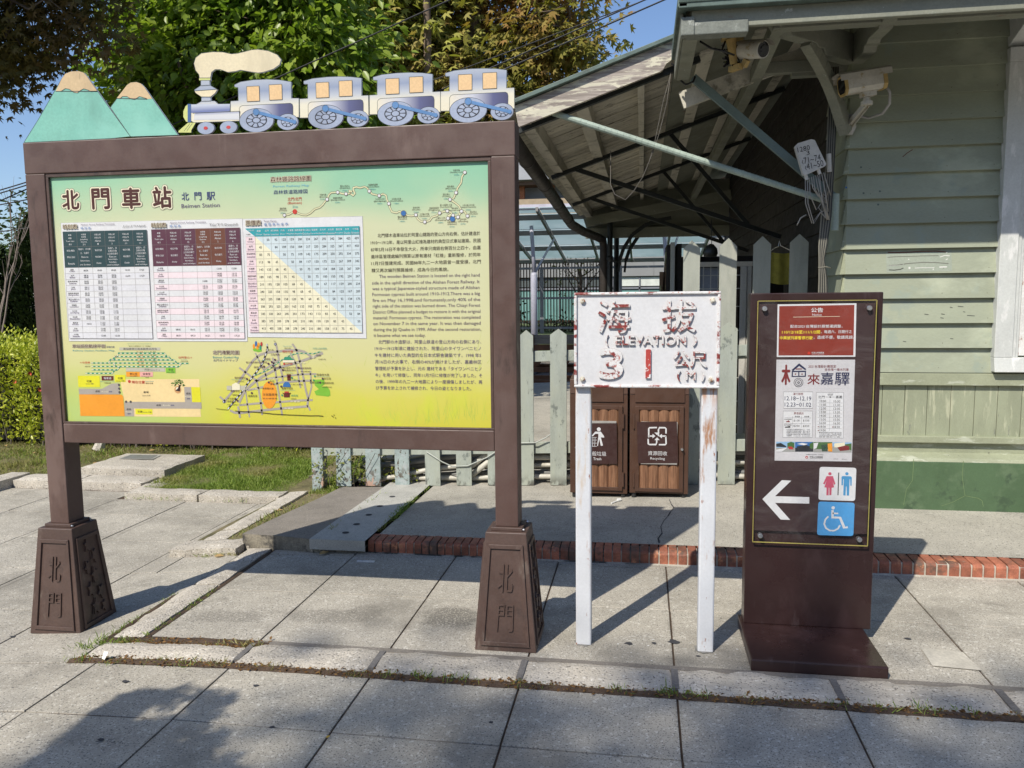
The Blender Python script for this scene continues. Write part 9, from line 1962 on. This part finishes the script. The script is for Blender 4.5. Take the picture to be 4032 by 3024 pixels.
for x, z in ((-6.02, .62), (-6.12, .78), (-5.93, .48), (-6.3, .7), (-5.95, .80)):
    mb = MB()
    for k in range(9):
        a = k*.7; mb.add([(x, 7.24, z), (x+.02*math.cos(a), 7.225, z+.02*math.sin(a)), (x+.024*math.cos(a+.5), 7.23, z+.024*math.sin(a+.5))], [(0, 1, 2)])
    mb.build('flower', m_fl, g)
# lawn, weeds and tufts
m_gr = leafmat('lawn_blade', (.19, .30, .05), (.36, .44, .11), (.40, .36, .15), .35, .5, .3); m_dry = leafmat('dry_grass', (.36, .30, .14), (.24, .24, .09), None, .3, .7, .2)
def grassy(name, pts, h, mat, label=None, lean=.35):
    P = np.array(pts); n = len(P); D = np.stack([NR.normal(size=n)*lean, NR.normal(size=n)*lean, np.ones(n)], 1); N = NR.normal(size=(n, 3)); clump = .75+.45*np.sin(P[:, 0]*7.1+np.sin(P[:, 1]*9))*np.sin(P[:, 1]*6.3+1); V, F = leaves(P, D, N, NR.uniform(.5, 1.35, n)*h*clump, 'blade'); o = mesh_np(name, V, None, mat, None, F); return tag(o, label, 'grass', kind='stuff')
pts = []
while len(pts) < 42000:
    x, y = NR.uniform(-9, -2.36), NR.uniform(4.58, 7.5)
    ok = (y > 6.2 and x < -3.95) or (y > 5.85 and -4.0 <= x < -2.8) or (x >= -2.56 and y > 4.56)
    if -5.0 < x < -4.0 and 6.2 < y < 6.95: ok = False
    if ok and not (x >= -2.68 and y < 5.8 and NR.random() > .06) and not (x < -4.1 and NR.random() > .16) and not (y > 7.1 and NR.random() > .35): pts.append((x, y, lawnz(x, y)))
grassy('lawn_grass', pts, .046, m_gr, 'short bright green lawn grass between the kerb stones and the hedge', .6)
pts = []
while len(pts) < 15000:
    x, y = NR.uniform(-9, -2.4), NR.uniform(4.58, 7.6); ok = (y > 6.2 and x < -4.95) or (y > 6.95 and x < -2.6) or (x > -2.56 and y < 5.9 and y > 4.56 and NR.random() < .6)
    if ok: pts.append((x, y, lawnz(x, y)))
grassy('dry_grass', pts, .05, m_dry, 'dry straw coloured grass at the foot of the hedge and by the kerb', .8)
pts = []
def tuft(x, y, n, s, z=.003):
    for k in range(int(n*.9)): pts.append((x+NR.normal()*s, y+NR.normal()*s*.45, gz(x)+z))
for x, y, n, s in ((-2.33, 2.95, 60, .05), (-2.18, 2.945, 70, .05), (-2.02, 2.945, 60, .05), (-1.85, 2.94, 40, .04), (-1.72, 2.94, 30, .03), (-1.5, 2.945, 25, .03), (-1.28, 2.94, 20, .03), (-1.14, 2.935, 45, .025), (-1.0, 2.945, 30, .025), (-.86, 2.945, 35, .03), (-.70, 2.945, 40, .04), (-.45, 2.945, 45, .04), (-.36, 2.945, 30, .03), (-.08, 2.945, 35, .025), (.12, 2.95, 50, .035), (.22, 2.945, 40, .03), (.42, 2.945, 45, .035), (.55, 2.945, 40, .03), (.70, 2.95, 35, .03), (.86, 2.95, 25, .03), (1.02, 2.95, 40, .035), (1.18, 2.955, 35, .03), (1.36, 2.955, 45, .04), (1.6, 2.96, 40, .04), (2.0, 2.96, 50, .06)): tuft(x, y, n, s)
for x in np.arange(-2.25, -1.62, .055): tuft(x, 3.13+.01*NR.normal(), 22, .022)
for y in np.arange(3.2, 3.75, .06): tuft(-2.2, y, 10, .010); tuft(-2.385, y-.05, 16, .014)
for x, y in ((-2.42, 3.06), (-2.35, 3.10), (-2.28, 3.12)): tuft(x, y, 40, .03)
tuft(-2.88, 3.02, 30, .03)
for x in np.arange(-3.95, -2.95, .13): tuft(x, 5.645, 10, .03, .01)
for x, y in ((-2.5, 4.36), (-2.42, 4.36), (-2.6, 4.35)): tuft(x, y, 40, .03)
grassy('kerb_weeds', pts, .032, m_gr, 'small weed tufts growing out of the joints along the rough kerb', .8)
pts = []
for k in range(420): t = NR.random(); y = 4.6+1.2*t; pts.append((-1.595+NR.normal()*.012, y, pz(-1.6, y)+.005))
for k in range(60): y = NR.uniform(4.6, 5.6); pts.append((-1.90+NR.normal()*.01, y, pz(-1.9, y)+.005))
grassy('joint_weeds', pts, .035, m_gr, 'weeds in the joint between the granite strip and the concrete', 1.1)
pts = []
for k in range(2600): x = NR.uniform(-2.38, 3.2); pts.append((x, 2.95+NR.normal()*.018, gz(x)+.008))
for k in range(900): x = NR.uniform(-2.3, -1.6); pts.append((x, 3.135+NR.normal()*.02, gz(x)+.006))
P = np.array(pts); n = len(P); V, F = leaves(P, NR.normal(size=(n, 3))*np.array([1, 1, .15]), NR.normal(size=(n, 3))*.4+np.array([0, 0, 1.]), NR.uniform(.006, .022, n), 'small')
tag(mesh_np('leaf_litter', V, None, leafmat('brown_litter', (.10, .05, .02), (.26, .15, .06), None, .1, .9, .1), None, F), 'brown crumbs of leaf litter lying along the kerb', 'litter', kind='stuff')
# creeper and weeds at the left end of the fence
g = thing('creeper', (-2.42, 5.83, 0), 'yellow-green weedy creeper climbing the left end of the low fence', 'plant'); m_cre = leafmat('creeper_leaf', (.14, .18, .03), (.24, .24, .05), None, .35, .5, .3)
crown([(-2.42, 5.84, .16, .16, .06, .16), (-2.17, 5.9, .14, .10, .07, .14), (-2.0, 6.0, .16, .35, .10, .16), (-2.38, 5.86, .3, .06, .04, .08)], 90, 9, .035, .028, .1, 'ovate', m_cre, 'foliage', g, .1)
mb = MB(); q = random.Random(6)
for k in range(5): x = -2.5+.1*k; mb.tube([(x, 5.86, .0), (x+q.uniform(-.08, .08), 5.85, .14), (x+q.uniform(-.15, .15), 5.84, .32)], .0025, 4)
mb.build('stems', m_barkd, g)
# dry leaves lying about, each its own leaf
m_dl = leafmat('fallen_leaf_tan', (.34, .22, .10), (.45, .32, .15), None, .15, .8, .1); m_dl2 = leafmat('fallen_leaf_yellow', (.55, .42, .10), (.5, .30, .08), None, .2, .8, .1)
def fallen(x, y, z, s, a, label, m=None):
    shp, F = shape_leaf('ovate'); d = np.array([[math.cos(a), math.sin(a), .1]]); V, F = leaves(np.array([[x, y, z+.006]]), d, np.array([[.1, -.3, 1.]]), np.array([s]), 'ovate'); tag(mesh_np('fallen_leaf', V, None, m or m_dl, None, F), label, 'leaf', 'dry leaves fallen on the ground')
for x, y, s, a, l in ((-1.87, 4.36, .07, .9, 'curled dry leaf in front of the granite drain strip'), (-2.52, 4.33, .06, .2, 'dry leaf at the foot of the short kerb stone'), (-2.64, 5.62, .07, 2.0, 'tan dry leaf on the old concrete edge'), (-2.6, 5.3, .06, .5, 'tan leaf in the strip of grass beside the kerb'), (-5.15, 6.05, .06, 1., 'dry leaf behind the left board post'), (-2.6, 6.1, .08, 1.2, 'pale folded leaf on the lawn by the fence')): fallen(x, y, lawnz(x, y) if x < -2.45 and y > 5 else gz(x)+.002, s, a, l)
for k in range(9): x = NR.uniform(-7.2, -4.2); y = NR.uniform(6.6, 7.3); fallen(x, y, lawnz(x, y)+.02, NR.uniform(.05, .09), NR.uniform(0, 6), 'dry leaf lying in the grass before the hedge')
fallen(-1.06, 2.47, .001, .02, 1., 'tiny yellow leaf on a paving joint in the foreground', m_dl2)
# ---- tree behind the viewer whose crown throws the dappled shade over the foreground
g = thing('shade_tree', (-6.5, -11, 0), 'tall tree standing behind the viewer, shading the foreground paving', 'tree'); m_sh = leafmat('shade_tree_leaf', (.05, .09, .02), (.09, .13, .03), None, .3, .5, .3)
trunk([([(-6.5, -11, -.2), (-6.4, -11, 6), (-6.2, -10.8, 14)], (.30, .15))]+limbs((-6.4, -11, 8), [(-8, -12, 15), (-4.5, -11, 15), (-6, -9.5, 16), (-3.5, -10, 16)], .12, 2), m_barkd, 'trunk', g)
def shade_at(gx, gy, h): return (gx-.44*h, gy-.85*h, h)
E1 = []
for gx, gy, h, rx, ry in ((-.9, 1.6, 15, 1.1, 1.0), (.4, 1.7, 15.5, 1.3, 1.0), (1.7, 1.9, 15, 1.1, 1.1), (-.3, 2.4, 16, .9, .5), (.7, 2.6, 16, .9, .5), (1.6, 2.75, 15.5, .6, .45), (0, .5, 15, 2.2, .9), (-1.15, 2.75, 14.5, .4, .25), (2.6, 2.6, 15, .7, .8)): c = shade_at(gx, gy, h); E1.append((c[0], c[1], c[2], rx, ry, .8))
crown(E1, 280, 14, .26, .17, .2, 'ovate', m_sh, 'crown', g, .05)
# unseen leaf cluster, added and shaped to cast the rounded lower-left shadow
g = thing('blob_shadow_caster', (-3.2, -.55, 0), 'added unseen leaf cluster on a stem, shaped to cast the rounded shadow at the lower left', 'tree')
trunk([([(-3.25, -.7, 0), (-3.2, -.65, 1.5), (-3.1, -.5, 2.6)], (.05, .03))], m_barkd, 'trunk', g)
E2 = []
for k in range(9): E2.append((-1.90, 2.02+.07*k, .07))
for gx, gy, r in ((-1.90, 2.60, .08), (-1.86, 2.645, .05), (-1.77, 2.665, .035), (-1.68, 2.655, .04), (-1.58, 2.64, .05), (-1.63, 2.53, .045), (-1.58, 2.50, .07), (-1.88, 2.45, .06), (-1.79, 2.40, .07), (-1.69, 2.39, .07), (-1.8, 2.3, .10), (-1.66, 2.28, .10), (-1.75, 2.12, .13), (-1.55, 2.1, .13), (-1.5, 2.35, .09), (-1.6, 1.9, .25), (-1.9, 1.75, .2), (-1.35, 2.2, .10), (-1.3, 2.0, .16)): E2.append((gx, gy, r))
E2 = [shade_at(x, y, 2.5)+(r, r, .10) for x, y, r in E2]
crown(E2, 2600, 14, .012, .034, .1, 'ovate', m_sh, 'crown', g, .0)
# unseen trees added behind the viewer to block low sky and darken the eaves
for x, y, l in ((-17, -21, 'added unseen tree far left behind the viewer, blocking low sky'), (-7, -24, 'added unseen tree straight behind the viewer, blocking low sky'), (4, -21, 'added unseen tree right behind the viewer, blocking low sky'), (14, -19, 'added unseen tree far right behind the viewer, blocking low sky')):
    g = thing('sky_blocking_tree', (x, y, 0), l, 'tree', 'added trees blocking low sky'); trunk([([(x, y, -.2), (x, y, 4)], (.25, .15))], m_barkd, 'trunk', g); crown([(x, y, 5.5, 5, 3, 4.2)], 260, 12, 1.0, .75, .2, 'small', m_mid, 'crown', g, .3)
# ================================================================== SMALL THINGS ON THE GROUND
sl = thing('granite_block', (-4.45, 6.55, 0), 'low pale granite block with a small inset plaque lying in the grass', 'stone block')
mb = MB(); zb = gz(-4.5); rough(mb, -4.88, -4.07, 6.26, 6.92, .0, .115, .006, .05, seed=4); mb.build('block', m_kerb, sl)
mb = MB(); z = zb+.122; mb.add([(-4.74, 6.60, z), (-4.40, 6.60, z), (-4.44, 6.80, z), (-4.76, 6.80, z)], [(0, 1, 2, 3)]); mb.add([(-4.72, 6.62, z+.002), (-4.43, 6.62, z+.002), (-4.465, 6.78, z+.002), (-4.735, 6.78, z+.002)], [(0, 1, 2, 3)], 1); mb.build('plaque', [m_ledge, pm('metal_plaque', (.30, .30, .31), .4, .4, var=.15)], sl)
mb = MB(); mb.bar((-1.60, 4.265, .008), (-1.50, 4.27, .008), .014, .009); tag(mb.build('drinking_straw', pm('clear_plastic', (.62, .64, .66), .3)), 'flat strip of clear plastic litter lying in the board shadow', 'litter')
mb = MB(); mb.tube([(-.20, 5.38, pz(-.2, 5.38)+.006), (-.16, 5.44, pz(-.2, 5.44)+.008), (-.15, 5.45, pz(-.2, 5.45)+.012)], .005, 6); mb.tube([(-.16, 5.44, pz(-.2, 5.44)+.012), (-.14, 5.455, pz(-.2, 5.45)+.012)], .012, 6); tag(mb.build('paper_scrap', pm('white_scrap', (.7, .69, .66), .8)), 'white twisted paper scrap before the trash bin', 'litter')
mb = MB(); mb.add([(-2.245, 2.935, .0), (-2.225, 2.925, .0), (-2.215, 2.94, .03), (-2.24, 2.945, .028)], [(0, 1, 2, 3)]); tag(mb.build('tissue_scrap', pm('white_scrap', (.7, .69, .66), .8)), 'white tissue scrap in the weeds at the kerb corner', 'litter')
q = random.Random(12); mb = MB(); cx, cy = -3.9, 7.2
for k in range(1): mb.tube([(-5.35, 7.15, .02), (-5.33, 7.17, .09), (-5.3, 7.2, .12)], [.06, .05, .02], 8)
tag(mb.build('field_stone', m_kerb), 'small grey stone in the dry grass under the hedge', 'stone')
mb = MB(); mb.tube([(.30, 6.3, 1.4), (.32, 6.3, 1.45)], .004, 5)
mb = MB(); mb.tube([(.905, 6.06, 1.81), (.93, 6.055, 1.83), (.955, 6.05, 1.84), (.96, 6.05, 1.88), (.97, 6.05, 1.845), (1.0, 6.05, 1.83), (1.04, 6.055, 1.81)], .003, 5); tag(mb.build('binding_wire', m_steel), 'bent wire tied between two tall pickets', 'wire')
